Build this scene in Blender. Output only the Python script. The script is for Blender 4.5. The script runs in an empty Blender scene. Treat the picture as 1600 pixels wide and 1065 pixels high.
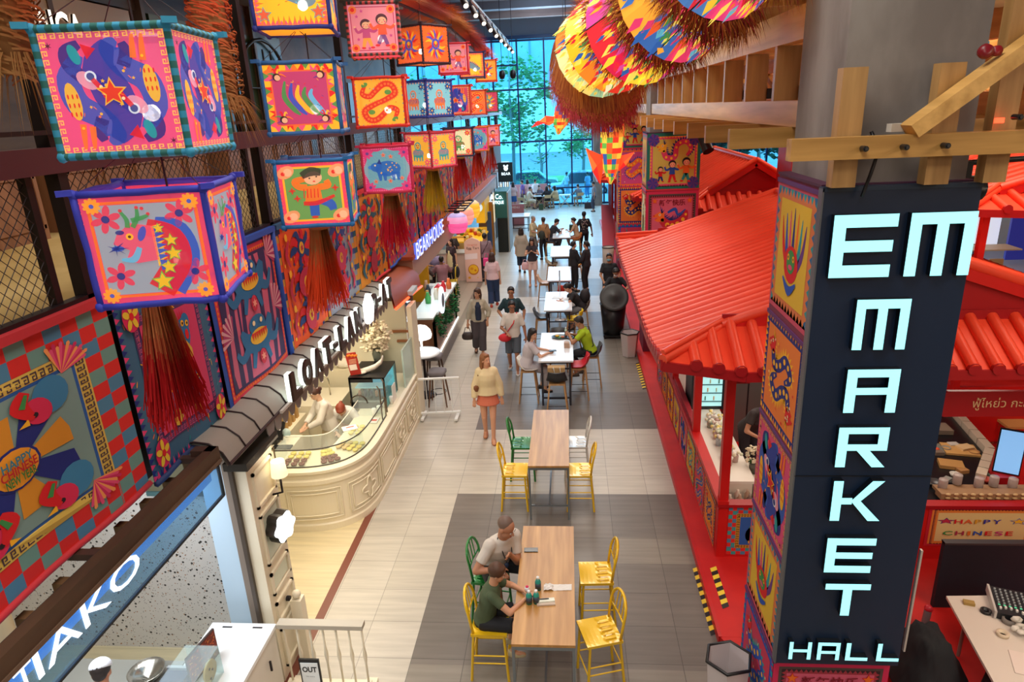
import bpy,bmesh,math,random
from math import sin,cos,pi,radians,atan2,sqrt
from mathutils import Vector,Matrix
random.seed(7)
S=bpy.context.scene
COL=S.collection

# ---------------------------------------------------------------- camera
F_PX=1064.63
cd=bpy.data.cameras.new('camera'); cam=bpy.data.objects.new('camera',cd); COL.objects.link(cam)
cd.sensor_width=36.0; cd.lens=F_PX/1600*36.0; cd.clip_start=0.05; cd.clip_end=300
_p,_y,_r=radians(18.829),radians(-5.191),radians(-2.598)
_f=Vector((sin(_y)*cos(_p),cos(_y)*cos(_p),-sin(_p)))
_rt0=Vector((cos(_y),-sin(_y),0)); _up0=_rt0.cross(_f)
_rt=_rt0*cos(_r)+_up0*sin(_r); _up=-_rt0*sin(_r)+_up0*cos(_r)
cam.matrix_world=Matrix(((_rt.x,_up.x,-_f.x,0),(_rt.y,_up.y,-_f.y,0),(_rt.z,_up.z,-_f.z,5.8),(0,0,0,1)))
S.camera=cam

# ---------------------------------------------------------------- sky, exposure
w=bpy.data.worlds.new('daylight'); S.world=w; w.use_nodes=True
bg=w.node_tree.nodes['Background']; bg.inputs[0].default_value=(0.46,0.80,1.0,1); bg.inputs[1].default_value=4.5
S.view_settings.view_transform='Standard'; S.view_settings.look='None'
S.view_settings.exposure=0.0; S.view_settings.gamma=1.0; S.view_settings.use_curve_mapping=False
try:
    S.cycles.use_denoising=True
    S.cycles.max_bounces=6; S.cycles.diffuse_bounces=3; S.cycles.glossy_bounces=2
    S.cycles.transparent_max_bounces=10; S.cycles.transmission_bounces=3
    S.cycles.caustics_reflective=False; S.cycles.caustics_refractive=False
    S.cycles.sample_clamp_indirect=4.0
except Exception:pass

def lamp(kind,name,loc,energy,color=(1,1,1),size=1.0,sy=None,rot=(0,0,0),spot=None):
    d=bpy.data.lights.new(name,kind); d.energy=energy; d.color=color
    if kind=='AREA':
        d.shape='RECTANGLE'; d.size=size; d.size_y=sy or size
    elif kind in ('POINT','SPOT'):
        d.shadow_soft_size=size
        if spot:d.spot_size=radians(spot); d.spot_blend=.6
    o=bpy.data.objects.new(name,d); COL.objects.link(o); o.location=loc; o.rotation_euler=rot
    return o
WARM=(1.0,.86,.70); NEUT=(1.0,.93,.84); COOL=(.72,.88,1.0)
for yy in (-4,3,10,17,24):
    lamp('AREA','hall_ceiling_light',(-0.6,yy,9.9),330,NEUT,2.6,4.5)
    lamp('AREA','hall_ceiling_light',(6.5,yy,7.2),320,(1,.80,.60),2.6,4.5)
for yy in (31,38):
    lamp('AREA','hall_ceiling_light',(-0.6,yy,9.9),250,COOL,2.6,4.5)
lamp('AREA','daylight_fill',(-0.5,42.3,5.2),1150,(.42,.72,1.0),10,8.5,(radians(-90),0,0))  # area lamp added inside the glass, stands in for daylight through the window
for yy in (28,37):lamp('AREA','ceiling_fill_uplight',(-1.0,yy,8.9),150,(.75,.85,1.0),1.5,5,(pi,0,0))  # added uplights without any fitting, stand in for daylight bounced onto the ceiling
lamp('AREA','mezzanine_ceiling_light',(-6.5,6,8.2),80,(1,.80,.55),2,14)
lamp('AREA','mezzanine_ceiling_light',(-6.5,20,8.2),80,(1,.80,.55),2,12)

# ---------------------------------------------------------------- materials
def lin(h):
    h=h.lstrip('#')
    v=[int(h[i:i+2],16)/255 for i in (0,2,4)]
    return tuple(c/12.92 if c<=.04045 else ((c+.055)/1.055)**2.4 for c in v)
MATS={}
def mat(h,r=.6,metal=0,emit=0,alpha=1,spec=.5,coat=0):
    k=(h,r,metal,emit,alpha,spec,coat)
    if k in MATS:return MATS[k]
    m=bpy.data.materials.new('surface_'+h.strip('#')); m.use_nodes=True
    b=m.node_tree.nodes['Principled BSDF']; c=lin(h)
    b.inputs['Base Color'].default_value=(*c,1); b.inputs['Roughness'].default_value=r
    b.inputs['Metallic'].default_value=metal; b.inputs['Specular IOR Level'].default_value=spec
    if coat:b.inputs['Coat Weight'].default_value=coat
    if emit:
        b.inputs['Emission Color'].default_value=(*c,1); b.inputs['Emission Strength'].default_value=emit
        if emit<2.5:m.cycles.emission_sampling='NONE'
    if alpha<1:b.inputs['Alpha'].default_value=alpha
    MATS[k]=m
    return m
def nt(name):
    m=bpy.data.materials.new(name); m.use_nodes=True; t=m.node_tree
    return m,t,t.nodes['Principled BSDF']
def noisy(name,c1,c2,scale=(4,4,4),r=.6,detail=4,metal=0,bump=0,rng=(.35,.65),emit=0):
    m,t,b=nt(name)
    tc=t.nodes.new('ShaderNodeTexCoord'); mp=t.nodes.new('ShaderNodeMapping'); mp.inputs['Scale'].default_value=scale
    n=t.nodes.new('ShaderNodeTexNoise'); n.inputs['Detail'].default_value=detail; n.inputs['Scale'].default_value=1
    cr=t.nodes.new('ShaderNodeValToRGB'); e=cr.color_ramp.elements
    e[0].position,e[1].position=rng; e[0].color=(*lin(c1),1); e[1].color=(*lin(c2),1)
    t.links.new(tc.outputs['Object'],mp.inputs[0]); t.links.new(mp.outputs[0],n.inputs[0])
    t.links.new(n.outputs[0],cr.inputs[0]); t.links.new(cr.outputs[0],b.inputs['Base Color'])
    b.inputs['Roughness'].default_value=r; b.inputs['Metallic'].default_value=metal
    if emit:
        t.links.new(cr.outputs[0],b.inputs['Emission Color']); b.inputs['Emission Strength'].default_value=emit
        m.cycles.emission_sampling='NONE'
    if bump:
        bp=t.nodes.new('ShaderNodeBump'); bp.inputs['Strength'].default_value=bump; bp.inputs['Distance'].default_value=.02
        t.links.new(n.outputs[0],bp.inputs['Height']); t.links.new(bp.outputs[0],b.inputs['Normal'])
    return m
def painted(name,emit=0,see=0,r=.7):
    """colour comes from the artwork's own face colours"""
    m,t,b=nt(name)
    a=t.nodes.new('ShaderNodeAttribute'); a.attribute_name='Col'
    t.links.new(a.outputs['Color'],b.inputs['Base Color']); b.inputs['Roughness'].default_value=r
    b.inputs['Specular IOR Level'].default_value=.3
    if emit:
        t.links.new(a.outputs['Color'],b.inputs['Emission Color']); b.inputs['Emission Strength'].default_value=emit
        m.cycles.emission_sampling='NONE'
    if see:b.inputs['Alpha'].default_value=1-see
    return m
ART=painted('painted_cloth'); ART_LIT=painted('lit_painted_cloth',emit=.5,see=.14)
RAFFIA=painted('dyed_raffia',r=.8); RAFFIA_LIT=painted('raffia_by_lantern',r=.8)
def wood(name,c1,c2,axis=1,r=.45,sc=9):
    s=[sc,sc,sc]; s[axis]=sc*.07
    return noisy(name,c1,c2,tuple(s),r,6,rng=(.3,.7))
W_TRUSS=wood('glulam_wood','#b88a48','#e8b96e',1)
W_TRUSSX=wood('glulam_wood_cross','#9a7034','#cfa05a',0)
W_TRUSSZ=wood('glulam_wood_upright','#967040','#caa066',2)
W_TABLE=wood('oak_laminate','#a3733a','#c9995a',1,.35,14)
W_LEG=noisy('beech_leg','#a87c50','#c49a68',(10,10,2))
W_DARK=noisy('dark_brown_panel','#3a2a22','#55402f',(4,1,4),.5)
CONC=noisy('concrete','#77716e','#96918d',(2.5,2.5,1.2),.85,6,bump=.15)
GLASS=None
def glass(name,tint='#dff4f4',alpha=.15,r=.05):
    m=bpy.data.materials.new(name); m.use_nodes=True; t=m.node_tree; t.nodes.clear()
    o=t.nodes.new('ShaderNodeOutputMaterial'); mx=t.nodes.new('ShaderNodeMixShader')
    tr=t.nodes.new('ShaderNodeBsdfTransparent'); gl=t.nodes.new('ShaderNodeBsdfPrincipled')
    tr.inputs[0].default_value=(*lin(tint),1)
    gl.inputs['Base Color'].default_value=(*lin(tint),1); gl.inputs['Roughness'].default_value=r
    mx.inputs[0].default_value=alpha
    t.links.new(tr.outputs[0],mx.inputs[1]); t.links.new(gl.outputs[0],mx.inputs[2]); t.links.new(mx.outputs[0],o.inputs[0])
    return m
GLASS=glass('clear_glass','#f2fafa',.12); WGLASS=glass('tinted_window_glass','#b8ecff',.04)

# ---------------------------------------------------------------- mesh builder
def _frame(d):
    d=Vector(d).normalized(); a=Vector((0,0,1)) if abs(d.z)<.9 else Vector((1,0,0))
    u=d.cross(a).normalized(); return u,d.cross(u)
class MB:
    def __init__(s):s.v=[]; s.f=[]; s.m=[]; s.c=[]; s.sm=[]; s.hascol=False; s.T=None
    def add(s,vs,fs,m,col=None,smooth=False):
        o=len(s.v)
        if s.T is not None:vs=[tuple(s.T @ Vector(v)) for v in vs]
        s.v.extend(vs); s.f.extend([tuple(i+o for i in f) for f in fs])
        n=len(fs); s.m.extend([m]*n); s.sm.extend([smooth]*n)
        if col is not None:s.hascol=True
        if isinstance(col,list):s.c.extend(col)
        else:s.c.extend([col]*n)
        return s
    def face(s,pts,m,col=None):return s.add([tuple(p) for p in pts],[tuple(range(len(pts)))],m,col)
    def box(s,c,d,m,rz=0,col=None,R=None):
        x,y,z=d[0]/2,d[1]/2,d[2]/2
        vs=[Vector((i*x,j*y,k*z)) for i in (-1,1) for j in (-1,1) for k in (-1,1)]
        if rz:R=Matrix.Rotation(rz,3,'Z')
        if R is not None:vs=[R @ v for v in vs]
        c=Vector(c)
        return s.add([tuple(v+c) for v in vs],[(0,1,3,2),(4,6,7,5),(0,4,5,1),(2,3,7,6),(0,2,6,4),(1,5,7,3)],m,col)
    def b2(s,a,b,m,col=None):
        return s.box([(a[i]+b[i])/2 for i in range(3)],[abs(a[i]-b[i]) for i in range(3)],m,col=col)
    def beam(s,p0,p1,wd,ht,m,col=None,up=(0,0,1)):
        p0,p1=Vector(p0),Vector(p1); d=(p1-p0).normalized(); u=d.cross(Vector(up))
        if u.length<1e-4:u=d.cross(Vector((1,0,0)))
        u.normalize(); v=u.cross(d); u=u*wd/2; v=v*ht/2
        vs=[p+a*u+b*v for p in (p0,p1) for a,b in ((-1,-1),(1,-1),(1,1),(-1,1))]
        return s.add([tuple(x) for x in vs],[(0,1,2,3),(7,6,5,4),(0,4,5,1),(1,5,6,2),(2,6,7,3),(3,7,4,0)],m,col)
    def tube(s,p0,p1,r0,m,r1=None,n=8,col=None,caps=True,smooth=True):
        p0,p1=Vector(p0),Vector(p1); r1=r0 if r1 is None else r1
        if (p1-p0).length<1e-6:return s
        u,v=_frame(p1-p0)
        vs=[p+(u*cos(2*pi*i/n)+v*sin(2*pi*i/n))*r for p,r in ((p0,r0),(p1,r1)) for i in range(n)]
        fs=[(i,(i+1)%n,n+(i+1)%n,n+i) for i in range(n)]
        s.add([tuple(x) for x in vs],fs,m,col,smooth)
        if caps:s.add([tuple(x) for x in vs],[tuple(range(n))[::-1],tuple(range(n,2*n))],m,col)
        return s
    def path(s,pts,r,m,n=6,col=None,closed=False):
        pts=[Vector(p) for p in pts]; L=len(pts); rings=[]
        for i,p in enumerate(pts):
            a=pts[i-1] if (i>0 or closed) else p; b=pts[(i+1)%L] if (i<L-1 or closed) else p
            d=(b-a).normalized()
            if i==0:u,v=_frame(d)
            else:
                u=(u -d*u.dot(d)).normalized(); v=d.cross(u)
            rr=r[i] if isinstance(r,(list,tuple)) else r
            rings.append([tuple(p+(u*cos(2*pi*k/n)+v*sin(2*pi*k/n))*rr) for k in range(n)])
        vs=[x for q in rings for x in q]; fs=[]
        for i in range(L if closed else L-1):
            j=(i+1)%L
            fs+=[(i*n+k,i*n+(k+1)%n,j*n+(k+1)%n,j*n+k) for k in range(n)]
        if not closed:fs+=[tuple(range(n))[::-1],tuple(range((L-1)*n,L*n))]
        return s.add(vs,fs,m,col,True)
    def lathe(s,prof,c,m,n=20,col=None,smooth=True,ax=None,sx=1,sy=1):
        c=Vector(c); vs=[]
        for r,z in prof:
            for i in range(n):
                a=2*pi*i/n; p=Vector((r*cos(a)*sx,r*sin(a)*sy,z))
                if ax is not None:p=ax @ p
                vs.append(tuple(p+c))
        fs=[(j*n+i,j*n+(i+1)%n,(j+1)*n+(i+1)%n,(j+1)*n+i) for j in range(len(prof)-1) for i in range(n)]
        fs+=[tuple(range(n))[::-1],tuple(range((len(prof)-1)*n,len(prof)*n))]
        return s.add(vs,fs,m,col,smooth)
    def ell(s,c,r,m,n=12,k=8,R=None,col=None,z0=-1.,z1=1.):
        c=Vector(c); r=(r,r,r) if not isinstance(r,(tuple,list,Vector)) else r; vs=[]; t0,t1=math.asin(z0),math.asin(z1)
        for j in range(k+1):
            t=t0+(t1-t0)*j/k
            for i in range(n):
                a=2*pi*i/n; p=Vector((r[0]*cos(t)*cos(a),r[1]*cos(t)*sin(a),r[2]*sin(t)))
                if R is not None:p=R @ p
                vs.append(tuple(p+c))
        fs=[(j*n+i,j*n+(i+1)%n,(j+1)*n+(i+1)%n,(j+1)*n+i) for j in range(k) for i in range(n)]
        fs+=[tuple(range(n))[::-1],tuple(range(k*n,(k+1)*n))]
        return s.add(vs,fs,m,col,True)
    def loft(s,rings,m,col=None,smooth=True,caps=True):
        n=len(rings[0]); vs=[tuple(p) for q in rings for p in q]
        fs=[(j*n+i,j*n+(i+1)%n,(j+1)*n+(i+1)%n,(j+1)*n+i) for j in range(len(rings)-1) for i in range(n)]
        if caps:fs+=[tuple(range(n))[::-1],tuple(range((len(rings)-1)*n,len(rings)*n))]
        return s.add(vs,fs,m,col,smooth)
    def prism(s,poly,z0,z1,m,col=None,O=None,U=None,V=None,N=None,m2=None):
        """polygon in a plane, extruded along N from z0 to z1"""
        O=Vector(O or (0,0,0)); U=Vector(U or (1,0,0)); V=Vector(V or (0,1,0)); N=Vector(N or U.cross(V)); n=len(poly)
        vs=[tuple(O+U*p[0]+V*p[1]+N*z) for z in (z0,z1) for p in poly]
        s.add(vs,[tuple(range(n))[::-1]]+[(i,(i+1)%n,n+(i+1)%n,n+i) for i in range(n)],m,col)
        return s.add(vs,[tuple(range(n,2*n))],m2 or m,col)
    def build(s,name,parent=None,world=True,smooth=None):
        me=bpy.data.meshes.new(name)
        vs=s.v
        if parent is not None and world:
            q=parent
            while q is not None and q.name not in LOCS:q=q.parent
            l=Vector(LOCS[q.name] if q else (0,0,0))
            if l.length:vs=[(v[0]-l.x,v[1]-l.y,v[2]-l.z) for v in vs]
        me.from_pydata(vs,[],s.f)
        slots=[]; idx=[]
        for m in s.m:
            if m not in slots:slots.append(m)
            idx.append(slots.index(m))
        for m in slots:me.materials.append(m)
        me.polygons.foreach_set('material_index',idx)
        me.polygons.foreach_set('use_smooth',s.sm)
        if s.hascol:
            at=me.color_attributes.new('Col','FLOAT_COLOR','CORNER'); buf=[]
            for f,c in zip(s.f,s.c):
                c=LC(c) if c is not None else (.5,.5,.5,1)
                buf.extend(c*len(f))
            at.data.foreach_set('color',buf)
        me.update()
        o=bpy.data.objects.new(name,me); COL.objects.link(o)
        if parent is not None:o.parent=parent
        return o
_lc={}
def LC(c):
    if isinstance(c,tuple):return c if len(c)==4 else (*c,1.0)
    if c not in _lc:_lc[c]=(*lin(c),1.0)
    return _lc[c]
LOCS={}
def tag(o,label=None,cat=None,group=None,kind=None):
    if label:o['label']=label
    if cat:o['category']=cat
    if group:o['group']=group
    if kind:o['kind']=kind
    return o
def thing(name,label,cat,loc=(0,0,0),rz=0,group=None):
    o=bpy.data.objects.new(name,None); COL.objects.link(o); o.empty_display_size=.1
    o.location=loc; o.rotation_euler=(0,0,rz); LOCS[o.name]=tuple(loc)
    return tag(o,label,cat,group)
def solo(mb,name,label,cat,group=None,kind=None):return tag(mb.build(name),label,cat,group,kind)
def struct(mb,name,label=None):return tag(mb.build(name),label,None,None,'structure')
def dup(root,loc,rz=None,label=None,group=None):
    r=root.copy(); COL.objects.link(r); r.location=loc
    if rz is not None:r.rotation_euler=(0,0,rz)
    if label:r['label']=label
    if group:r['group']=group
    def rec(src,dst):
        for ch in src.children:
            c=ch.copy(); COL.objects.link(c); c.parent=dst; rec(ch,c)
    rec(root,r)
    return r
# text as flat outlines
_tx={}
def text_mesh(txt,size=1.0,bold=0.0):
    k=(txt,bold)
    if k not in _tx:
        cu=bpy.data.curves.new('t','FONT'); cu.body=txt; cu.size=1.0; cu.offset=bold; cu.resolution_u=3
        o=bpy.data.objects.new('t',cu); COL.objects.link(o)
        bpy.context.view_layer.update()
        me=bpy.data.meshes.new_from_object(o.evaluated_get(bpy.context.evaluated_depsgraph_get()))
        vs=[(v.co.x,v.co.y) for v in me.vertices]; fs=[tuple(p.vertices) for p in me.polygons]
        bpy.data.objects.remove(o); bpy.data.curves.remove(cu); bpy.data.meshes.remove(me)
        if vs:
            x0=min(v[0] for v in vs); x1=max(v[0] for v in vs); y0=min(v[1] for v in vs); y1=max(v[1] for v in vs)
        else:x0=y0=0; x1=y1=1
        _tx[k]=([((v[0]-x0),(v[1]-y0)) for v in vs],fs,x1-x0,y1-y0)
    return _tx[k]
def put_text(mb,txt,O,U,V,N,width=None,height=None,m=None,col=None,depth=0,m_side=None,bold=0):
    """centre the text at O; U right, V up, N out of the surface"""
    vs,fs,tw,th=text_mesh(txt,bold=bold)
    U,V,N,O=Vector(U).normalized(),Vector(V).normalized(),Vector(N).normalized(),Vector(O)
    sx=width/tw if width else height/th; sy=height/th if height else sx
    P=[O+U*((x-tw/2)*sx)+V*((y-th/2)*sy) for x,y in vs]
    mb.add([tuple(p+N*depth) for p in P],fs,m,col)
    if depth:
        edges={}
        for f in fs:
            for i in range(len(f)):
                e=(f[i],f[(i+1)%len(f)]); k=(min(e),max(e)); edges[k]=None if k in edges else e
        n=len(P)
        mb.add([tuple(p) for p in P]+[tuple(p+N*depth) for p in P],[(e[0],e[1],e[1]+n,e[0]+n) for e in edges.values() if e],m_side or m,col)
# ---------------------------------------------------------------- folk-art drawing on panels
PK,RD,OR,YL,BL,NV,TL,GR,PU,CR,BK,LB,MG,GY='#e0507a','#d8232a','#f0742a','#f6b82c','#2c55b8','#24307e','#2a9aa0','#3f8f4c','#6a3c86','#f6dfae','#2b2026','#5fb4d8','#b32a6a','#8fa8a8'
class Art:
    def __init__(s,bgc):s.p=[([(0,0),(1,0),(1,1),(0,1)],bgc,0)]; s.l=0; s.t=[]
    def poly(s,pts,c,l=None):s.p.append((pts,c,s.l if l is None else l)); return s
    def rect(s,x0,y0,x1,y1,c):return s.poly([(x0,y0),(x1,y0),(x1,y1),(x0,y1)],c)
    def disk(s,x,y,r,c,ry=None,rot=0,n=16):
        ry=ry or r; ca,sa=cos(rot),sin(rot)
        return s.poly([(x+r*cos(2*pi*i/n)*ca-ry*sin(2*pi*i/n)*sa,y+r*cos(2*pi*i/n)*sa+ry*sin(2*pi*i/n)*ca) for i in range(n)],c)
    def star(s,x,y,r,c,n=5,ri=.45,rot=0,edge=None):
        if edge:s.star(x,y,r*1.25,edge,n,ri,rot)
        s.l+=1
        return s.poly([(x+(r if i%2==0 else r*ri)*sin(pi*i/n+rot),y+(r if i%2==0 else r*ri)*cos(pi*i/n+rot)) for i in range(2*n)],c)
    def flower(s,x,y,r,c1,c2,n=6,core=None):
        for i in range(n):
            a=2*pi*i/n+.3; s.disk(x+cos(a)*r*.6,y+sin(a)*r*.6,r*.45,c1,r*.25,a,10)
        s.l+=1; s.disk(x,y,r*.28,c2,n=10); return s
    def ribbon(s,pts,ws,c,n=5):
        P=[]
        for i in range(len(pts)-1):
            p0,p1,p2,p3=pts[max(i-1,0)],pts[i],pts[i+1],pts[min(i+2,len(pts)-1)]
            for k in range(n):
                t=k/n; f=lambda a,b,c_,d:.5*((2*b)+(-a+c_)*t+(2*a-5*b+4*c_-d)*t*t+(-a+3*b-3*c_+d)*t**3)
                P.append((f(p0[0],p1[0],p2[0],p3[0]),f(p0[1],p1[1],p2[1],p3[1]),ws[i]*(1-t)+ws[i+1]*t))
        P.append((*pts[-1],ws[-1])); L=[]; Rr=[]
        for i,(x,y,ww) in enumerate(P):
            a=P[max(i-1,0)]; b=P[min(i+1,len(P)-1)]; dx,dy=b[0]-a[0],b[1]-a[1]; d=sqrt(dx*dx+dy*dy) or 1
            L.append((x-dy/d*ww,y+dx/d*ww)); Rr.append((x+dy/d*ww,y-dx/d*ww))
        for i in range(len(P)-1):s.poly([Rr[i],Rr[i+1],L[i+1],L[i]],c)
        return P,L,Rr
    def spikes(s,L,P,k,c,step=1):
        for i in range(0,len(P)-step,step):
            a,b=L[i],L[i+step]; m=((a[0]+b[0])/2,(a[1]+b[1])/2); q=P[i]
            s.poly([a,b,(m[0]+(m[0]-q[0])*k,m[1]+(m[1]-q[1])*k)],c)
    def checker(s,wd,n,cols,inset=0):
        L=1-2*inset; d=L/n; rows=max(1,round(wd/d)); rr=wd/rows
        for side in range(4):
            for i in range(n-rows):
                for j in range(rows):
                    a,b,e,f=inset+i*d,inset+(i+1)*d,inset+j*rr,inset+(j+1)*rr; c=cols[(i+j+side)%len(cols)]
                    q=[(a,e),(b,e),(b,f),(a,f)]
                    for _ in range(side):q=[(1-y,x) for x,y in q]
                    s.poly(q,c)
        s.l+=1
    def band(s,i0,i1,c):
        for q in ([(i0,i0),(1-i0,i0),(1-i1,i1),(i1,i1)],):
            for k in range(4):
                s.poly(q,c); q=[(1-y,x) for x,y in q]
        return s
    def teeth(s,i0,i1,n,c,c2=None):
        L=1-2*i0; d=L/n
        for side in range(4):
            for i in range(n):
                q=[(i0+i*d,i0),(i0+(i+1)*d,i0),(i0+(i+.5)*d,i1)]
                for _ in range(side):q=[(1-y,x) for x,y in q]
                s.poly(q,c if (i%2 or not c2) else c2,s.l+side*.1)
        s.l+=1
    def key(s,i0,i1,n,c):
        """Greek key run round the edge"""
        L=1-2*i0; d=L/n; h=i1-i0; t=h*.17
        for side in range(4):
            for i in range(n):
                x=i0+i*d
                for a in ((x,i0,x+d*.78,i0+t),(x,i0,x+d*.16,i1),(x,i1-t,x+d*.6,i1),(x+d*.46,i0+h*.4,x+d*.6,i1),(x+d*.25,i0+h*.4,x+d*.6,i0+h*.4+t)):
                    q=[(a[0],a[1]),(a[2],a[1]),(a[2],a[3]),(a[0],a[3])]
                    for _ in range(side):q=[(1-yy,xx) for xx,yy in q]
                    s.poly(q,c,s.l+side*.1)
        s.l+=1
    def corners(s,fn,ins=.15):
        for x,y in ((ins,ins),(1-ins,ins),(1-ins,1-ins),(ins,1-ins)):fn(x,y)
    def sym(s,k0):
        for pts,c,l in list(s.p[k0:]):s.p.append(([(1-x,1-y) for x,y in pts],c,l))
    def scatter(s,rnd,n,x0,x1,cols,r=.018,kind='mix'):
        L0=s.l
        for i in range(n):
            s.l=L0+(i%9)*.1; x,y=rnd.uniform(x0,x1),rnd.uniform(x0,x1); c=rnd.choice(cols)
            if kind=='dash' or (kind=='mix' and i%3==0):
                a=rnd.uniform(0,pi); s.disk(x,y,r*1.6,c,r*.35,a,6)
            elif i%3==1:s.star(x,y,r*1.3,c,rot=rnd.random())
            else:s.disk(x,y,r,c,n=8)
        s.l=L0
    def fan(s,x,y,r,a0,a1,cols,n=12):
        for i in range(n):
            a,b=a0+(a1-a0)*i/n,a0+(a1-a0)*(i+1)/n; rr=r*(1 if i%2 else .88)
            s.poly([(x,y),(x+cos(a)*rr,y+sin(a)*rr),(x+cos((a+b)/2)*rr*1.06,y+sin((a+b)/2)*rr*1.06),(x+cos(b)*rr,y+sin(b)*rr)],cols[i%len(cols)])
    def child(s,x,y,k,shirt,pants,hair=BK,flip=1):
        f=flip
        s.ribbon([(x-.02*k,y+.02*k),(x-.12*k*f,y-.34*k)],[.07*k,.05*k],pants,2)
        s.ribbon([(x+.03*k,y),(x+.14*k*f,y-.32*k)],[.07*k,.05*k],pants,2)
        s.disk(x-.12*k*f,y-.37*k,.07*k,RD,.035*k); s.disk(x+.17*k*f,y-.36*k,.07*k,RD,.035*k)
        s.l+=1
        s.poly([(x-.13*k,y-.06*k),(x+.13*k,y-.06*k),(x+.10*k,y+.24*k),(x-.10*k,y+.24*k)],shirt)
        s.ribbon([(x-.08*k,y+.2*k),(x-.26*k,y+.12*k),(x-.34*k,y+.27*k)],[.05*k,.045*k,.035*k],shirt,3)
        s.ribbon([(x+.08*k,y+.2*k),(x+.25*k,y+.14*k),(x+.36*k,y+.22*k)],[.05*k,.045*k,.035*k],shirt,3)
        s.l+=1
        s.disk(x-.35*k,y+.29*k,.035*k,'#f2b48c',n=8); s.disk(x+.38*k,y+.23*k,.035*k,'#f2b48c',n=8)
        s.disk(x,y+.38*k,.17*k,hair,.16*k); s.l+=1
        s.disk(x+.01*k,y+.34*k,.13*k,'#f2b48c',.11*k); s.l+=1
        for dx in (-.05,.06):s.disk(x+dx*k,y+.36*k,.014*k,BK,n=6)
        s.disk(x-.08*k,y+.31*k,.025*k,PK,n=6); s.disk(x+.09*k,y+.31*k,.025*k,PK,n=6); s.disk(x+.01*k,y+.29*k,.02*k,RD,.01*k,n=6)
    def dragon(s,pts,ws,c1,c2,c3,head=True,flip=1,dots=YL):
        P,L,R=s.ribbon(pts,ws,c1); s.spikes(L,P,1.2,c2,1)
        s.l+=1
        for i in range(2,len(P)-2,3):s.disk(P[i][0],P[i][1],P[i][2]*.5,dots,n=7)
        if head:
            x,y,w_=P[0]; k=w_*1.5; f=flip
            s.poly([(x+k*.8*f,y-k*.9),(x+k*.9*f,y+k*.9),(x-k*.2*f,y+k*1.1),(x-k*1.5*f,y+k*.35),(x-k*1.7*f,y+k*.05),(x-k*.5*f,y-k*.1),(x-k*1.3*f,y-k*.55),(x-k*.6*f,y-k*.9)],c3)
            s.l+=1
            s.disk(x-k*.1*f,y+k*.5,k*.26,CR,n=8); s.disk(x-k*1.35*f,y+k*.3,k*.18,RD,n=7)
            s.poly([(x-k*.5*f,y-k*.15),(x-k*1.2*f,y-k*.5),(x-k*1.0*f,y-k*.25)],RD)
            for a in (.4,.9,1.4):
                s.poly([(x+k*.2*f,y+k*.8),(x+k*.5*f,y+k*.8),(x+k*(1.3-a)*f,y+k*(1.2+a))],c2)
            s.l+=1; s.disk(x-k*.1*f,y+k*.5,k*.12,BK,n=6)
    def bird(s,x,y,k,c1,c2,c3,f=1):
        s.fan(x+.18*k*f,y+.05*k,.34*k,*( (-.5,1.5) if f>0 else (pi-1.5,pi+.5)),[c2,c3],9)
        s.l+=1; s.disk(x,y,.17*k,c1,.13*k,.3*f); s.ribbon([(x-.1*k*f,y),(x-.2*k*f,y+.18*k)],[.08*k,.05*k],c1,3)
        s.disk(x-.2*k*f,y+.2*k,.07*k,c2,n=9); s.poly([(x-.26*k*f,y+.23*k),(x-.36*k*f,y+.19*k),(x-.26*k*f,y+.17*k)],YL)
        s.l+=1; s.disk(x-.21*k*f,y+.21*k,.02*k,BK,n=6); s.star(x,y,.06*k,c3)
        s.ribbon([(x,y-.1*k),(x-.02*k,y-.24*k)],[.015*k,.015*k],BK,2)

def a_twins(v=0):
    bgc=('#dc4f7e','#c8475f','#e25a36')[v%3]; A=Art(bgc); A.l=1; A.key(.03,.075,14,'#f0c060'); k0=len(A.p); A.l=1
    A.ribbon([(.30,.62),(.22,.72),(.22,.82),(.32,.88)],[.05,.06,.06,.03],NV)
    P,L,R=A.ribbon([(.30,.80),(.19,.62),(.22,.42),(.38,.30),(.46,.16),(.40,.10)],[.04,.09,.10,.09,.08,.02],'#2f58b4')
    A.ribbon([(.38,.30),(.34,.20),(.36,.12)],[.05,.05,.03],NV); A.l=2
    P,L,R=A.ribbon([(.34,.66),(.44,.50),(.56,.30),(.46,.12)],[.03,.10,.13,.05],'#2b3f9e'); A.l=3
    A.disk(.19,.44,.055,YL,.15,.1); A.disk(.33,.60,.09,'#e79ab0',.06,-.7)
    A.poly([(.33,.88),(.44,.84),(.36,.76)],RD); A.disk(.27,.80,.04,TL,.08,.3)
    A.ribbon([(.22,.26),(.21,.16),(.20,.06)],[.025,.022,.012],OR); A.ribbon([(.29,.24),(.28,.14),(.27,.06)],[.025,.022,.012],OR); A.l=4
    for i in range(9):A.disk(.155+.035*(i%3),.34+.07*(i//3),.007,RD,.02)
    A.disk(.36,.63,.045,'#dfe6f2'); A.l=5; A.disk(.36,.63,.03,NV); A.ribbon([(.37,.61),(.43,.52),(.44,.46)],[.02,.02,.008],RD)
    r=random.Random(3); A.scatter(r,9,.40,.56,[YL,CR,OR],.014); A.scatter(r,6,.2,.4,[YL,OR],.012)
    A.sym(k0); A.l=7; A.star(.5,.5,.10,RD,edge=YL); A.star(.1,.87,.03,BK,6,.3); A.star(.9,.1,.03,BK,6,.3); return A
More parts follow.
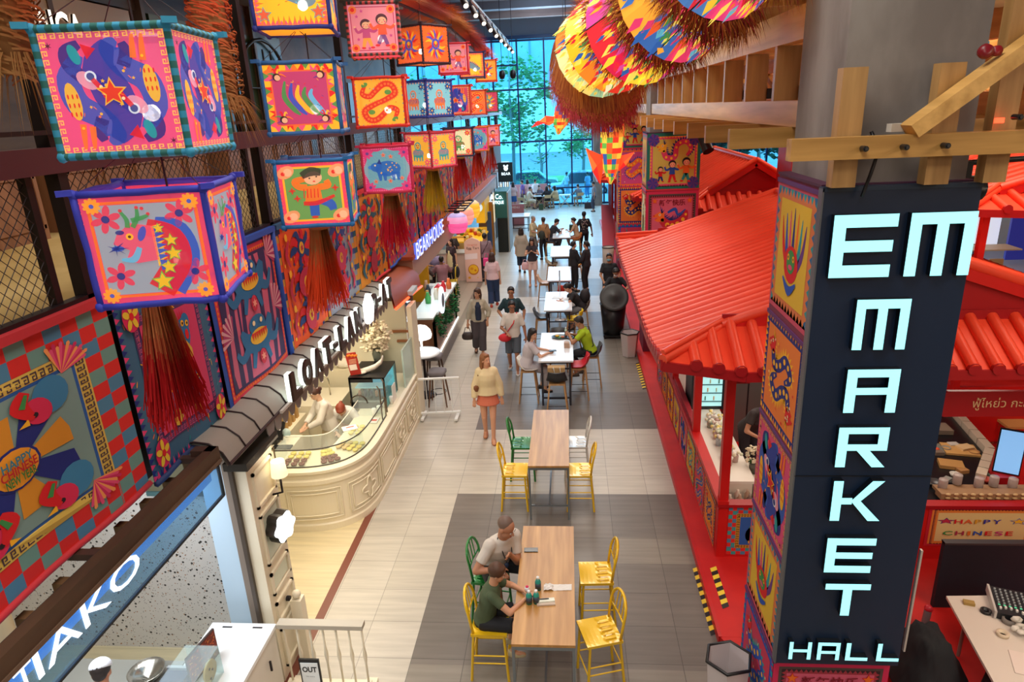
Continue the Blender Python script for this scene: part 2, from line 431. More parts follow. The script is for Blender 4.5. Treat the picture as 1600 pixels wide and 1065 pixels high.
def a_dragonhead(v=0):
    A=Art('#d4456a'); A.l=1; A.teeth(.0,.03,22,OR,RD); A.l=1; A.band(.07,.095,OR); A.l=2; A.rect(.10,.10,.9,.9,'#8fa6b2'); A.l=3
    for x,y in ((.2,.78),(.78,.8),(.22,.27),(.82,.27)):A.flower(x,y,.12,'#e23a55',NV,6); A.l=3
    A.ribbon([(.62,.12),(.80,.40),(.76,.66),(.58,.75)],[.1,.08,.07,.03],BL); A.l=4
    P,L,R=A.ribbon([(.52,.12),(.70,.38),(.68,.60),(.50,.70)],[.11,.11,.10,.07],RD); A.l=5
    for x,y,q in ((.55,.2,.08),(.62,.33,.06),(.68,.45,.06),(.68,.57,.05),(.6,.68,.04)):A.star(x,y,q,YL,edge='#57b84e')
    A.l=7; A.poly([(.38,.38),(.55,.40),(.56,.70),(.38,.74),(.26,.64),(.22,.56),(.34,.50),(.30,.42)],'#e8506c')
    A.spikes([(.54,.34+.045*i) for i in range(9)],[(.46,.36+.04*i) for i in range(9)],1.1,YL); A.l=8
    A.spikes([(.56,.30+.05*i) for i in range(9)],[(.52,.32+.05*i) for i in range(9)],2.0,BL)
    A.ribbon([(.26,.42),(.36,.42),(.42,.52)],[.01,.03,.02],LB); A.disk(.36,.62,.03,YL); A.disk(.29,.66,.035,NV,.02)
    A.disk(.46,.64,.03,BL,.07,-.4); A.disk(.25,.52,.05,BL,.025); A.l=9; A.disk(.36,.62,.013,BK)
    for a in range(7):A.poly([(.23,.53),(.24,.51),(.25+.09*cos(a*.9),.52+.07*sin(a*.9))],NV)
    for px in ((.36,.70,.33,.84),(.40,.70,.46,.86),(.40,.76,.54,.80)):A.ribbon([(px[0],px[1]),((px[0]+px[2])/2+.02,(px[1]+px[3])/2),(px[2],px[3])],[.02,.018,.012],GR,3)
    for x,y in ((.33,.85),(.46,.87),(.54,.81),(.5,.86)):A.disk(x,y,.016,RD,n=7)
    for x,y in ((.12,.9),(.88,.9),(.12,.1),(.88,.1)):A.flower(x,y,.07,'#f0a030',BL,10)
    return A
def a_sea(v=0):
    A=Art(YL); A.l=1; A.teeth(0,.16,14,OR); A.l=1; A.teeth(.04,.10,16,PK); A.l=2
    P,L,R=A.ribbon([(.16,.80),(.24,.56),(.50,.46),(.72,.34),(.84,.36)],[.03,.10,.11,.08,.02],'#56829c'); A.spikes(L,P,.9,NV); A.l=3
    A.disk(.34,.78,.13,RD,.10,.3); A.l=4; A.disk(.34,.78,.07,GR,.06); A.scatter(random.Random(5),16,.3,.7,[RD,LB],.012)
    A.l=5; A.star(.14,.17,.09,'#e8562e',edge=TL); A.star(.86,.20,.09,'#e8562e',edge=TL); return A
def a_dancers(v=0):
    A=Art('#e4643c'); A.l=1; A.checker(.11,12,[OR,PK,YL,RD]); A.l=2; A.teeth(.02,.10,9,GR,YL); A.l=3; A.rect(.13,.13,.87,.87,'#b23c70'); A.l=4
    for i,c in enumerate((GR,BL,YL,'#3f8f4c',LB)):
        x=.30+.09*i; A.ribbon([(x,.74-.03*i),(x-.03,.52),(x+.08,.34),(x+.16,.26)],[.012,.035,.035,.01],c)
    A.l=6
    for x,y,f in ((.2,.8,1),(.8,.82,-1),(.22,.2,1),(.8,.2,-1)):
        for i in range(5):A.ribbon([(x,y),(x+.06*cos(i),y+.08*sin(i)+.04),(x+.13*cos(i*.9+.2),y+.10*sin(i*.9))],[.015,.012,.004],[OR,YL,RD,GR,PU][i],3)
        A.l=7; A.disk(x,y,.055,BK); A.l=8; A.disk(x+.01*f,y-.01,.04,'#f2b48c'); A.l=6
    A.scatter(random.Random(v),14,.2,.8,[YL,RD,PU],.012,'dash'); return A
def a_girl(v=0):
    A=Art('#e0455f'); A.l=1; A.teeth(0,.05,18,PK,OR); A.l=2; A.rect(.08,.08,.92,.92,YL); A.l=3; A.rect(.11,.11,.89,.89,'#4f9a58'); A.l=4
    for x,y in ((.14,.84),(.86,.84),(.14,.16),(.86,.16)):A.disk(x,y,.13,'#f29a6a',.09,.5); A.l=5; A.disk(x+.03,y,.06,'#f6b890'); A.disk(x-.04,y-.02,.03,RD); A.l=4
    A.l=6; A.poly([(.42,.36),(.56,.36),(.55,.16),(.42,.16)],BL); A.ribbon([(.56,.38),(.72,.34),(.76,.24)],[.03,.07,.05],BL)
    A.disk(.48,.14,.05,RD,.02); A.l=7
    A.poly([(.36,.36),(.62,.40),(.60,.64),(.42,.62)],OR); A.ribbon([(.42,.60),(.30,.62),(.26,.70),(.44,.74)],[.05,.05,.05,.04],OR); A.ribbon([(.58,.60),(.72,.62),(.70,.70)],[.05,.05,.04],OR)
    A.l=8; A.ribbon([(.34,.36),(.54,.36),(.80,.46)],[.03,.035,.02],RD); A.disk(.52,.74,.13,'#f2b48c',.10,.2); A.l=9
    A.ribbon([(.36,.78),(.50,.84),(.64,.82)],[.05,.07,.05],'#3a3430'); A.disk(.47,.74,.014,BK,n=6); A.disk(.57,.76,.014,BK,n=6); A.disk(.53,.69,.02,RD,.01)
    for i in range(5):A.ribbon([(.36+.05*i,.44),(.37+.05*i,.58)],[.008,.006],RD,2)
    for x,y in ((.2,.56),(.82,.58),(.26,.44)):A.star(x,y,.06,RD,4,.4); A.l=9
    return A
def a_couple(v=0):
    A=Art('#c84f6c'); A.l=1; A.band(.04,.07,'#e8a0b0'); A.l=2; A.rect(.09,.09,.91,.91,'#e8909a'); A.l=3
    for x,y in ((.13,.87),(.87,.87),(.13,.13),(.87,.13)):A.disk(x,y,.08,'#f0803a'); A.l=4; A.disk(x,y,.04,RD); A.l=3
    A.l=5; A.child(.36,.36,.62,'#b8487a','#f0a03a',flip=1); A.l=9; A.child(.68,.42,.68,'#ee5a30','#7a4a86',flip=-1)
    for x,y in ((.3,.84),(.2,.74),(.84,.36),(.4,.12),(.2,.3)):A.star(x,y,.04,'#c84a86'); A.l=9
    return A
def a_serpents(v=0):
    c=[('#f2b23a',RD,'#f2703a',GR),('#d6455c','#2c55b8',YL,GR),('#e8703a','#d8232a',YL,TL)][v%3]
    A=Art(c[0]); A.l=1; A.teeth(0,.05,12,TL,OR); A.l=2; k0=len(A.p)
    P,L,R=A.ribbon([(.22,.84),(.16,.68),(.30,.62),(.42,.72),(.60,.86),(.76,.84),(.82,.68),(.68,.58),(.5,.5)],[.03,.05,.055,.055,.06,.06,.06,.055,.05],c[1])
    A.spikes(L,P,.5,c[2]); A.l=3
    for i in range(1,len(P),2):A.disk(P[i][0],P[i][1],P[i][2]*.45,c[2],n=6)
    A.l=4; A.disk(.22,.86,.07,c[3],.045,.5); A.l=5; A.disk(.2,.88,.02,YL,n=6); A.disk(.68,.70,.07,c[3],.05); A.sym(k0); A.scatter(random.Random(v),10,.15,.85,[LB,RD,NV],.012); return A
def a_pig(v=0):
    A=Art('#c83a70'); A.l=1; A.teeth(.01,.07,26,'#e87aa0'); A.l=2; A.disk(.5,.5,.50,'#7fb0b8',.46,0,8); A.rect(.1,.1,.9,.9,'#5fa6b0'); A.l=3
    for x,y in ((.12,.86),(.88,.86),(.12,.12),(.88,.12)):A.flower(x,y,.12,'#d83a78',PU,8); A.l=3
    A.l=5; A.disk(.52,.52,.27,'#2a62b4',.17); A.disk(.28,.56,.12,'#2a62b4',.10); A.disk(.16,.56,.05,'#3f7cc8',.04)
    for x in (.34,.44,.62,.72):A.ribbon([(x,.44),(x+.01,.26)],[.05,.025],'#2a62b4',2)
    A.l=6; A.poly([(.3,.64),(.36,.74),(.4,.62)],NV); A.disk(.26,.6,.02,CR,n=7); r=random.Random(2)
    for i in range(14):A.star(r.uniform(.36,.72),r.uniform(.42,.64),.022,YL,4)
    for x,y in ((.45,.82),(.6,.78),(.55,.25),(.8,.3),(.25,.25)):A.flower(x,y,.05,OR,RD,5)
    return A
def a_mask(v=0):
    c=[('#ee6a2c',BL,RD),('#c8405e',TL,YL),('#f0a63a',RD,BL)][v%3]
    A=Art(c[0]); A.l=1; A.teeth(0,.06,14,RD,BK); A.l=2; k0=len(A.p)
    for i in range(9):
        a=pi*(.05+.11*i); A.ribbon([(.5,.5),(.5+.2*cos(a),.55+.2*sin(a)),(.5+.38*cos(a+.15),.52+.38*sin(a+.15))],[.05,.04,.005],[c[2],c[1],YL][i%3],4)
    A.sym(k0); A.l=4; A.disk(.5,.5,.15,c[1]); A.l=5; A.disk(.5,.5,.09,RD); A.l=6; A.disk(.5,.54,.05,YL); A.l=7; A.disk(.5,.46,.03,GR)
    A.scatter(random.Random(v),20,.08,.92,[c[1],c[2],YL],.016,'dash'); return A
def a_tiger(v=0):
    c=[('#f0b440',TL,PK),('#e8e0b0',GR,RD),('#7fc0cc',OR,NV)][v%3]
    A=Art(c[0]); A.l=1; A.band(0,.05,c[2]); A.l=2; A.teeth(.05,.10,16,c[1],c[2]); A.l=3
    A.disk(.5,.42,.22,c[1],.13); A.disk(.5,.62,.13,c[1]); A.l=4; A.disk(.5,.62,.09,c[0]); A.l=5
    for dx in (-.04,.04):A.disk(.5+dx,.65,.018,BK,n=7)
    A.disk(.5,.59,.035,RD,.018)
    for x in (.34,.44,.56,.66):A.ribbon([(x,.36),(x,.2)],[.035,.025],c[1],2)
    for i in range(7):A.ribbon([(.32+.06*i,.5),(.33+.06*i,.36)],[.012,.006],c[2],2)
    A.corners(lambda x,y:A.flower(x,y,.10,c[2],YL,7),.17); A.scatter(random.Random(v+9),14,.12,.88,[RD,BL,c[2]],.014); return A
# --- big hanging banners (taller, drawn in a unit square)
def b_rooster(v=0):
    A=Art('#c8282c'); A.l=1; A.checker(.15,14,['#d8302c','#4f86a8','#d8302c','#6d9a92']); A.l=2; A.band(.15,.20,'#d8bc5a'); A.l=3; A.key(.16,.195,22,'#4a3a46'); A.l=2
    A.rect(.20,.20,.80,.80,'#2f5fa6'); A.l=3; A.rect(.215,.215,.785,.785,'#7d9c98'); A.l=4
    for i in range(8):
        a=pi/4*i+.2; q=.22; c=NV if i%2 else '#d8922e'
        A.poly([(.5+.07*cos(a-.38),.5+.07*sin(a-.38)),(.5+q*cos(a-.30),.5+q*sin(a-.30)),(.5+(q+.05 if i%2 else q)*cos(a),.5+(q+.05 if i%2 else q)*sin(a)),(.5+q*cos(a+.30),.5+q*sin(a+.30)),(.5+.07*cos(a+.38),.5+.07*sin(a+.38))],c)
    A.l=5; A.disk(.5,.5,.09,NV); A.l=6; A.disk(.5,.5,.08,'#f0a030')
    for x,y,f in ((.32,.70,-1),(.68,.72,1),(.31,.30,-1),(.69,.30,1)):
        A.l=4; A.fan(x+.06*f,y+(.06 if y>.5 else -.06),.13,*((.2,1.9) if (f>0 and y>.5) else (1.25,2.95) if y>.5 else (-1.9,-.2) if f>0 else (3.3,5.0)),['#e0507a','#f09a5a','#c83060'],14)
        A.l=5; A.disk(x,y,.07,'#3f84b0',.08); A.l=6; A.disk(x-.06*f,y-.04,.05,'#d83058',.06,.5*f); A.l=7; A.disk(x-.075*f,y-.05,.012,BK); A.poly([(x-.10*f,y-.05),(x-.14*f,y-.075),(x-.1*f,y-.08)],YL)
        A.ribbon([(x-.09*f,y+.06),(x-.12*f,y+.01),(x-.08*f,y-.06)],[.02,.035,.01],RD); A.l=8; A.ribbon([(x-.09*f,y+.05),(x-.115*f,y+.0)],[.006,.012],GR)
    A.t=[('HAPPY',.5,.535,.11,'#3a7a90'),('CHINESE',.5,.50,.13,'#b8202c'),('NEW YEAR',.5,.463,.11,'#2f7a3c'),
           ('PLAYPLAY',.29,.52,.06,NV)][:3]
    return A
def b_beasts(v=0):
    A=Art('#3f6a8a'); A.l=1; A.teeth(0,.045,30,'#e0407a',NV); A.l=2; A.scatter(random.Random(1),60,.05,.95,[OR,TL,YL],.012,'dash')
    A.rect(.13,.13,.87,.87,'#5b3a6c'); A.l=3; A.key(.14,.17,22,'#c05a86'); A.l=4; A.rect(.19,.19,.81,.81,'#d2406c'); A.l=5
    for x,y,f in ((.38,.66,1),(.62,.66,-1),(.38,.34,1),(.62,.34,-1)):
        A.l=5
        for i in range(9):a=i*.32+(.3 if f>0 else 0); A.poly([(x,y),(x+.03,y),(x+.10*f*cos(a),y+.15*sin(a))],RD)
        A.l=6; A.disk(x,y,.07,'#2f74a8',.09); A.disk(x-.04*f,y+.06,.045,'#2f74a8',.05); A.l=7
        A.disk(x-.05*f,y+.05,.018,YL); A.disk(x+.0*f,y+.06,.018,YL); A.disk(x-.03*f,y-.01,.02,RD,.03); A.l=8; A.disk(x-.05*f,y+.05,.008,BK); A.disk(x,y+.06,.008,BK)
        A.ribbon([(x+.02*f,y-.06),(x-.02*f,y-.12),(x+.05*f,y-.10)],[.03,.035,.02],'#d8b040')
    for x,y in ((.12,.88),(.12,.12),(.88,.88),(.88,.12)):A.l=8; A.disk(x,y,.08,'#d02a5a'); A.l=9; A.flower(x,y,.075,'#e8c63a',RD,5)
    return A
def b_demons(v=0):
    A=Art('#2c4fa8'); A.l=1; A.rect(.05,.03,.95,.97,'#d8405a'); A.l=2; A.teeth(.055,.08,28,OR); A.rect(.09,.08,.91,.92,'#3a2c58'); A.l=3; A.rect(.11,.10,.89,.90,'#c8607e')
    for cy in (.72,.34):
        A.l=4; A.fan(.2,cy+.1,.16,1.4,3.4,['#a8386a','#d8a0a8'],12); A.fan(.82,cy+.14,.16,-.6,1.6,['#a8386a','#d8a0a8'],12)
        A.l=5; A.ribbon([(.30,cy+.1),(.40,cy),(.62,cy),(.72,cy+.12)],[.02,.07,.08,.03],'#2f6c9c')
        A.ribbon([(.40,cy),(.28,cy-.08),(.20,cy-.02)],[.04,.03,.02],'#2f6c9c'); A.ribbon([(.62,cy),(.76,cy-.06),(.84,cy+.04)],[.04,.03,.02],'#2f6c9c')
        A.ribbon([(.45,cy-.04),(.40,cy-.18)],[.035,.02],'#2f6c9c'); A.ribbon([(.58,cy-.04),(.64,cy-.18)],[.035,.02],'#2f6c9c')
        A.disk(.52,cy+.10,.11,'#2f6c9c',.07); A.l=6; A.disk(.52,cy+.02,.12,'#e8b83a',.055); A.l=7
        for i in range(7):A.poly([(.42+.03*i,cy+.055),(.45+.03*i,cy+.055),(.435+.03*i,cy-.0)],RD)
        A.disk(.47,cy+.12,.018,CR); A.disk(.57,cy+.12,.018,CR); A.l=8; A.disk(.52,cy-.13,.04,'#c8304a',.055); A.star(.52,cy-.13,.035,'#f09a8a',6)
    return A
def b_mandala(v=0):
    c=[('#e85a28','#c02a4a','#24407e'),('#dd6f2a','#a82850','#2f7a88'),('#8f98a8','#c83a60','#3a4a8e'),('#d8882c','#b02a3c','#2c5a6a'),('#c83a5c','#e8a03a','#2f6c9c'),('#d8642c','#8a3050','#3f8a5a')][v%6]
    A=Art(c[2]); A.l=1; A.checker(.07,18,[c[2],'#c89038',c[0]]); A.l=2; A.rect(.07,.05,.93,.95,c[0]); A.l=3; r=random.Random(v*7+1)
    A.scatter(r,110,.10,.90,[c[1],c[2],YL,PK],.016,'mix'); A.l=4
    for y in (.78,.5,.22):
        A.disk(.5,y,.17 if y==.5 else .13,c[1],.12); A.l=5
        for i in range(10):
            a=2*pi*i/10; A.ribbon([(.5,y),(.5+.2*cos(a),y+.12*sin(a)),(.5+.26*cos(a+.3),y+.14*sin(a+.3))],[.02,.03,.005],c[2] if i%2 else RD,3)
        A.l=6; A.disk(.5,y,.085,c[2],.075); A.l=7; A.disk(.5,y,.055,'#e8b83a',.05); A.l=8; A.star(.5,y,.035,c[1],6)
        for f in (-1,1):A.ribbon([(.5+.30*f,y-.1),(.5+.36*f,y),(.5+.28*f,y+.1)],[.01,.03,.01],c[2 if v%2 else 1]); A.disk(.5+.33*f,y+.13,.03,YL,n=8); A.l=8
    return A
def p_festival(v=0):
    A=Art('#1f7a6c'); A.l=1; A.rect(.06,.06,.94,.94,'#e0567a'); A.teeth(.06,.09,16,YL); A.l=2; A.rect(.11,.11,.89,.89,'#cfc05a'); A.l=3
    A.dragon([(.30,.74),(.36,.58),(.52,.58),(.56,.78),(.72,.84),(.82,.72),(.74,.60)],[.05,.05,.05,.045,.045,.04,.02],'#d8406a',NV,YL)
    A.l=6; A.child(.48,.30,.42,BL,RD); A.l=10; A.child(.74,.32,.46,OR,TL,flip=-1); A.l=6; A.child(.26,.26,.30,RD,NV)
    for x,y in ((.12,.88),(.12,.12),(.88,.12),(.88,.88)):A.l=4; A.fan(x,y,.11,0,6.28,['#3a3a9e',PU],12)
    return A
def p_kirin(v=0):
    A=Art('#d2305c'); A.l=1; A.rect(.05,.05,.95,.95,'#5a4a4a'); A.l=2; A.rect(.075,.075,.925,.925,'#a83a4a'); A.teeth(.075,.11,20,'#3a2a30'); A.l=3; A.rect(.12,.12,.88,.88,'#d8607e')
    A.l=4; A.dragon([(.28,.54),(.42,.40),(.58,.40),(.74,.52),(.78,.66)],[.06,.09,.09,.07,.02],'#c8283c',NV,OR,dots=YL)
    for x in (.44,.66):A.ribbon([(x,.40),(x-.03,.26)],[.035,.025],'#c8283c',3)
    A.l=6; A.ribbon([(.42,.62),(.56,.68),(.62,.58),(.76,.68)],[.02,.03,.02,.005],BL)
    for x,y in ((.17,.83),(.83,.83),(.17,.17),(.83,.17)):A.star(x,y,.05,OR,edge=RD); A.l=6
    A.t=[('新年快乐',.5,.80,.50,'#8a2030'),('新年快乐',.5,.20,.50,'#8a2030')]; return A
def p_fish(v=0):
    c=[('#e8803a',YL,NV),('#c83a5a',TL,BL),('#d8a83a',RD,TL),('#5a9aa8','#d8304a',YL),('#c84a8a','#3a4aa0',OR)][v%5]
    A=Art(c[2]); A.l=1; A.teeth(0,.06,16,c[1],c[0]); A.l=2; A.rect(.08,.08,.92,.92,c[0]); A.l=3; k0=len(A.p)
    A.dragon([(.24,.74),(.3,.58),(.44,.60),(.60,.70),(.74,.60),(.6,.5)],[.05,.06,.06,.06,.05,.02],c[2],c[1],RD)
    A.sym(k0); A.l=7; A.scatter(random.Random(v),16,.12,.88,[c[1],RD,CR],.015); return A
def p_phoenix(v=0):
    A=Art('#c8506a'); A.l=1; A.rect(.04,.04,.96,.96,'#d87a4a'); A.teeth(.04,.10,12,TL,'#2f6c9c'); A.l=2; A.rect(.14,.12,.86,.88,'#e0b83a'); A.l=3
    for i in range(7):A.ribbon([(.5,.3),(.30+.07*i,.5),(.22+.095*i,.84-.03*abs(i-3))],[.03,.035,.005],[RD,BL,PK,NV,OR,TL,PU][i],5)
    A.l=4; A.disk(.5,.42,.17,RD,.14); A.l=5; A.disk(.5,.44,.10,GR,.09); A.l=6; A.disk(.44,.47,.025,YL); A.disk(.56,.47,.025,YL); A.disk(.5,.40,.05,PK,.02); A.l=7; A.disk(.44,.47,.01,BK); A.disk(.56,.47,.01,BK)
    A.ribbon([(.34,.3),(.5,.22),(.66,.3)],[.01,.04,.01],BL); return A
def p_happy(v=0):
    A=Art('#c82434'); A.l=1; A.rect(.03,.06,.97,.94,'#e8823a'); A.teeth(.05,.08,30,'#5a2030'); A.l=2; A.rect(.09,.13,.91,.87,'#e8c88a'); A.l=3
    A.star(.17,.66,.07,'#c8304a',edge=NV); A.star(.83,.66,.07,YL,edge=BL)
    A.t=[('H',.28,.66,.075,RD),('A',.37,.66,.085,'#e8622c'),('P',.46,.66,.06,'#e0a02a'),('P',.54,.66,.06,'#3a3a9e'),('Y',.63,.66,.08,'#3a3a9e'),
           ('C',.2,.36,.09,GR),('H',.31,.36,.08,'#b03050'),('I',.395,.36,.03,'#e8762c'),('N',.475,.36,.08,BL),('E',.575,.36,.065,RD),('S',.67,.36,.075,'#c83a7a'),('E',.765,.36,.065,RD)]
    return A
def put_art(mb,A,O,U,V,N,m=ART,eps=.0012,back=None):
    """O is the lower left corner, U and V the full edge vectors"""
    O,U,V,N=Vector(O),Vector(U),Vector(V),Vector(N).normalized()
    vs=[]; fs=[]; cs=[]
    for pts,c,l in A.p:
        o=len(vs); q=[(min(max(x,0),1),min(max(y,0),1)) for x,y in pts]
        vs+=[tuple(O+U*x+V*y+N*(l*eps)) for x,y in q]; fs.append(tuple(range(o,o+len(q)))); cs.append(c)
    mb.add(vs,fs,m,cs)
    for t in A.t:
        h=None
        put_text(mb,t[0],O+U*t[1]+V*t[2]+N*(13*eps),U,V,N,width=t[3]*U.length,height=(.11*V.length if t[0] in 'HAPYCINES' else None),m=m,col=t[4],bold=.02)
# ---------------------------------------------------------------- floor
def tile(name,c1,c2,mortar,off=(1.84,-9.43),bw=.6,rh=.575,r=.32,ms=.004,stretch=(1.2,14,1)):
    m,t,b=nt(name); N=t.nodes
    tc=N.new('ShaderNodeTexCoord'); mp=N.new('ShaderNodeMapping'); mp.inputs['Location'].default_value=(off[0],off[1],0)
    br=N.new('ShaderNodeTexBrick'); br.offset=0; br.inputs['Scale'].default_value=1; br.inputs['Brick Width'].default_value=bw; br.inputs['Row Height'].default_value=rh
    br.inputs['Mortar Size'].default_value=ms; br.inputs['Color1'].default_value=(*lin(c1),1); br.inputs['Color2'].default_value=(*lin(c2),1); br.inputs['Mortar'].default_value=(*lin(mortar),1)
    m2=N.new('ShaderNodeMapping'); m2.inputs['Scale'].default_value=stretch; n=N.new('ShaderNodeTexNoise'); n.inputs['Scale'].default_value=1; n.inputs['Detail'].default_value=5
    mx=N.new('ShaderNodeMix'); mx.data_type='RGBA'; mx.blend_type='MULTIPLY'; mx.inputs[0].default_value=.5
    cr=N.new('ShaderNodeValToRGB'); cr.color_ramp.elements[0].position=.3; cr.color_ramp.elements[1].position=.7; cr.color_ramp.elements[0].color=(.6,.6,.6,1)
    L=t.links.new
    L(tc.outputs['Object'],mp.inputs[0]); L(mp.outputs[0],br.inputs[0]); L(tc.outputs['Object'],m2.inputs[0]); L(m2.outputs[0],n.inputs[0]); L(n.outputs[0],cr.inputs[0])
    L(br.outputs[0],mx.inputs[6]); L(cr.outputs[0],mx.inputs[7]); L(mx.outputs[2],b.inputs['Base Color']); b.inputs['Roughness'].default_value=r
    return m
T_L=tile('light_stone_tile','#cbc4b8','#c0b9ac','#98928a')
T_D=tile('dark_stone_tile','#7d766f','#726c66','#55504c')
T_M=tile('mid_stone_tile','#8d867c','#827c73','#5c5853')
T_C=tile('cream_plank','#e6d7b0','#ddcda4','#cbbb92',r=.4,bw=20,rh=.2,ms=.002)
T_S=tile('striped_plank','#b0a498','#6b625c','#7d746c',bw=.35,rh=30,ms=.004)
STRIP=mat('#7a4334',.4)
fl=MB()
def zone(x0,x1,y0,y1,m):fl.face([(x0,y0,0),(x1,y0,0),(x1,y1,0),(x0,y1,0)],m)
zone(-12,-3.17,-6,12.3,T_C); zone(-3.17,-3.06,-6,12.3,STRIP); zone(-12,-3.06,12.3,15.2,T_L); zone(-12,-3.06,15.2,24,T_S); zone(-12,-3.06,24,44,T_L)
zone(-3.06,-1.84,-6,44,T_L)
ys=[(-6,5.9,T_M),(5.9,7.7,T_D),(7.7,8.3,T_M),(8.3,9.43,T_D),(9.43,11.72,T_L),(11.72,13.45,T_D),(13.45,17.2,T_M),(17.2,19.5,T_D),(19.5,21.3,T_L),(21.3,23.6,T_M),(23.6,27,T_L),(27,29.5,T_D),(29.5,44,T_L)]
for a,b,m in ys:zone(-1.84,.56,a,b,T_D if m is T_M and a==7.7 else m); zone(.56,16,a,b,m)
struct(fl,'floor','grey and beige stone tile floor in bands of light and dark tiles')

# ---------------------------------------------------------------- walls, ceiling, window front
WALLC=noisy('plaster','#8d8279','#a0958a',(.6,.6,.6),.85)
w_=MB(); w_.b2((-12.2,-6,0),(-12,43,11),noisy('dark_shop_wall','#4a3a30','#6d5542',(.5,.5,1),.8)); struct(w_,'wall_left')
w_=MB(); w_.b2((16,-6,0),(16.2,43,11),mat('#9a8c80',.8)); struct(w_,'wall_right')
w_=MB(); w_.b2((-12,-6.2,0),(16,-6,11),WALLC); struct(w_,'wall_back')
c_=MB(); c_.b2((-12,-6,10.6),(16,43.2,10.8),noisy('ceiling_paint','#8d9aa8','#a6b2bf',(.3,.3,.3),.9)); struct(c_,'ceiling','pale grey blue ceiling slab above the hall')
DARKST=mat('#2b2c34',.5,.3)
for i,y in enumerate((26,31.5,35.3,38.9)):
    b=MB(); b.b2((-12,y,10.25),(16,y+.35,10.6),noisy('ceiling_beam_%d'%i,'#6d5f5c','#8a7a74',(.5,4,4),.8) if i%2 else mat('#7e8894',.8)); struct(b,'trim_%d'%(i+1),'ceiling beam running across the hall')
b=MB(); b.b2((-12,42.8,9.6),(16,43.2,10.6),mat('#77808e',.8)); b.b2((-12,42.7,9.55),(16,42.8,9.75),mat('#20406a',.4)); struct(b,'wall_front','grey band of wall above the tall window')
FR=mat('#1d3568',.4,.2)
wf=MB(); xs=[-12,-10.4,-8.8,-7.2,-5.9,-4.33,-2.87,-1.29,.25,1.5,2.2,3.8,5.4,7,8.6,10.2,11.8,13.4,15.95]
for x in xs:wf.b2((x-.045,42.9,0),(x+.045,43.08,9.6),FR)
for z in (.05,3.84,6.83,9.5):wf.b2((-12,42.92,z-.05),(16,43.06,z+.05),FR)
wf.b2((-4.33,42.92,8.15),(-2.87,43.06,8.23),FR); wf.b2((-1.0,42.9,1.0),(2.0,43.0,1.08),FR)
wo=struct(wf,'window_1','tall blue framed window wall at the far end of the hall')
g=MB(); g.b2((-12,42.98,0),(16,43.0,9.6),WGLASS); tag(g.build('window_pane',wo),'blue tinted glass')
b=MB(); b.b2((1.52,42.0,0),(2.05,42.6,10.6),CONC); struct(b,'trim_5','grey column beside the tall window')

# ---------------------------------------------------------------- street outside
st=MB(); st.b2((-40,43.2,-.4),(50,100,-.25),noisy('asphalt','#7c8a90','#8d9aa0',(1,1,1),.9)); solo(st,'street','grey blue asphalt street outside the tall window','street')
st=MB(); st.b2((-40,58,-.25),(50,63,-.1),noisy('lawn','#5d9a55','#7fb56a',(1.5,1.5,1),.9)); solo(st,'grass_verge','green grass verge beyond the parked cars','grass',kind='stuff')
st=MB(); st.b2((-14,44,-.25),(20,48.5,-.08),mat('#b9c4c8',.8)); solo(st,'pavement','pale pavement just outside the tall window','pavement')
bw=MB(); W1=noisy('far_facade','#86aec2','#9cc2d4',(.3,3,.2),.9)
bw.b2((-40,100.1,-.25),(50,102,8.6),mat('#cfe4ec',.9)); bw.b2((-40,100.05,8.6),(50,102,16),W1); bw.b2((-40,99.6,16),(50,102,17),mat('#c0dbe6',.9)); bw.b2((-40,100.3,17),(50,102,28),W1)
for k in range(14):bw.b2((-30+5*k,99.95,8.6),(-29.8+5*k,100.05,16),mat('#6f97ac',.9))
solo(bw,'office_building','pale blue building with long ledges across the street','building')
LEAF=noisy('leaf_green','#2f8a4c','#6fc270',(3,3,3),.7); BARK=mat('#8fa09a',.9)
def tree(x,y,h,crown,label,seed,name='street_tree',dens=260,cz=None,leafm=None,fork=True,ls=.16):
    r=random.Random(seed); t=thing(name,label,'tree',(x,y,-.25),0,'trees in the street outside'); b=MB()
    b.path([(x,y,-.245),(x+.1,y,h*.35),(x-.05,y,h*.6),(x,y,h*.95)],[.16,.13,.09,.03],BARK,6)
    tips=[]
    for i in range(9 if fork else 3):
        a=r.uniform(0,6.28); z0=h*r.uniform(.3,.8); L=crown*r.uniform(.5,1.0); tip=(x+L*cos(a),y+L*sin(a)*.6,z0+L*r.uniform(.3,.9)); tips.append(tip)
        b.path([(x,y,z0),((x+tip[0])/2,(y+tip[1])/2,z0+.3*(tip[2]-z0)),tip],[.06,.045,.015],BARK,5)
    b.build('trunk',t); c=MB()
    for i in range(dens):
        p=Vector(r.choice(tips))+Vector((r.gauss(0,crown*.28),r.gauss(0,crown*.28),r.gauss(0,crown*.2))); s=ls; n=Vector((r.gauss(0,1),r.gauss(0,1),r.gauss(0,1))).normalized(); u,v=_frame(n)
        c.face([p-u*s,p-v*s*.5,p+u*s,p+v*s*.5],leafm or LEAF)
    c.build('foliage',t)
tree(-3.9,50,10,2.2,'slim street tree with bright green leaves at the left of the window',1,dens=1300,ls=.2)
tree(-10.5,51,9,2.2,'leafy street tree mostly hidden behind the food stalls',2,dens=500)
tree(1.2,56.5,5.6,1.7,'dense green tree behind the parked silver car',3,dens=1000)
tree(-2.2,57,4,1.3,'small bare young tree on the grass verge',4,dens=40)
tree(6.6,57,6.5,2.0,'green tree seen under the timber trusses',5,dens=800); tree(12.6,48,5.5,1.9,'green tree at the right end of the window wall',6,dens=1800,ls=.28,leafm=mat('#1f5a3c',.8)); tree(9.4,47.6,5.5,1.9,'dark green tree close behind the glass on the right',7,dens=1800,ls=.28,leafm=mat('#24664a',.8))
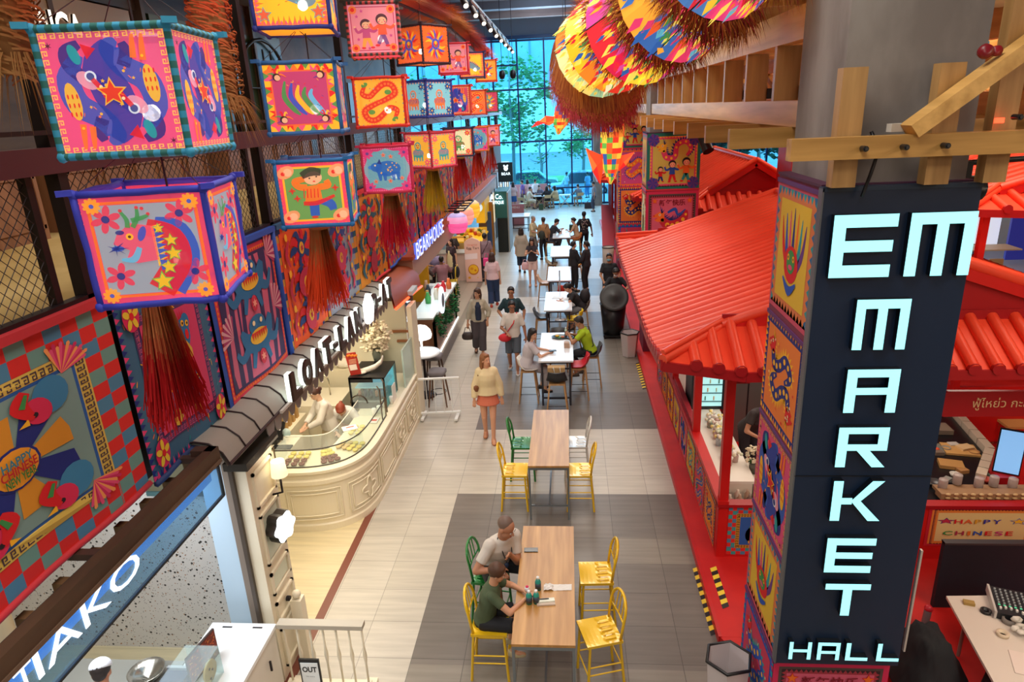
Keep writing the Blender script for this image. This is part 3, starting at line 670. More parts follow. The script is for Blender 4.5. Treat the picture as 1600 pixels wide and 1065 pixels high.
for x in (-2.6,4.4):
    r=random.Random(int(x*10)); b=MB()
    for i in range(420):
        p=Vector((x+r.gauss(0,.4),48.9+r.gauss(0,.2),.1+abs(r.gauss(0,.75)))); u,v=_frame((r.gauss(0,1),r.gauss(0,1),r.gauss(0,1))); b.face([p-u*.1,p-v*.05,p+u*.1,p+v*.05],LEAF)
    solo(b,'shrub','dark green shrub on the pavement %s'%('left of the parked silver car' if x<0 else 'right of the parked silver car'),'shrub',kind=None)
def car(x,y,rz,L,h,color,label,cat='car'):
    t=thing('parked_car',label,cat,(x,y,-.25),rz,'cars in the street outside'); PT=mat(color,.25,.4,coat=.6); b=MB()
    W=1.75; prof=[(-.5,.25),(-.5,.62),(-.46,.80),(-.30,.86),(-.16,1.0*h),(.22,1.0*h),(.38,.90),(.49,.82),(.5,.30)]
    sec=lambda yy,k:[(px*L,yy,pz if pz<.9 else .9+(pz-.9)*1) for px,pz in prof]
    b.loft([[(px*L*(.97),s*W/2*.96 if pz<.9 else s*W/2*.78,pz) for px,pz in prof] for s in (-1,-.99,.99,1)],PT,smooth=False); b.build('body',t,world=False)
    gl=MB(); gm=mat('#35505c',.1,.2)
    for s in (-1,1):gl.face([(-.26*L,s*W*.482,.90),(.34*L,s*W*.482,.90),(.20*L,s*W*.40,.96*h),(-.15*L,s*W*.40,.96*h)],gm)
    gl.build('side_windows',t,world=False)
    for sx in (-.31,.31):
        for s in (-1,1):
            q=MB(); R=Matrix.Rotation(pi/2,3,'X'); q.lathe([(0,-.09),(.33,-.09),(.35,0),(.33,.09),(0,.09)],(sx*L,s*W*.46,.34),mat('#22262a',.7),16,ax=R); q.lathe([(0,-.1),(.2,-.1),(.2,.1),(0,.1)],(sx*L,s*W*.465,.34),mat('#b8c4c8',.3,.6),12,ax=R); q.build('wheel',t,world=False)
car(.9,49.6,0,4.8,1.66,'#dfeaf0','large silver car parked close outside the window'); car(-2.9,53.8,pi,4.4,1.40,'#8fb8b0','pale green saloon car parked behind the silver one')
car(4.6,52.5,0,4.5,1.45,'#c8d4d8','white car parked to the right behind the window column'); car(-8.2,53.5,0,4.4,1.42,'#7fa0b0','blue grey car further left in the street')

# ---------------------------------------------------------------- left mezzanine
MZ=MB(); MZ.b2((-12,-6,4.1),(-3.62,38,4.4),noisy('mezzanine_floor','#b89a5c','#d8bd80',(.8,.8,1),.7)); struct(MZ,'trim_6','upper gallery floor with lit ochre surface')
MZ=MB(); MZ.b2((-12,-6,8.6),(-3.9,38,8.75),mat('#5a4a44',.8)); struct(MZ,'trim_7','ceiling over the upper gallery')
BST=mat('#241d22',.45,.4); RDB=mat('#4f2630',.5)
rail=thing('gallery_railing','dark steel gallery railing with wire mesh above the cloth banners','railing',(-3.5,3,4.4))
b=MB(); b.beam((-3.5,-4,5.6),(-3.5,38,5.6),.12,.17,RDB); b.beam((-3.5,-4,4.62),(-3.5,38,4.62),.08,.08,BST); b.beam((-3.44,-4,5.78),(-3.44,38,5.78),.03,.03,BST); b.build('rail_beam',rail)
posts=[1.25,4.55,7.75,11.2,14.7,18.2,21.7,25.2,28.7,32.2,35.7]
for i,y in enumerate(posts):
    b=MB(); b.b2((-3.56,y-.045,4.3),(-3.46,y+.045,9.3 if i<5 else 6.0),BST)
    b.b2((-3.56,y-.30,4.6),(-3.50,y-.24,5.55),BST); b.build('post',rail)
def wire_mesh(y0,y1,z0,z1,x,m,d=.085,r=.0032):
    b=MB(); H=z1-z0; y=y0-H
    while y<y1:
        for s in (1,-1):
            a=(y,z0) if s==1 else (y+H,z0); e=(y+H,z1) if s==1 else (y,z1)
            (ya,za),(yb,zb)=a,e; dy=yb-ya; ta,tb=0,1
            for lim,sg in ((y0,1),(y1,-1)):
                fa=(ya-lim)*sg; fb=(yb-lim)*sg
                if fa<0 and fb<0:ta=2; break
                if fa<0:ta=max(ta,(lim-ya)/dy)
                if fb<0:tb=min(tb,(lim-ya)/dy)
            if ta<tb:b.tube((x,ya+dy*ta,za+(zb-za)*ta),(x,ya+dy*tb,za+(zb-za)*tb),r,m,n=3,caps=False,smooth=False)
        y+=d
    return b
for y0,y1 in zip(posts[:6],posts[1:7]):
    wire_mesh(y0+.05,y1-.32,4.66,5.52,-3.5,BST,.085 if y0<12 else .14).build('wire_mesh',rail)
# shop counters and fronts along the gallery
BRW=wood('walnut_panel','#7d5238','#9c6c4c',2,.5,6)
def gallery_counter(y0,y1,label,top='#d8cdb8'):
    t=thing('gallery_shop_counter',label,'counter',(-7,(y0+y1)/2,4.4),0,'shop counters on the upper gallery'); b=MB(); b.b2((-7.6,y0,4.4),(-7.0,y1,5.35),BRW); n=int((y1-y0)/.8)
    for i in range(n):
        a=y0+(y1-y0)*i/n+.06; e=y0+(y1-y0)*(i+1)/n-.06
        for q in ((a,4.55,e,4.60),(a,5.2,e,5.25),(a,4.55,a+.04,5.25),(e-.04,4.55,e,5.25)):b.b2((-7.0,q[0],q[1]),(-6.97,q[2],q[3]),BRW)
    b.build('counter_body',t); b=MB(); b.b2((-7.7,y0-.05,5.35),(-6.93,y1+.05,5.42),mat(top,.4)); b.build('counter_top',t)
gallery_counter(5.5,8.7,'brown panelled counter on the upper gallery at far left'); gallery_counter(9.2,13.2,'brown panelled counter on the upper gallery behind the upper lanterns','#6d5040'); gallery_counter(14,19,'long brown counter on the upper gallery further along')
def shelf_unit(y0,y1,x,label,z0=4.4,z1=7.2,col='#7e9a68'):
    t=thing('gallery_shelf',label,'shelf',(x,(y0+y1)/2,z0)); b=MB(); G_=mat(col,.5); b.b2((x-.4,y0,z0),(x-.36,y1,z1),G_)
    for y in (y0,y1-.06):b.b2((x-.4,y,z0),(x,y+.06,z1),G_)
    for k in range(5):b.b2((x-.4,y0,z0+.5+.52*k),(x,y1,z0+.54+.52*k),G_)
    b.build('shelf_frame',t); r=random.Random(int(y0*10))
    return t
for y0,y1,lb in ((5.6,7.0,'green shop shelf with bottles on the upper gallery at far left'),(7.3,8.7,'green shop shelf on the upper gallery right of the first post')):
    shelf_unit(y0,y1,-8.6,lb)
r=random.Random(4)
for k in range(3):
    for i in range(7):
        y=5.75+.16*i; z=4.94+.52*(k+1); b=MB(); c=r.choice(['#2c1a20','#3a2420','#20262c']); b.lathe([(0,0),(.04,0),(.042,.17),(.015,.24),(.015,.32),(0,.32)],(-8.72,y,z),mat(c,.2),8)
        solo(b,'wine_bottle','dark wine bottle on the green shop shelf of the upper gallery','bottle','wine bottles on the gallery shelf')
for i in range(6):
    y=7.45+.18*i; b=MB(); c=['#d83a2c','#e8a02c','#c8302c','#e8c83a','#b83a2c','#e8862c'][i]; b.box((-8.72,y,6.62+.11),(.12,.13,.22),mat(c,.5)); solo(b,'food_packet','bright food packet on the upper green gallery shelf','packet','food packets on the gallery shelf')
# dark framed shop front with name board
sb=thing('gallery_shop','timber shop front on the upper gallery with pale name board','shop front',(-8.2,10.5,4.4)); b=MB()
b.b2((-8.5,8.9,4.4),(-8.3,14,6.6),W_DARK); b.b2((-8.5,8.9,7.9),(-8.3,20,8.6),W_DARK)
for y in (8.9,11.4,14,16.5,19):b.b2((-8.52,y,4.4),(-8.2,y+.12,8.6),mat('#5a4030',.5))
b.build('frame',sb); b=MB(); b.b2((-8.3,9.1,6.7),(-8.22,13.6,7.85),mat('#b9a596',.6)); nb=b.build('name_board',sb); b=MB()
put_text(b,'BIANCA',(-8.2,11.2,7.35),(0,1,0),(0,0,1),(1,0,0),width=1.8,height=.5,m=mat('#fff4e0',.5,emit=1.6),depth=.04,m_side=BST,bold=.02); put_text(b,'GELATO',(-8.2,12.9,7.25),(0,1,0),(0,0,1),(1,0,0),width=.9,height=.2,m=mat('#fff4e0',.5,emit=1.6),bold=.02); b.build('lettering',nb)
for i,(y0,y1) in enumerate(((14.4,17.4),(17.9,21))):
    t=thing('arched_window','black arched shop window on the upper gallery, %s of the two'%('nearer' if i==0 else 'further'),'window',(-8.2,(y0+y1)/2,4.4)); b=MB(); m_=(y0+y1)/2; R_=(y1-y0)/2
    b.b2((-8.4,y0,4.4),(-8.3,y1,8),mat('#2c3a22',.3)); b.build('dark_glass',t); b=MB()
    b.path([(-8.2,y0,4.4),(-8.2,y0,6.6)]+[(-8.2,m_-R_*cos(a*pi/10),6.6+R_*sin(a*pi/10)*.8) for a in range(11)]+[(-8.2,y1,4.4)],.05,BST,4)
    for y in (m_-.5,m_,m_+.5):b.tube((-8.2,y,4.4),(-8.2,y,7.6),.025,BST,n=4)
    for z in (5.4,6.6):b.tube((-8.2,y0,z),(-8.2,y1,z),.025,BST,n=4)
    b.build('arched_frame',t)
t=thing('gallery_shop','brown shop front further along the upper gallery behind the small lanterns','shop front',(-8.2,30,4.4)); b=MB(); b.b2((-8.6,21.2,4.4),(-8.4,38,8.6),noisy('shop_browns','#5c4036','#8a6450',(.5,.6,.8),.6)); b.build('front_wall',t)
b=MB()
for k in range(9):b.b2((-8.4,22+1.8*k,4.6),(-8.36,23.2+1.8*k,7.0),mat(['#3a2a28','#a88a70','#54646c'][k%3],.4))
b.build('display_windows',t)
b=MB(); b.b2((-8.15,13.4,6.1),(-8.05,14.2,7.5),mat('#e8f2ff',.5,emit=1.3)); solo(b,'light_box_sign','white lit sign box on the upper gallery between the lanterns','sign')
# fascia below the gallery, under the banners
fa=MB(); fa.b2((-3.75,-4,2.95),(-3.6,38,4.4),mat('#4a3a34',.8)); struct(fa,'trim_8','dark fascia behind the cloth banners')
lw=MB(); lw.b2((-6.9,-4,0),(-6.7,43,4.1),noisy('stall_back_wall','#d8c6a8','#e8d8bc',(.4,.4,.4),.8)); struct(lw,'wall_stalls','cream wall behind the stalls')

# ---------------------------------------------------------------- banners
BN=[(2.35,4.62,b_rooster,0,'blue and red checked banner with roosters and greeting disc','#c8303a'),(4.68,6.0,b_beasts,0,'pink banner with blue beasts and yellow corner flowers','#2c3f70'),(6.04,7.68,b_demons,0,'pink banner edged in blue with grinning blue beasts',BL),
      (7.72,9.1,b_mandala,0,'bright orange banner with dark round medallions','#2f5f8a'),(9.14,10.6,b_mandala,2,'grey and pink banner with round blue medallions','#3a4a8e'),(10.64,12.5,b_mandala,3,'ochre banner with a thick red edge','#d8303a')]
y=12.6; k=0
names=['red','violet','orange','rose','teal','crimson','yellow','plum','scarlet','blue edged','coral','gold','dark red']
for nm in names:
    y1=y+1.42; BN.append((y,y1-.05,b_mandala,[4,1,0,5,3,4,1,2,5,0,3,4,1][k],'%s patterned cloth banner, number hidden partly by tassels, %s along the gallery'%(nm,['just past the red edged one','second past the red edged one','behind the yellow tassel','behind the fourth lantern column','past the fourth lantern column','behind the red tassels','before the fifth lanterns','at the fifth lanterns','past the fifth lanterns','above the pink lanterns','beyond the pink lanterns','second from the far end','at the far end'][k]),[BL,RD,MG,OR][k%4])); y=y1; k+=1
for i,(y0,y1,fn,v,lab,edge) in enumerate(BN):
    lab=lab.replace(', number hidden partly by tassels,',' hanging')
    t=thing('cloth_banner',lab,'banner',(-3.5,(y0+y1)/2,3.0),0,'painted cloth banners along the gallery'); z1=4.58; z0=3.0 if i else 3.05; b=MB(); A=fn(v); r=random.Random(i)
    # gently rippled cloth: the artwork is bent across the width
    vs=[]; fs=[]; cs=[]; amp=.02
    def P(x,yv,l):return (-3.44+.0012*l+amp*sin(x*9+i)*(1-yv)*.8,y0+(y1-y0)*x,z0+(z1-z0)*yv+.02*sin(x*5+i)*(1-yv))
    for pts,c,l in A.p:
        if l==0:
            n=12
            for a in range(n):
                o=len(vs); vs+=[P(a/n,0,0),P((a+1)/n,0,0),P((a+1)/n,1,0),P(a/n,1,0)]; fs.append((o,o+1,o+2,o+3)); cs.append(c)
            continue
        qs=[]
        for a in range(len(pts)):
            p,q=pts[a],pts[(a+1)%len(pts)]; n=max(1,int(max(abs(p[0]-q[0]),abs(p[1]-q[1]))*10))
            qs+=[(p[0]+(q[0]-p[0])*u/n,p[1]+(q[1]-p[1])*u/n) for u in range(n)]
        if l<=4 and max(p[0] for p in pts)-min(p[0] for p in pts)>.3:
            x0=min(p[0] for p in pts); x1=max(p[0] for p in pts); yy0=min(p[1] for p in pts); yy1=max(p[1] for p in pts)
            if len(pts)==4 and abs(pts[0][1]-pts[1][1])<1e-6 and abs(pts[1][0]-pts[2][0])<1e-6:
                n=8
                for a in range(n):
                    o=len(vs); xa=x0+(x1-x0)*a/n; xb=x0+(x1-x0)*(a+1)/n; vs+=[P(xa,yy0,l*3),P(xb,yy0,l*3),P(xb,yy1,l*3),P(xa,yy1,l*3)]; fs.append((o,o+1,o+2,o+3)); cs.append(c)
                continue
        o=len(vs); m_=(sum(p[0] for p in qs)/len(qs),sum(p[1] for p in qs)/len(qs))
        vs+=[P(x,yv,l*3) for x,yv in qs]; fs.append(tuple(range(o,o+len(qs)))); cs.append(c)
    b.add(vs,fs,ART,cs)
    for tt in A.t:put_text(b,tt[0],P(tt[1],tt[2],34),(0,1,0),(0,0,1),(1,0,0),width=tt[3]*(y1-y0),height=.058,m=ART,col=tt[4],bold=.02)
    b.build('painted_cloth',t)
    b=MB(); E=mat(edge,.7); b.beam((-3.43,y0,z1+.02),(-3.43,y1,z1+.02),.06,.06,E); b.path([(-3.43+.02*sin(x*9/8+i),y0+(y1-y0)*x/8,z0) for x in range(9)],.028,E,5)
    if i in (2,5,8,11):b.path([(-3.43,y1-.03,z1),(-3.42,y1-.03,z0)],.035,E,5)
    b.build('hem',t)
# ---------------------------------------------------------------- square cloth lanterns
WIRE=mat('#1c1a1e',.5)
def lantern(x,y,z,rz,fn,v,trim,label,L=.64,H=.60,bulb=(.08,-.12,-.1),tassel=None,check=None):
    t=thing('cloth_lantern',label,'lantern',(x,y,z),rz,'square cloth lanterns hung along the gallery'); h=L/2; hh=H/2
    A=fn(v)
    for k in range(4):
        R=Matrix.Rotation(k*pi/2,3,'Z'); U=R @ Vector((1,0,0)); N=R @ Vector((0,-1,0)); b=MB()
        if k==2:b.face([R @ Vector(p) for p in ((-h,-h,-hh),(h,-h,-hh),(h,-h,hh),(-h,-h,hh))],ART_LIT,A.p[0][1])
        else:put_art(b,A,R @ Vector((-h,-h,-hh)),U*L,Vector((0,0,H)),N,ART_LIT)
        b.build('cloth_panel',t,world=False)
    b=MB(); b.face([(-h,-h,-hh),(-h,h,-hh),(h,h,-hh),(h,-h,-hh)],ART_LIT,A.p[0][1]); b.build('bottom_cloth',t,world=False)
    b=MB(); T=mat(trim,.7,emit=.12); r=random.Random(int(x*10+y*100+z*7)); rr=.020
    C8=[Vector((sx*h,sy*h,sz*hh)) for sz in (-1,1) for sx,sy in ((-1,-1),(1,-1),(1,1),(-1,1))]
    for i,j in ((0,1),(1,2),(2,3),(3,0),(4,5),(5,6),(6,7),(7,4),(0,4),(1,5),(2,6),(3,7)):
        p,q=C8[i],C8[j]; m_=(p+q)/2; out=Vector((m_.x,m_.y,m_.z)).normalized(); pts=[p+(q-p)*u/6+out*(.006*r.uniform(-1,1)) for u in range(7)]
        if check:
            for a in range(18):
                pa,pb=p+(q-p)*a/18,p+(q-p)*(a+1)/18; b.tube(pa,pb,rr,mat(trim if a%2 else check,.7,emit=.12),n=5,caps=False)
        else:b.path(pts,rr,T,5)
        for e in (p,q):b.ell(e+out*.004,rr*1.35,T,6,4)
    for i in (4,5,6,7):b.box(C8[i]+Vector((C8[i].x*.10,C8[i].y*.10,.015)),(.07,.035,.03),T,rz=r.uniform(-.6,.6))
    b.build('cloth_trim',t,world=False)
    b=MB(); b.ell((bulb[0],bulb[1],bulb[2]),.045,mat('#fff6e0',.5,emit=60),12,8); bo=b.build('bulb',t,world=False)
    b=MB(); b.tube((bulb[0],bulb[1],bulb[2]+.04),(bulb[0],bulb[1],bulb[2]+.10),.02,WIRE,n=8); b.build('bulb_socket',bo,world=False)
    b=MB(); b.tube((bulb[0],bulb[1],bulb[2]+.1),(bulb[0],bulb[1],.55),.006,WIRE,n=4)
    for sx,sy in ((-1,-1),(1,-1),(1,1),(-1,1)):b.tube((sx*h,sy*h,hh),(0,0,hh+.30),.003,WIRE,n=3)
    b.tube((0,0,hh+.30),(0,0,9.0-z if z>6.5 else .86),.004,WIRE,n=3); b.build('hanging_wire',t,world=False)
    return t
LY=[3.78,6.67,9.63,12.80,16.30,19.43,22.80]; LX=-2.5
lantern(LX,3.86,6.86,.0,a_serpents,2,'#d8352a','orange lantern whose lowest edge hangs at the top left corner')
lantern(LX+.20,LY[0],5.96,.13,a_twins,0,'#2a86a8','large pink lantern with two dark blue star covered beasts and checked trim',check='#1f5f5a')
lantern(LX+.19,LY[0],5.17,.22,a_dragonhead,0,'#3038a8','large lantern with red dragon head and yellow stars, blue trim')
lantern(LX+.06,LY[1],6.85,.22,a_sea,0,'#26307e','yellow lantern with blue sea beast and two orange stars')
lantern(LX+.05,LY[1],5.97,.22,a_dancers,0,'#2c5f98','magenta lantern with feathered figures in the corners')
lantern(LX+.05,LY[1],5.12,.20,a_girl,0,'#2468a4','lantern with a child in orange top and dark cap on green')
lantern(LX,LY[2],6.83,.20,a_couple,0,'#3a3a38','pink lantern with two children and dotted dark trim',check='#c84a48')
lantern(LX,LY[2],5.95,.18,a_serpents,0,'#d83028','yellow lantern with coiled red serpents')
lantern(LX,LY[2],5.09,.20,a_pig,0,'#c42c50','lantern with a spotted blue pig on teal')
lantern(LX,LY[3],6.90,-.60,a_mask,0,'#3a2430','orange lantern turned corner on with flame masks')
lantern(LX,LY[3],6.02,-.60,a_tiger,2,'#2a3a8e','blue cornered lantern turned corner on with orange birds')
lantern(LX,LY[3],5.15,-.58,a_tiger,0,'#b83044','yellow lantern turned corner on with teal beasts')
lantern(LX,LY[4],6.89,.1,a_couple,1,'#d02a3a','red lantern with pale dancers, fifth column top'); lantern(LX,LY[4],6.02,.1,a_twins,1,'#d8402c','rose lantern with dark blue beasts, fifth column middle'); lantern(LX,LY[4],5.12,.1,a_tiger,1,'#28304e','cream lantern with green figure and red dots, fifth column bottom')
lantern(LX,LY[5],6.92,.1,a_sea,0,'#22285e','yellow lantern with blue sea beast, small and sixth in the top row'); lantern(LX,LY[5],5.99,.1,a_serpents,2,'#b83a2c','orange lantern with serpent, sixth in the middle row'); lantern(LX,LY[5],5.05,.1,a_pig,0,'#e0702c','teal and orange lantern, sixth in the bottom row')
lantern(LX,LY[6],6.94,.1,a_mask,2,'#d83a2c','amber lantern, last and smallest of the top row'); lantern(LX,LY[6],6.02,.1,a_mask,1,'#2f7a4c','green edged orange lantern, last of the middle row'); lantern(LX,LY[6],5.0,.1,a_couple,2,'#c8402c','pink orange lantern, last of the bottom row')
# ---------------------------------------------------------------- raffia tassels
def mix(c1,c2,t):
    a,b_=LC(c1),LC(c2); return tuple(a[i]*(1-t)+b_[i]*t for i in range(3))+(1.,)
def tassel(x,y,z,L,c1,c2,label,seed,n=260,w0=.07,w1=.20):
    r=random.Random(seed); b=MB(); t=thing('raffia_tassel',label,'tassel',(x,y,z),0,'raffia tassels below the lanterns')
    for i in range(n):
        a=r.uniform(0,6.28); q=sqrt(r.random()); l=L*r.uniform(.75,1.05); w=r.uniform(.0025,.005); prev=None; cs=r.uniform(-.12,.12); ph=r.uniform(0,6)
        K=6; da=Vector((-sin(a+1),cos(a+1),0))*w
        for k in range(K+1):
            u=k/K; rad=(w0+(w1-w0)*u**1.2)*q+.012*sin(ph+u*7)*u; p=Vector((x+rad*cos(a),y+rad*sin(a),z-l*u)); cur=(p-da,p+da)
            if prev:b.face([prev[0],prev[1],cur[1],cur[0]],RAFFIA,mix(c1,c2,min(1,max(0,(u-.22+cs)*2.3))))
            prev=cur
    b.build('strands',t); b=MB(); b.lathe([(.05,.03),(w0+.012,0),(w0+.012,-.05),(.05,-.06)],(x,y,z),mat('#a87844',.8),14); b.build('binding',t)
tassel(LX,LY[0]+.02,4.84,.84,'#c8935a','#b8141c','long tan to deep red tassel below the dragon head lantern',1,420,.07,.19)
tassel(LX,LY[1],4.79,.86,'#b08a50','#e0461a','tan to orange tassel below the lantern with the child',2,380,.085,.23)
tassel(LX,LY[2],4.76,.80,'#8f7a3c','#d01a34','olive to red tassel below the blue pig lantern',3,320,.09,.24)
tassel(LX,LY[3],4.82,.80,'#8a7a34','#c8a828','olive yellow tassel below the corner on yellow lantern',4,260,.1,.24)
tassel(LX,LY[4],4.79,.80,'#b02a30','#d02a24','red tassel below the cream lantern in the fifth column',5,200,.1,.24); tassel(LX,LY[5],4.72,.8,'#a82a2c','#e0401c','red orange tassel below the sixth lantern',6,180,.1,.24); tassel(LX,LY[6],4.67,.8,'#a86a3c','#d0301c','last red tassel at the far end of the row',7,150,.1,.24)
# ---------------------------------------------------------------- raffia wrapped posts and garland above
def raffia_roll(x,y,z0,z1,rad,cols,label,seed,n=700,groupname='raffia rolls by the gallery'):
    r=random.Random(seed); b=MB(); t=thing('raffia_roll',label,'raffia roll',(x,y,z0),0,groupname); b.lathe([(rad*.75,z0),(rad*.8,(z0+z1)/2),(rad*.75,z1)],(x,y,0),mat(cols[0],.9),16); b.build('core',t); b=MB()
    for i in range(n):
        a=r.uniform(0,6.28); z=r.uniform(z0,z1); u=(z-z0)/(z1-z0); c=mix(cols[0],cols[1],min(1,max(0,u*1.3-.2+r.uniform(-.15,.15)))); K=5; prev=None; da=r.uniform(.5,1.1); dz=r.uniform(-.03,.03); k_=r.uniform(.85,1.12)
        for k in range(K+1):
            aa=a+da*k/K; rr=rad*k_*(1+.05*sin(k)); p=Vector((x+rr*cos(aa),y+rr*sin(aa),z+dz*k/K-.04*(k/K)**2)); cur=(p+Vector((0,0,.006)),p-Vector((0,0,.006)))
            if prev:b.face([prev[0],prev[1],cur[1],cur[0]],RAFFIA,c)
            prev=cur
    for i in range(90):
        a=r.uniform(0,6.28); p=Vector((x+rad*cos(a),y+rad*sin(a),z0+.1)); q=p+Vector((cos(a)*.15,sin(a)*.15,-r.uniform(.1,.5))); b.face([p,p+Vector((.008,0,0)),q],RAFFIA,cols[0])
    b.build('wrapping',t)
raffia_roll(-3.02,3.86,6.1,7.4,.15,('#a87c48','#b88850'),'tan raffia roll at the top left edge',1)
raffia_roll(-2.95,6.02,5.9,7.2,.17,('#a87444','#e03a1c'),'tan to red raffia roll behind the star covered beasts lantern',2)
def garland(pts,cols,label,seed,L=.5,n=900):
    r=random.Random(seed); b=MB(); t=thing('raffia_garland',label,'garland',pts[0],0); b.path(pts,.03,mat('#3a2420',.8),6); b.build('rope',t); b=MB(); m_=len(pts)-1
    for i in range(n):
        u=r.random()*m_; k=min(int(u),m_-1); f=u-k; p=Vector(pts[k]).lerp(Vector(pts[k+1]),f); c0=cols[int(u/m_*(len(cols)-1))]; c1=cols[min(int(u/m_*(len(cols)-1))+1,len(cols)-1)]; c=mix(c0,c1,(u/m_*(len(cols)-1))%1)
        a=r.uniform(-.9,.6); d=Vector((cos(a)*.8,r.uniform(-.5,.3),sin(a)*.4+.3)).normalized() if r.random()<.75 else Vector((-.8,-.2,.1)); l=L*r.uniform(.6,1.1); q=p+d*l+Vector((0,0,-.16*l)); mdl=p+d*l*.6+Vector((0,0,.02)); w=Vector((.004,.012,.0))
        b.face([p-w,p+w,mdl+w,mdl-w],RAFFIA,c); b.face([mdl-w,mdl+w,q],RAFFIA,c)
    b.build('fringe',t)
garland([(-2.9,6.0,7.15),(-2.85,8.5,7.35),(-2.8,11,7.5),(-2.8,14,7.62),(-2.8,17,7.75),(-2.8,20.5,7.65),(-2.8,24.5,7.4)],['#a87c3c','#b87a34','#b8863c','#c8484a','#c8883c','#c03a34','#e04a28'],'long raffia fringe garland above the lantern rows in orange, rose and red',3,.62,5200)
# track light rail
t=thing('track_light','ceiling track with black spotlights running to the far window','track light',(-2.2,12,7.9)); b=MB(); b.beam((-2.0,11,8.05),(-2.1,27,8.1),.05,.05,mat('#6a7078',.4,.5)); b.build('track',t)
for i in range(10):
    y=13+1.5*i; b=MB(); b.tube((-2.02,y,8.05),(-2.0,y,7.85),.015,BST,n=5); b.tube((-2.0,y+.06,7.88),(-1.9,y-.12,7.70),.055,BST,.065,10); b.tube((-1.9,y-.12,7.70),(-1.898,y-.124,7.696),.05,mat('#fff2d8',.5,emit=4),n=10); b.build('spotlight',t)
for i,(x,y,z) in enumerate(((-.1,30,7.4),(-2.9,33,7.2),(-2.4,33,7.2))):
    b=MB(); b.tube((x,y,10.4),(x,y,z+.2),.012,BST,n=4); b.lathe([(.02,.25),(.12,.2),(.15,.02),(.10,-.12),(0,-.14)],(x,y,z),BST,12); b.ell((x,y,z-.06),.08,mat('#ffe8c0',.5,emit=4),8,5); solo(b,'pendant_lamp',['black pendant lamp hanging alone before the window','small pendant lamp by the left window mullion','small pendant lamp right of the other by the left mullion'][i],'lamp')

# ---------------------------------------------------------------- big dragon lantern with raffia rims
DL=painted('lit_dragon_paper',emit=.8,r=.6)
dg=thing('dragon_lantern','huge lit paper dragon with raffia fringed rings hanging from the ceiling','lantern',(.5,7.5,6.5))
RG=[(Vector((.62,8.6,6.58)),.54),(Vector((.76,8.0,6.63)),.56),(Vector((.98,7.3,6.70)),.57),(Vector((1.24,6.5,6.86)),.57),(Vector((1.40,5.5,7.12)),.60)]
AX=[Vector((.42,-.85,.30)).normalized()]*5
PALS=[['#e8f0a8','#f6e27a','#9fd0a0','#f0863a','#f4d65a','#fff0b0'],['#f6c22c','#f08a28','#e03a28','#f4e05a','#8fc88a','#f6f0c0'],['#e0303a','#d8204a','#f6d83a','#d84a9a','#f0a030','#3f8a4c'],['#f0a83a','#3a6ab0','#d83a6a','#f6d65a','#5ab0c8','#e85a2c'],['#f0703a','#4a7ab8','#e0407a','#f6c83a','#d82a3a','#6ab8c8']]
for i,(c,rad) in enumerate(RG):
    ax=AX[i]; u,v=_frame(ax); n=20; pal=PALS[i]; r=random.Random(i+20); b=MB(); far=c-ax*.62; r0,r1=rad*.80,rad*1.0
    P=lambda a,s:c.lerp(far,s)+(u*cos(a)+v*sin(a))*(r0+(r1-r0)*s)
    for k in range(n):
        a0,a1=2*pi*k/n,2*pi*(k+1)/n; col=pal[(k//2)%len(pal)]
        for q in range(3):b.face([P(a0,q/3),P(a1,q/3),P(a1,(q+1)/3),P(a0,(q+1)/3)],DL,col if q else pal[(k//3+2)%len(pal)])
    for k in range(230):     # painted scales, flames and leaves
        a=r.uniform(0,6.28); s=r.uniform(.08,.85); da=r.uniform(.02,.07); ds=r.uniform(.05,.34); cc=r.choice(pal+['#d8263a','#2f5fa8','#f8e060','#3f8a4c'])
        o=[P(a-da,s),P(a,s-ds*.5),P(a+da,s),P(a+da*.3,s+ds)]; nrm=[(x-(c.lerp(far,s))).normalized()*.004*(1+k%3) for x in o]; b.face([x+y for x,y in zip(o,nrm)],DL,cc); b.face([x-y for x,y in zip(o,nrm)],DL,cc)
    pr_=b.build('paper_ring',dg)
    b=MB(); b.path([P(2*pi*k/24,0)+(P(2*pi*k/24,0)-c).normalized()*.01 for k in range(24)],.013,mat('#3a1c1c',.7),5,closed=True)
    for k in range(6):a=2*pi*k/6; b.tube(P(a,0),P(a,1),.007,mat('#4a2a20',.7),n=4)
    b.build('hoop',pr_)
    b=MB()
    for k in range(1500):
        a=r.uniform(0,6.28); p=P(a,0); out=(p-c).normalized(); l=r.uniform(.14,.32) if i else r.uniform(.18,.34); side=ax.cross(out)
        d=(out*r.uniform(.35,1.0)-ax*r.uniform(-.2,.8)+side*r.uniform(-.5,.5)+Vector((0,0,-.35))).normalized(); m_=p+d*l*.5; e=p+d*l+side*r.uniform(-.06,.06)+Vector((0,0,-.05)); w=side*.0045
        cc=mix('#6a3018','#c8823a',r.random()) if r.random()<.75 else mix('#a8263a','#7a1c2c',r.random()); b.face([p-w,p+w,m_+w,m_-w],RAFFIA,cc); b.face([m_-w,m_+w,e],RAFFIA,cc)
    b.build('raffia_fringe',pr_)
b=MB(); r=random.Random(77); c,rad=RG[0]; ax=AX[0]; u,v=_frame(ax)
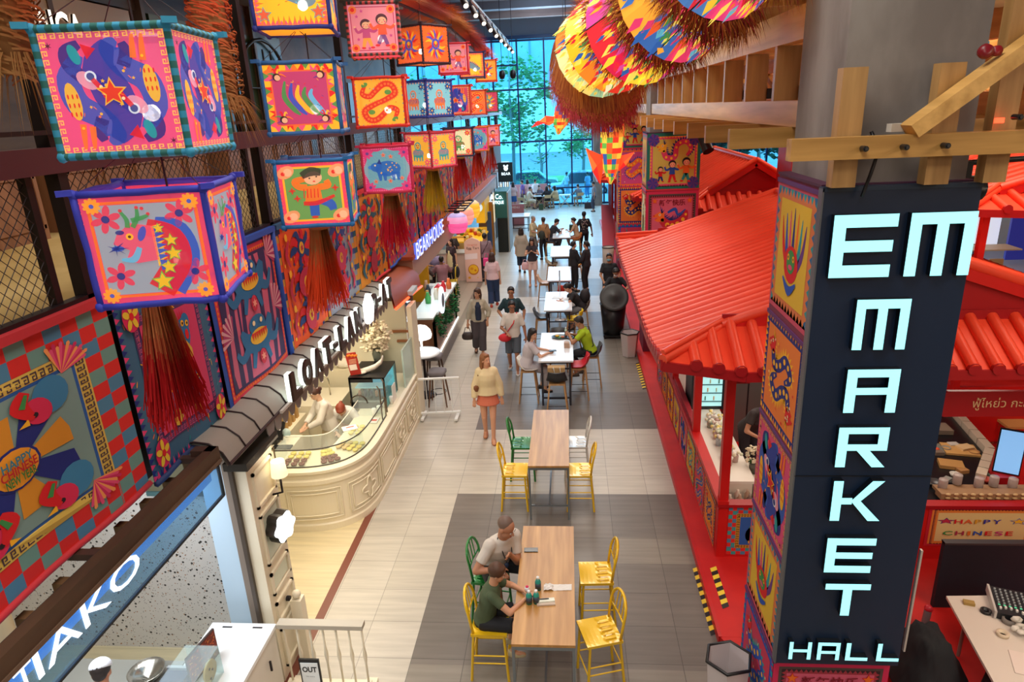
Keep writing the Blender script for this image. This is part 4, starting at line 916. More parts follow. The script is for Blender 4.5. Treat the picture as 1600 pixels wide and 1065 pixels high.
for lay in range(3):
    cc0=c-ax*(.62+.0*lay)+Vector((0,0,-.04*lay))
    for k in range(1300):
        a=r.uniform(0,6.28); p=cc0+(u*cos(a)+v*sin(a))*(rad*(1.0-.12*lay)); l=r.uniform(.32,.58); out=(p-cc0).normalized(); side=ax.cross(out)
        d=(out*.25+Vector((0,0,-1.0))+side*r.uniform(-.25,.25)+ax*.2).normalized(); e=p+d*l; w=side*.005; m_=p+d*l*.5+out*.03; t0=r.random()
        b.face([p-w,p+w,m_+w,m_-w],RAFFIA,mix('#b8703a','#7a2c20',t0)); b.face([m_-w,m_+w,e],RAFFIA,mix('#8a2a20','#c8445a',t0))
b.build('raffia_skirt',dg)
b=MB()
for i,(c,rad) in enumerate(RG):b.tube(c+Vector((0,0,rad*.8)),c+Vector((0,0,10.5-c.z)),.005,WIRE,n=3)
b.build('hanging_wire',dg)
# three small limbs with claws
def limb(base,segs,label,wing):
    t=thing('dragon_limb',label,'lantern',base,0,'lit limbs of the paper dragon'); b=MB(); r=random.Random(int(base[0]*50+9)); cols=['#f0602c','#e83a28','#f6a03a','#2f5fa8','#5fae4c','#f8d04a']
    n=12; rings=[]; S2=[]
    for (p,a_),(q,c_) in zip(segs[:-1],segs[1:]):S2+=[(tuple(p[i]+(q[i]-p[i])*k/4 for i in range(3)),a_+(c_-a_)*k/4) for k in range(4)]
    for p,rad in S2+[segs[-1]]:rings.append([(p[0]+rad*cos(2*pi*k/n),p[1]+rad*sin(2*pi*k/n),p[2]) for k in range(n)])
    for j in range(len(rings)-1):
        for k in range(n):
            b.face([rings[j][k],rings[j][(k+1)%n],rings[j+1][(k+1)%n],rings[j+1][k]],DL,r.choice(cols))
    b.face(rings[0],DL,cols[0]); b.face(rings[-1],DL,cols[0]); b.build('lit_sleeve',t); b=MB()
    for tri in wing:
        o=[Vector(p) for p in tri]; nrm=(o[1]-o[0]).cross(o[2]-o[0]).normalized()*.05; m_=sum(o,Vector())/len(o)
        for sgn in (1,-1):
            for k in range(len(o)):b.face([o[k],o[(k+1)%len(o)],m_+nrm*sgn],DL,['#ee4a28','#f07a3a','#e8302c'][k%3])
    b.build('claw',t); b=MB(); p=segs[0][0]; b.tube(p,(p[0],p[1],10.5),.006,WIRE,n=3); b.build('hanging_wire',t)
B=Vector((.74,12,5.5))
limb(tuple(B),[((.78,12,5.75),.10),((.76,12,5.45),.20),((.74,12,5.1),.19),((.73,12,4.75),.13),((.72,12,4.5),.02)],'lit red and blue dragon limb hanging right of centre above the aisle',
     [[(.64,12,4.95),(.30,11.9,5.12),(.42,11.95,4.72),(.55,12,4.5)],[(.84,12,4.95),(1.12,11.95,5.02),(.98,12,4.8),(.84,12,4.7)]])
limb((-.1,12,5.7),[((.0,12,5.95),.08),((-.04,12,5.78),.15),((-.10,12,5.55),.14),((-.15,12,5.35),.02)],'small lit red dragon claw hanging at the left of the dragon',
     [[(-.05,12,5.62),(-.35,11.9,5.66),(-.60,11.9,5.48),(-.50,11.9,5.58),(-.3,11.95,5.50)],[(.0,12,5.7),(.18,12,5.72),(.10,12,5.55)]])
limb((.9,9.0,7.4),[((.9,9,7.7),.08),((.95,9,7.5),.15),((1.0,9,7.3),.05)],'lit dragon claw mostly above the picture on the right',[[(.9,9,7.5),(1.2,9,7.5),(1.3,9,7.3)]])
# ---------------------------------------------------------------- tables
def wood_table(x0,x1,y0,y1,h,label):
    t=thing('dining_table',label,'table',((x0+x1)/2,(y0+y1)/2,0),0,'oak topped counter height tables'); GM=mat('#8b949a',.35,.7)
    b=MB(); b.b2((x0,y0,h-.03),(x1,y1,h),W_TABLE); b.build('tabletop',t)
    b=MB(); b.b2((x0+.005,y0+.003,h-.07),(x1-.005,y0+.028,h-.031),GM); b.b2((x0+.005,y1-.028,h-.07),(x1-.005,y1-.003,h-.031),GM); b.b2((x0+.003,y0,h-.07),(x0+.028,y1,h-.031),GM); b.b2((x1-.028,y0,h-.07),(x1-.003,y1,h-.031),GM)
    for y in (y0+.02,y1-.02):b.b2((x0+.02,y-.012,.22),(x1-.02,y+.012,.245),GM)
    b.b2(((x0+x1)/2-.012,y0+.02,.22),((x0+x1)/2+.012,y1-.02,.245),GM); b.build('frame',t)
    for x in (x0+.016,x1-.016):
        for y in (y0+.016,y1-.016):b=MB(); b.b2((x-.014,y-.014,0),(x+.014,y+.014,h-.035),GM); b.build('leg',t)
wood_table(-.62,0,5.26,7.23,.9,'nearest oak topped table with grey steel frame where a man and boy sit')
wood_table(-.645,-.05,8.72,10.65,.9,'second oak topped table with grey steel frame and nobody seated')
def white_table(x,y,h,label,L=1.8,W=.7):
    t=thing('white_table',label,'table',(x,y,0),0,'white counter height tables'); b=MB(); b.b2((x-W/2,y,h-.035),(x+W/2,y+L,h),mat('#e4eaf0',.18)); b.build('tabletop',t); DK=mat('#2a2a34',.5)
    b=MB(); b.b2((x-W/2+.05,y+.05,h-.08),(x+W/2-.05,y+L-.05,h-.04),DK)
    for yy in (y+.08,y+L-.08):b.b2((x-W/2+.06,yy-.015,.15),(x+W/2-.06,yy+.015,.18),DK)
    b.build('frame',t)
    for xx in (x-W/2+.07,x+W/2-.07):
        for yy in (y+.08,y+L-.08):b=MB(); b.b2((xx-.02,yy-.02,0),(xx+.02,yy+.02,h-.04),DK); b.build('leg',t)
white_table(-.30,12.75,1.0,'white table with a tray of food where a woman and a man in lime sit'); white_table(-.30,16.32,1.0,'white table where a woman in black leans with papers')
white_table(-.30,19.4,1.0,'white table hidden partly behind the red stool'); white_table(-.29,22.8,1.0,'white table in front of the couple'); white_table(-.28,26.25,1.0,'last white table of the row with a couple seated at its end')
# ---------------------------------------------------------------- metal bar chairs
def bar_chair(color):
    t=thing('metal_bar_chair','x','chair',(0,0,0),0); m=mat(color,.28,.15,coat=.4); sz=.62
    b=MB(); n=8; top=[]; w=.40; d=.38   # dished seat, front at +y
    P=lambda i,j:(-w/2+w*i/n,-d/2+d*j/n,sz-.012*(1-((i-4)/4)**2)*(1-((j-4)/4)**2)-(.006 if (i%2 and j<4 and 0<j) else 0))
    vs=[P(i,j) for j in range(n+1) for i in range(n+1)]+[(p[0],p[1],p[2]-.03) for p in [P(i,j) for j in range(n+1) for i in range(n+1)]]; N_=(n+1)**2
    fs=[(j*(n+1)+i,j*(n+1)+i+1,(j+1)*(n+1)+i+1,(j+1)*(n+1)+i) for j in range(n) for i in range(n)]; fs+=[tuple(N_+k for k in f[::-1]) for f in fs]
    for i in range(n):
        for a,c in ((i,i+1),(n*(n+1)+i+1,n*(n+1)+i)):fs.append((c,a,a+N_,c+N_))
        for a,c in ((i*(n+1),(i+1)*(n+1)),((i+1)*(n+1)+n,i*(n+1)+n)):fs.append((a,c,c+N_,a+N_))
    b.add(vs,fs,m,smooth=False)
    for k in range(5):b.b2((-.13+.06*k-.008,-.14,sz+.0),(-.13+.06*k+.008,-.02,sz+.004),m)
    b.build('seat',t,world=False)
    for sx in (-1,1):
        b=MB(); b.tube((sx*.175,.155,sz-.02),(sx*.185,.185,0),.016,m,n=6); b.build('leg',t,world=False)
        b=MB(); b.tube((sx*.175,-.165,sz-.02),(sx*.185,-.215,0),.016,m,n=6); b.build('leg',t,world=False)
    b=MB(); pts=[(-.178,-.165,sz-.02),(-.19,-.185,sz+.14)]+[(-.19*cos(a*pi/10),-.20-.05*sin(a*pi/10),sz+.24+.19*sin(a*pi/10)) for a in range(11)]+[(.19,-.185,sz+.14),(.178,-.165,sz-.02)]
    b.path(pts,.016,m,7); b.path([(-.19,-.195,sz+.19),(0,-.215,sz+.175),(.19,-.195,sz+.19)],.010,m,5)
    for x in (-.085,0,.085):b.tube((x,-.208,sz+.18),(x*.95,-.245,sz+.24+.185*sqrt(1-(x/.19)**2)),.008,m,n=5)
    b.build('back_frame',t,world=False); b=MB()
    for z,f in ((.20,1),(.30,0)):
        k=1-z/sz; e=.182
        if f:b.tube((-e,.17,z),(e,.17,z),.009,m,n=5); b.tube((-e,-.195,z+.06),(e,-.195,z+.06),.009,m,n=5)
        for sx in (-1,1):b.tube((sx*e,.17,z+.03),(sx*e,-.195,z+.03),.009,m,n=5)
    b.build('stretcher',t,world=False); return t
CH={'yellow':bar_chair('#efc21c'),'green':bar_chair('#1e7a34'),'white':bar_chair('#d8d8d4')}
used=set()
def put_chair(c,x,y,rz,label):
    o=CH[c]
    if c not in used:used.add(c); o.location=(x,y,0); o.rotation_euler=(0,0,rz); o['label']=label
    else:o=dup(o,(x,y,0),rz,label)
    o['group']='arched metal bar chairs'
put_chair('yellow',.25,6.72,pi/2+.05,'empty yellow metal bar chair right of the nearest table, farther one'); put_chair('yellow',.25,5.78,pi/2+.28,'empty yellow metal bar chair right of the nearest table, closer one')
put_chair('yellow',-.90,5.88,-pi/2,'yellow metal bar chair under the seated boy'); put_chair('green',-.98,6.68,-pi/2-.15,'green metal bar chair under the man in the white t-shirt')
put_chair('yellow',-.87,9.12,-pi/2,'empty yellow metal bar chair left of the second oak table'); put_chair('yellow',.10,9.12,pi/2,'empty yellow metal bar chair right of the second oak table')
put_chair('green',-.80,10.0,-pi/2,'empty green metal bar chair behind the yellow one at the second oak table'); put_chair('white',.06,10.02,pi/2,'empty off white metal bar chair at the second oak table')
# ---------------------------------------------------------------- bar stools with moulded seats and beech legs
def bar_stool(shell,name='bar_stool',backless=False,h=.72):
    t=thing(name,'x','stool',(0,0,0),0)
    if shell:
        b=MB(); m=mat(shell,.4); n=10
        rows=[(.20,h+.0,.17),(.10,h-.015,.20),(-.05,h-.01,.21),(-.15,h+.03,.205),(-.20,h+.12,.19),(-.225,h+.24,.165)] if not backless else [(.17,h,.18),(.0,h-.012,.2),(-.17,h,.18)]
        vs=[]; N_=len(rows)*(n+1)
        for o in (0,-.018):
            for (y,z,w) in rows:
                for i in range(n+1):
                    u=-1+2*i/n; vs.append((u*w,y+(.06*u*u if z>h+.02 else 0),z+.04*u*u*(z<h+.1)+o*(1 if z<h+.1 else .2)-(0 if z<h+.1 else 0)) if o==0 else (u*w,y+(.06*u*u if z>h+.02 else 0)+(-.012 if z>h+.02 else 0),z+.04*u*u*(z<h+.1)-.016))
        fs=[(j*(n+1)+i,j*(n+1)+i+1,(j+1)*(n+1)+i+1,(j+1)*(n+1)+i) for j in range(len(rows)-1) for i in range(n)]; fs+=[tuple(N_+k for k in f[::-1]) for f in fs]
        L_=len(rows)-1
        for i in range(n):fs+=[(i+1,i,i+N_,i+1+N_),(L_*(n+1)+i,L_*(n+1)+i+1,L_*(n+1)+i+1+N_,L_*(n+1)+i+N_)]
        for j in range(L_):fs+=[(j*(n+1),(j+1)*(n+1),(j+1)*(n+1)+N_,j*(n+1)+N_),((j+1)*(n+1)+n,j*(n+1)+n,j*(n+1)+n+N_,(j+1)*(n+1)+n+N_)]
        b.add(vs,fs,m,smooth=True); b.build('seat_shell',t,world=False)
    b=MB(); b.b2((-.16,-.15,h-.055),(.16,.15,h-.022),W_LEG); b.build('seat_frame',t,world=False)
    for sx in (-1,1):
        for sy in (-1,1):b=MB(); b.tube((sx*.14,sy*.13,h-.03),(sx*.21,sy*.20,0),.019,W_LEG,.014,6); b.build('leg',t,world=False)
    b=MB()
    for (p,q) in (((-.19,-.18),(.19,-.18)),((.19,-.18),(.19,.18)),((.19,.18),(-.19,.18)),((-.19,.18),(-.19,-.18))):
        z=.24 if p[1]==q[1] else .20; b.tube((p[0],p[1],z),(q[0],q[1],z),.007,BST,n=5)
    b.build('footrest',t,world=False); return t
ST={}
def put_stool(c,x,y,rz,label,**k):
    key=(c,tuple(k.items()))
    if key not in ST:o=ST[key]=bar_stool(c,**k); o.location=(x,y,0); o.rotation_euler=(0,0,rz); o['label']=label
    else:o=dup(ST[key],(x,y,0),rz,label)
    o['group']='bar stools with beech legs'
put_stool('#e6e2da',-.88,13.12,-pi/2,'pale shell bar stool under the woman in white'); put_stool('#1f2228',-.28,12.42,0,'black shell bar stool at the near end of the white table')
put_stool('#c82a38',.16,13.25,pi/2,'red shell bar stool beside the woman and man in lime'); put_stool('#44484e',.45,13.9,pi/2,'grey shell bar stool under the man in lime')
put_stool('#2a2c30',-.28,14.85,pi,'black shell stool behind the far end of the tray table'); put_stool('#4a505a',-.72,16.7,-pi/2+.1,'dark grey shell bar stool left of the white table with papers'); put_stool('#e3c21e',.10,16.5,pi/2-.2,'yellow shell bar stool right of the white table with papers')
put_stool('#5a5048',.30,17.4,pi/2,'brown shell bar stool under the woman in black'); put_stool('#d83a2c',-.15,19.2,0,'red shell bar stool facing the third white table'); put_stool('#c8a890',-.78,20.3,-pi/2,'beige shell bar stool behind the woman photographing')
put_stool('#b8a890',-.6,22.9,-pi/2,'beige shell bar stool left of the fourth white table'); put_stool('#e8a83a',.25,22.6,pi/2,'amber shell bar stool right of the fourth white table'); put_stool('#3a3a44',-.75,27.0,-pi/2,'black bar stool under the man in black at the far end'); put_stool('#c87a3a',.30,27.4,pi/2,'orange bar stool under the woman in the red skirt')
# ---------------------------------------------------------------- things on the nearest tables
def bottle(x,y,z,label,body='#2f9a8c',h=.16,r_=.032,cap='#f0f4f4',grp='mint drink bottles on the oak table'):
    t=thing('drink_bottle',label,'bottle',(x,y,z),0,grp); b=MB(); b.lathe([(0,0),(r_,0),(r_*1.02,h*.62),(r_*.7,h*.78),(r_*.42,h*.84),(0,h*.84)],(x,y,z),mat(body,.25),14); bd=b.build('body',t)
    b=MB(); b.lathe([(r_*1.035,h*.12),(r_*1.035,h*.55)],(x,y,z),mat('#3c4a58',.4),14); b.build('sleeve',bd); b=MB(); b.lathe([(0,h*.84),(r_*.5,h*.84),(r_*.5,h),(0,h)],(x,y,z),mat(cap,.4),10); b.build('cap',t)
bottle(-.475,5.84,.9,'left mint green bottle with white cap on the oak table'); bottle(-.40,5.85,.9,'right mint green bottle of the front pair on the oak table'); bottle(-.39,6.06,.9,'mint green bottle behind the pair beside the napkin')
b=MB(); r=random.Random(3); n=14; P=lambda i,j:(-.33+.30*i/n,6.03+.10*j/5+.02*i/n,.902+(.035*r.random() if i<5 else .004*r.random())); vs=[P(i,j) for j in range(6) for i in range(n+1)]; b.add(vs,[(j*(n+1)+i,j*(n+1)+i+1,(j+1)*(n+1)+i+1,(j+1)*(n+1)+i) for j in range(5) for i in range(n)],mat('#e8e6e2',.8)); solo(b,'paper_napkin','crumpled white paper napkin on the nearest oak table','napkin')
t=thing('card_game_box','white and green card box with a black pen on it on the oak table','box',(-.30,5.85,.9)); b=MB(); b.box((-.30,5.84,.908),(.19,.075,.016),mat('#c8b8a8',.6),rz=.1); b.box((-.305,5.865,.922),(.19,.05,.012),mat('#e8efe0',.5),rz=.14); b.build('box',t); b=MB(); b.tube((-.37,5.865,.933),(-.27,5.878,.933),.006,mat('#1c1c20',.4)); b.build('pen',t)
b=MB(); b.box((-.50,6.74,.905),(.16,.078,.010),mat('#17181c',.15),rz=.03); b.box((-.50,6.74,.9105),(.14,.066,.001),mat('#2c241f',.1),rz=.03); solo(b,'mobile_phone','black mobile phone lying on the oak table by the man','phone')
# on white table one
t=thing('food_tray','black oval plate of food on the white table before the man in lime','tray',(-.20,14.2,1.0)); b=MB(); b.lathe([(0,.0),(.16,.0),(.20,.025),(.19,.03),(.15,.01),(0,.01)],(-.22,14.2,1.0),mat('#1c3a3c',.3),20,sx=1,sy=.8); b.lathe([(0,0),(.10,0),(.13,.03),(.12,.03),(0,.01)],(.0,14.18,1.0),mat('#20242c',.3),16); b.build('plates',t)
for i,(x,y,c,k) in enumerate(((-.29,14.26,'#e8b83a',.05),(-.17,14.18,'#b86a4a',.05),(-.24,14.13,'#4a8a4a',.04),(.0,14.18,'#3a2c28',.06))):b=MB(); b.ell((x,y,1.02),(k,k,.02),mat(c,.7),10,5); b.build('food_portion',t)
bottle(-.10,14.32,1.0,'small clear water bottle beside the food plate','#bfe0d0',.2,.03,'#e8f4f0',None)
b=MB(); b.b2((-.14,13.5,1.0),(-.02,13.62,1.11),mat('#b89a84',.6)); solo(b,'tissue_box','beige tissue box at the right edge of the tray table','box')
t=thing('paper_shopping_bag','kraft shopping bag with white handles under the tray table on the black stool','bag',(-.28,12.62,.74)); b=MB(); b.b2((-.46,12.46,.74),(-.12,12.62,.96),mat('#b89868',.8)); b.build('bag_body',t); b=MB(); b.path([(-.36,12.455,.94),(-.35,12.45,.98),(-.31,12.45,.80)],.008,mat('#f0efe8',.7)); b.path([(-.24,12.455,.94),(-.22,12.45,.98),(-.2,12.45,.80)],.008,mat('#f0efe8',.7)); b.build('handle',t)
b=MB(); b.box((-.10,17.35,1.006),(.30,.22,.008),mat('#eef2f2',.6),rz=.3); b.box((-.32,17.5,1.005),(.28,.22,.006),mat('#dfe8ec',.6),rz=-.2); solo(b,'paper_stack','white papers spread on the table under the woman in black','papers')
b=MB(); b.b2((.02,27.55,1.0),(.20,27.7,1.26),mat('#24402c',.6)); b.path([(.06,27.6,1.26),(.08,27.6,1.36),(.14,27.6,1.36),(.16,27.6,1.26)],.01,mat('#f0efe8',.7)); solo(b,'gift_bag','dark green gift bag on the last white table','bag')
# queue sign post in the row
t=thing('sign_post','thin white metal post standing before the red stool','post',(-.28,18.7,0)); b=MB(); b.tube((-.28,18.75,0),(-.28,18.75,1.45),.02,mat('#c8ccd0',.4,.5)); b.lathe([(0,0),(.16,0),(.16,.02),(0,.03)],(-.28,18.75,0),mat('#c8ccd0',.4,.5),16); b.build('post',t)
# ---------------------------------------------------------------- bins in the aisle
def tub(x,y,z,r0,r1,h,m,n,name,label,rim,cat='bin',rot=0.3):
    t=thing(name,label,cat,(x,y,z)); b=MB(); ring=lambda rr,zz:[(x+rr*cos(2*pi*k/n+rot),y+rr*sin(2*pi*k/n+rot),zz) for k in range(n)]
    b.loft([ring(r0*.9,z),ring(r0,z+.01),ring(r1,z+h),ring(r1*.93,z+h),ring(r0*.93,z+.04)],m,smooth=n>8); b.build('tub',t)
    b=MB(); b.path([(x+r1*cos(2*pi*k/n+rot),y+r1*sin(2*pi*k/n+rot),z+h) for k in range(n)],.018,rim,5,closed=True); b.build('rim',t.children[0] if t.children else t); return t
PALE=mat('#d8cfd0',.4); BLKP=mat('#141519',.4)
tub(1.46,5.32,.0,.17,.22,.74,PALE,6,'waste_bin','hexagonal pale plastic bin with black rim at the bottom by the sign pillar',BLKP,rot=.25)
t=tub(1.42,15.7,0,.17,.23,.6,PALE,6,'waste_bin','pale hexagonal bin with black rim in front of the big black wheeled bin',BLKP,rot=.2)
t=tub(1.45,25.4,0,.19,.22,.75,mat('#b8aca4',.5),16,'waste_bin','grey round bin far off by the red ramp',BLKP)
t=tub(1.12,17.2,.10,.26,.34,.80,mat('#15171c',.35),22,'wheeled_bin','large black wheeled bin pushed by the cleaners',BLKP)
b=MB(); b.b2((.86,16.95,.06),(1.38,17.45,.10),BLKP)
for sx in (-.22,.22):
    for sy in (-.2,.2):b.tube((1.12+sx-.02,17.2+sy,.04),(1.12+sx+.02,17.2+sy,.04),.04,BLKP,n=10)
b.build('dolly',t)
b=MB(); R=Matrix.Rotation(radians(58),3,'X'); b.lathe([(0,.03),(.10,.03),(.11,.015),(.30,.012),(.36,.02),(.37,-.02),(0,-.02)],(1.13,17.0,1.12),mat('#3a3c3c',.5),28,ax=R); solo(b,'bin_lid','round dark grey lid held upright on the wheeled bin','lid')
# hazard stripes stuck to the floor
for i,(x,y0,y1,z,lab) in enumerate(((1.545,6.42,7.68,.003,'yellow and black hazard tape on the tiles beside the red platform'),(1.74,6.75,7.55,.103,'yellow and black hazard tape on the red platform'),(1.52,13.6,15.2,.003,'hazard tape on the tiles near the pale bin, farther from us'))):
    b=MB(); n=int((y1-y0)/.075); w=.085
    for k in range(n):y=y0+.075*k; b.face([(x,y,z),(x+w,y+.045,z),(x+w,y+.12,z),(x,y+.075,z)],mat('#f2d13a',.5) if k%2 else mat('#1c1a1a',.5))
    solo(b,'hazard_tape',lab,'tape')
# ---------------------------------------------------------------- red platform
RED=noisy('red_paint','#c01416','#d8201c',(1,1,1),.45); RED2=mat('#a8141c',.45); REDF=noisy('red_carpet','#c2100f','#d41a14',(2,2,2),.6)
p=MB(); p.prism([(1.62,6.3),(16,6.3),(16,36),(1.62,36)],0,.1,REDF); p.prism([(2.75,4.2),(16,4.2),(16,6.3),(2.75,6.3)],0,.1,REDF); p.prism([(1.62,6.3),(1.80,5.95),(2.75,5.95),(2.75,6.3)],0,.098,REDF)
p.b2((1.60,6.3,.0),(1.64,36,.104),RED); struct(p,'floor_platform','raised bright red floor under the market kiosks')
# ---------------------------------------------------------------- tiled roofs with half round ribs
ROOF=noisy('orange_red_tile','#ea452a','#f65638',(.7,.7,.7),.42,3)
def kiosk_roof(name,label,x0,x1,y0,y1,ez,sl,gy,gz,nx,ny,up=.14,fs=None):
    """irimoya roof: long side slopes, short skirt and gable at each end"""
    t=thing(name,label,'roof',((x0+x1)/2,(y0+y1)/2,ez),0,'orange red tiled kiosk roofs'); xr=(x0+x1)/2; rz_=ez+sl*(xr-x0); b=MB()
    for s,xe in ((1,x0),(-1,x1)):
        xin=xe+s*gy*1.15
        E0,E1=Vector((xe,y0,ez+up)),Vector((xe,y1,ez+up)); M0,M1=Vector((xe,y0+1.2,ez)),Vector((xe,y1-1.2,ez))
        G0,G1=Vector((xr,y0+gy,rz_)),Vector((xr,y1-gy,rz_)); h0=Vector((xin,y0+gy,ez+sl*abs(xin-xe)+.03)); h1=Vector((xin,y1-gy,ez+sl*abs(xin-xe)+.03))
        pan=[E0,M0,M1,E1,h1,G1,G0,h0]; c=sum(pan,Vector())/8
        b.face([E0,M0,h0],ROOF); b.face([M1,E1,h1],ROOF); b.face([M0,M1,h1,h0],ROOF); b.face([h0,h1,G1,G0],ROOF)
        dn=Vector((0,0,-.04)); b.face([h0+dn,G0+dn,G1+dn,h1+dn],RED2); b.face([M0+dn,h0+dn,h1+dn,M1+dn],RED2)
        b.beam(E0+dn,M0+dn,.05,.12,RED2); b.beam(M0+dn,M1+dn,.05,.12,RED2); b.beam(M1+dn,E1+dn,.05,.12,RED2)
        for i in range(ny):
            y=y0+(y1-y0)*(i+.5)/ny; d_=min(y-y0,y1-y); ze=ez+(up*(1-d_/1.2) if d_<1.2 else 0)+.015
            xt=xr if d_>gy else xe+s*d_*1.15
            zt=ez+sl*abs(xt-xe)+.02+(0 if d_>gy else up*(1-d_/gy)*.4)
            b.tube((xe-s*.02,y,ze),(xt,y,zt),.062,ROOF,n=8)
            b.tube((xe-s*.03,y,ze),(xe+s*.02,y,ze),.066,RED2,n=8)
    for s,ye in ((1,y0),(-1,y1)):
        yi=ye+s*gy; zl=gz; xa,xb=x0+gy*1.15,x1-gy*1.15
        A0,A1=Vector((x0,ye,ez+up)),Vector((x1,ye,ez+up)); B0,B1=Vector((x0+.9,ye,ez)),Vector((x1-.9,ye,ez)); C0,C1=Vector((xa,yi,zl)),Vector((xb,yi,zl))
        b.face([A0,B0,C0],ROOF); b.face([B0,B1,C1,C0],ROOF); b.face([B1,A1,C1],ROOF)
        dn=Vector((0,0,-.05)); b.beam(A0+dn,B0+dn,.05,.11,RED2); b.beam(B0+dn,B1+dn,.05,.11,RED2); b.beam(B1+dn,A1+dn,.05,.11,RED2)
        for i in range(nx):
            x=x0+(x1-x0)*(i+.5)/nx; d_=min(x-x0,x1-x); ze=ez+(up*(1-d_/.9) if d_<.9 else 0)+.02
            k=min(1,d_/(gy*1.15)); yt=ye+s*gy*k; zt=ze*(1-k)+(zl+.02)*k if k<1 else zl+.02
            if k>.25:b.tube((x,ye-s*.02,ze),(x,yt,zt),.062,ROOF,n=10); b.tube((x,ye-s*.04,ze),(x,ye+s*.01,ze),.067,RED2,n=10)
        # gable wall and barge boards
        gzr=ez+sl*(xr-x0); b.face([(xa,yi,zl-.02),(xb,yi,zl-.02),(xb,yi,ez+sl*(x1-xb)),(xr,yi,gzr),(xa,yi,ez+sl*(xa-x0))],RED2)
        for xx,zz in ((xa,ez+sl*(xa-x0)),(xb,ez+sl*(x1-xb))):b.beam((xx,yi-s*.03,zz+.0),(xr,yi-s*.03,gzr),.06,.16,RED); b.tube((xx,yi-s*.02,zz+.09),(xr,yi-s*.02,gzr+.09),.06,ROOF,n=8)
        b.b2((xa,yi-.02,zl-.02),(xb,yi+.02,zl+.10),RED2)
        for xx,xe in ((xa,x0),(xb,x1)):b.tube((xe,ye,ez+up+.03),(xx,yi,ez+sl*abs(xx-xe)+.07),.06,ROOF,n=8); b.tube((xe,ye,ez+up+.11),(xx,yi,ez+sl*abs(xx-xe)+.14),.035,ROOF,n=6)
    b.tube((xr,y0+gy-.05,rz_+.06),(xr,y1-gy+.05,rz_+.06),.08,ROOF,n=8); b.build('tiles',t); return t
kiosk_roof('kiosk_roof','big orange red corrugated roof of the nearest kiosk',1.0,7.0,7.07,14.3,2.97,.345,.66,3.34,25,36)
kiosk_roof('kiosk_roof','smaller orange red roof behind the nearest kiosk by the festival pillar',2.75,6.2,16.6,22.5,3.25,.62,.55,3.6,14,20,.08)
kiosk_roof('kiosk_roof','orange red roof far off beyond the dragon pillars',1.15,4.8,26.6,33,3.0,.5,.6,3.35,14,20,.1)
kiosk_roof('kiosk_roof','orange red roof at the right edge behind the lettered sign',5.9,12,10.6,14.5,4.05,.28,.6,4.25,18,14,.05)
kiosk_roof('kiosk_roof','small orange red roof between the two far pillars',2.2,4.6,23.6,26,2.7,.4,.3,2.85,10,9,.05)
# ---------------------------------------------------------------- nearest kiosk body
k1=thing('market_kiosk','nearest red kiosk with painted panels, posts and counters','kiosk',(1.86,7.75,.1)); b=MB()
b.b2((1.86,7.75,.1),(1.94,13.95,.92),RED); b.b2((1.84,7.72,.88),(1.98,13.95,.95),RED); b.b2((1.86,7.75,.1),(6.2,7.83,.88),RED); b.b2((1.84,7.72,.86),(6.2,7.86,.90),RED2); b.b2((1.86,13.87,.1),(4.2,13.95,2.9),RED)
b.build('low_wall',k1)
for x,y in ((1.92,7.80),(1.92,9.75),(1.92,11.9),(1.92,13.9),(4.15,7.80),(6.15,7.8),(3.0,7.8)):
    if x==3.0:continue
    b=MB(); b.b2((x-.055,y-.055,.1),(x+.055,y+.055,2.92),RED); b.b2((x-.02,y-.03,2.55),(x+.22,y+.03,2.72),RED2); b.build('post',k1)
b=MB(); b.b2((1.86,7.76,2.72),(6.2,7.84,2.84),RED2); b.b2((1.88,7.76,2.72),(1.96,13.95,2.84),RED2); b.b2((1.88,9.75,.92),(1.96,13.9,1.02),RED2); b.b2((1.88,9.8,2.3),(1.96,13.9,2.4),RED2); b.build('lintel',k1)
fns=[p_fish,a_serpents,p_fish,a_twins,p_phoenix,a_mask,p_fish,a_serpents]
for i in range(8):
    y0=7.88+.75*i; b=MB(); put_art(b,fns[i](i%3),(1.855,y0+.70,.14),(0,-.68,0),(0,0,.68),(-1,0,0)); b.build('painted_panel',k1)
b=MB(); A=Art('#4f86a8'); A.l=1; A.checker(.14,12,['#d8302c','#3f9a9a','#d8302c','#4f86a8']); A.l=2; A.rect(.14,.14,.86,.86,'#d8a03a'); A.l=3; A.key(.15,.2,14,'#3a2a20'); A.rect(.21,.21,.79,.79,'#2f62b0'); A.l=4
A.disk(.5,.42,.19,'#d8282c',.20); A.l=5; A.disk(.46,.58,.08,GR,.07); A.disk(.5,.72,.06,RD,.05); A.disk(.6,.66,.05,PK); A.l=6; A.disk(.43,.60,.02,YL); A.disk(.5,.60,.02,YL); A.star(.5,.4,.06,YL,6); A.t=[('HAPPY',.5,.28,.26,'#f6c83a')]
put_art(b,A,(1.99,7.745,.14),(.72,0,0),(0,0,.72),(0,-1,0)); b.build('painted_panel',k1)
b=MB(); put_art(b,p_happy(),(4.44,7.745,.30),(1.3,0,0),(0,0,.56),(0,-1,0)); b.build('painted_panel',k1)
b=MB(); b.b2((2.75,7.74,.14),(4.25,7.75,.86),mat('#b0101c',.35)); b.build('gloss_panel',k1)
b=MB(); b.prism([(4.20,2.24),(4.30,2.20),(6.2,2.20),(6.2,2.50),(4.30,2.52),(4.20,2.40)],0,.05,mat('#a8141e',.4),O=(0,7.60,0),U=(1,0,0),V=(0,0,1),N=(0,-1,0)); hb=tag(b.build('hanging_sign'),'dark red hanging board with gold Thai lettering under the roof','sign')
b=MB(); put_text(b,'ฟู้ไหย่ว กะลอจี๊',(4.98,7.545,2.36),(1,0,0),(0,0,1),(0,-1,0),width=.78,m=mat('#e8cf9a',.5)); b.build('gold_lettering',hb)
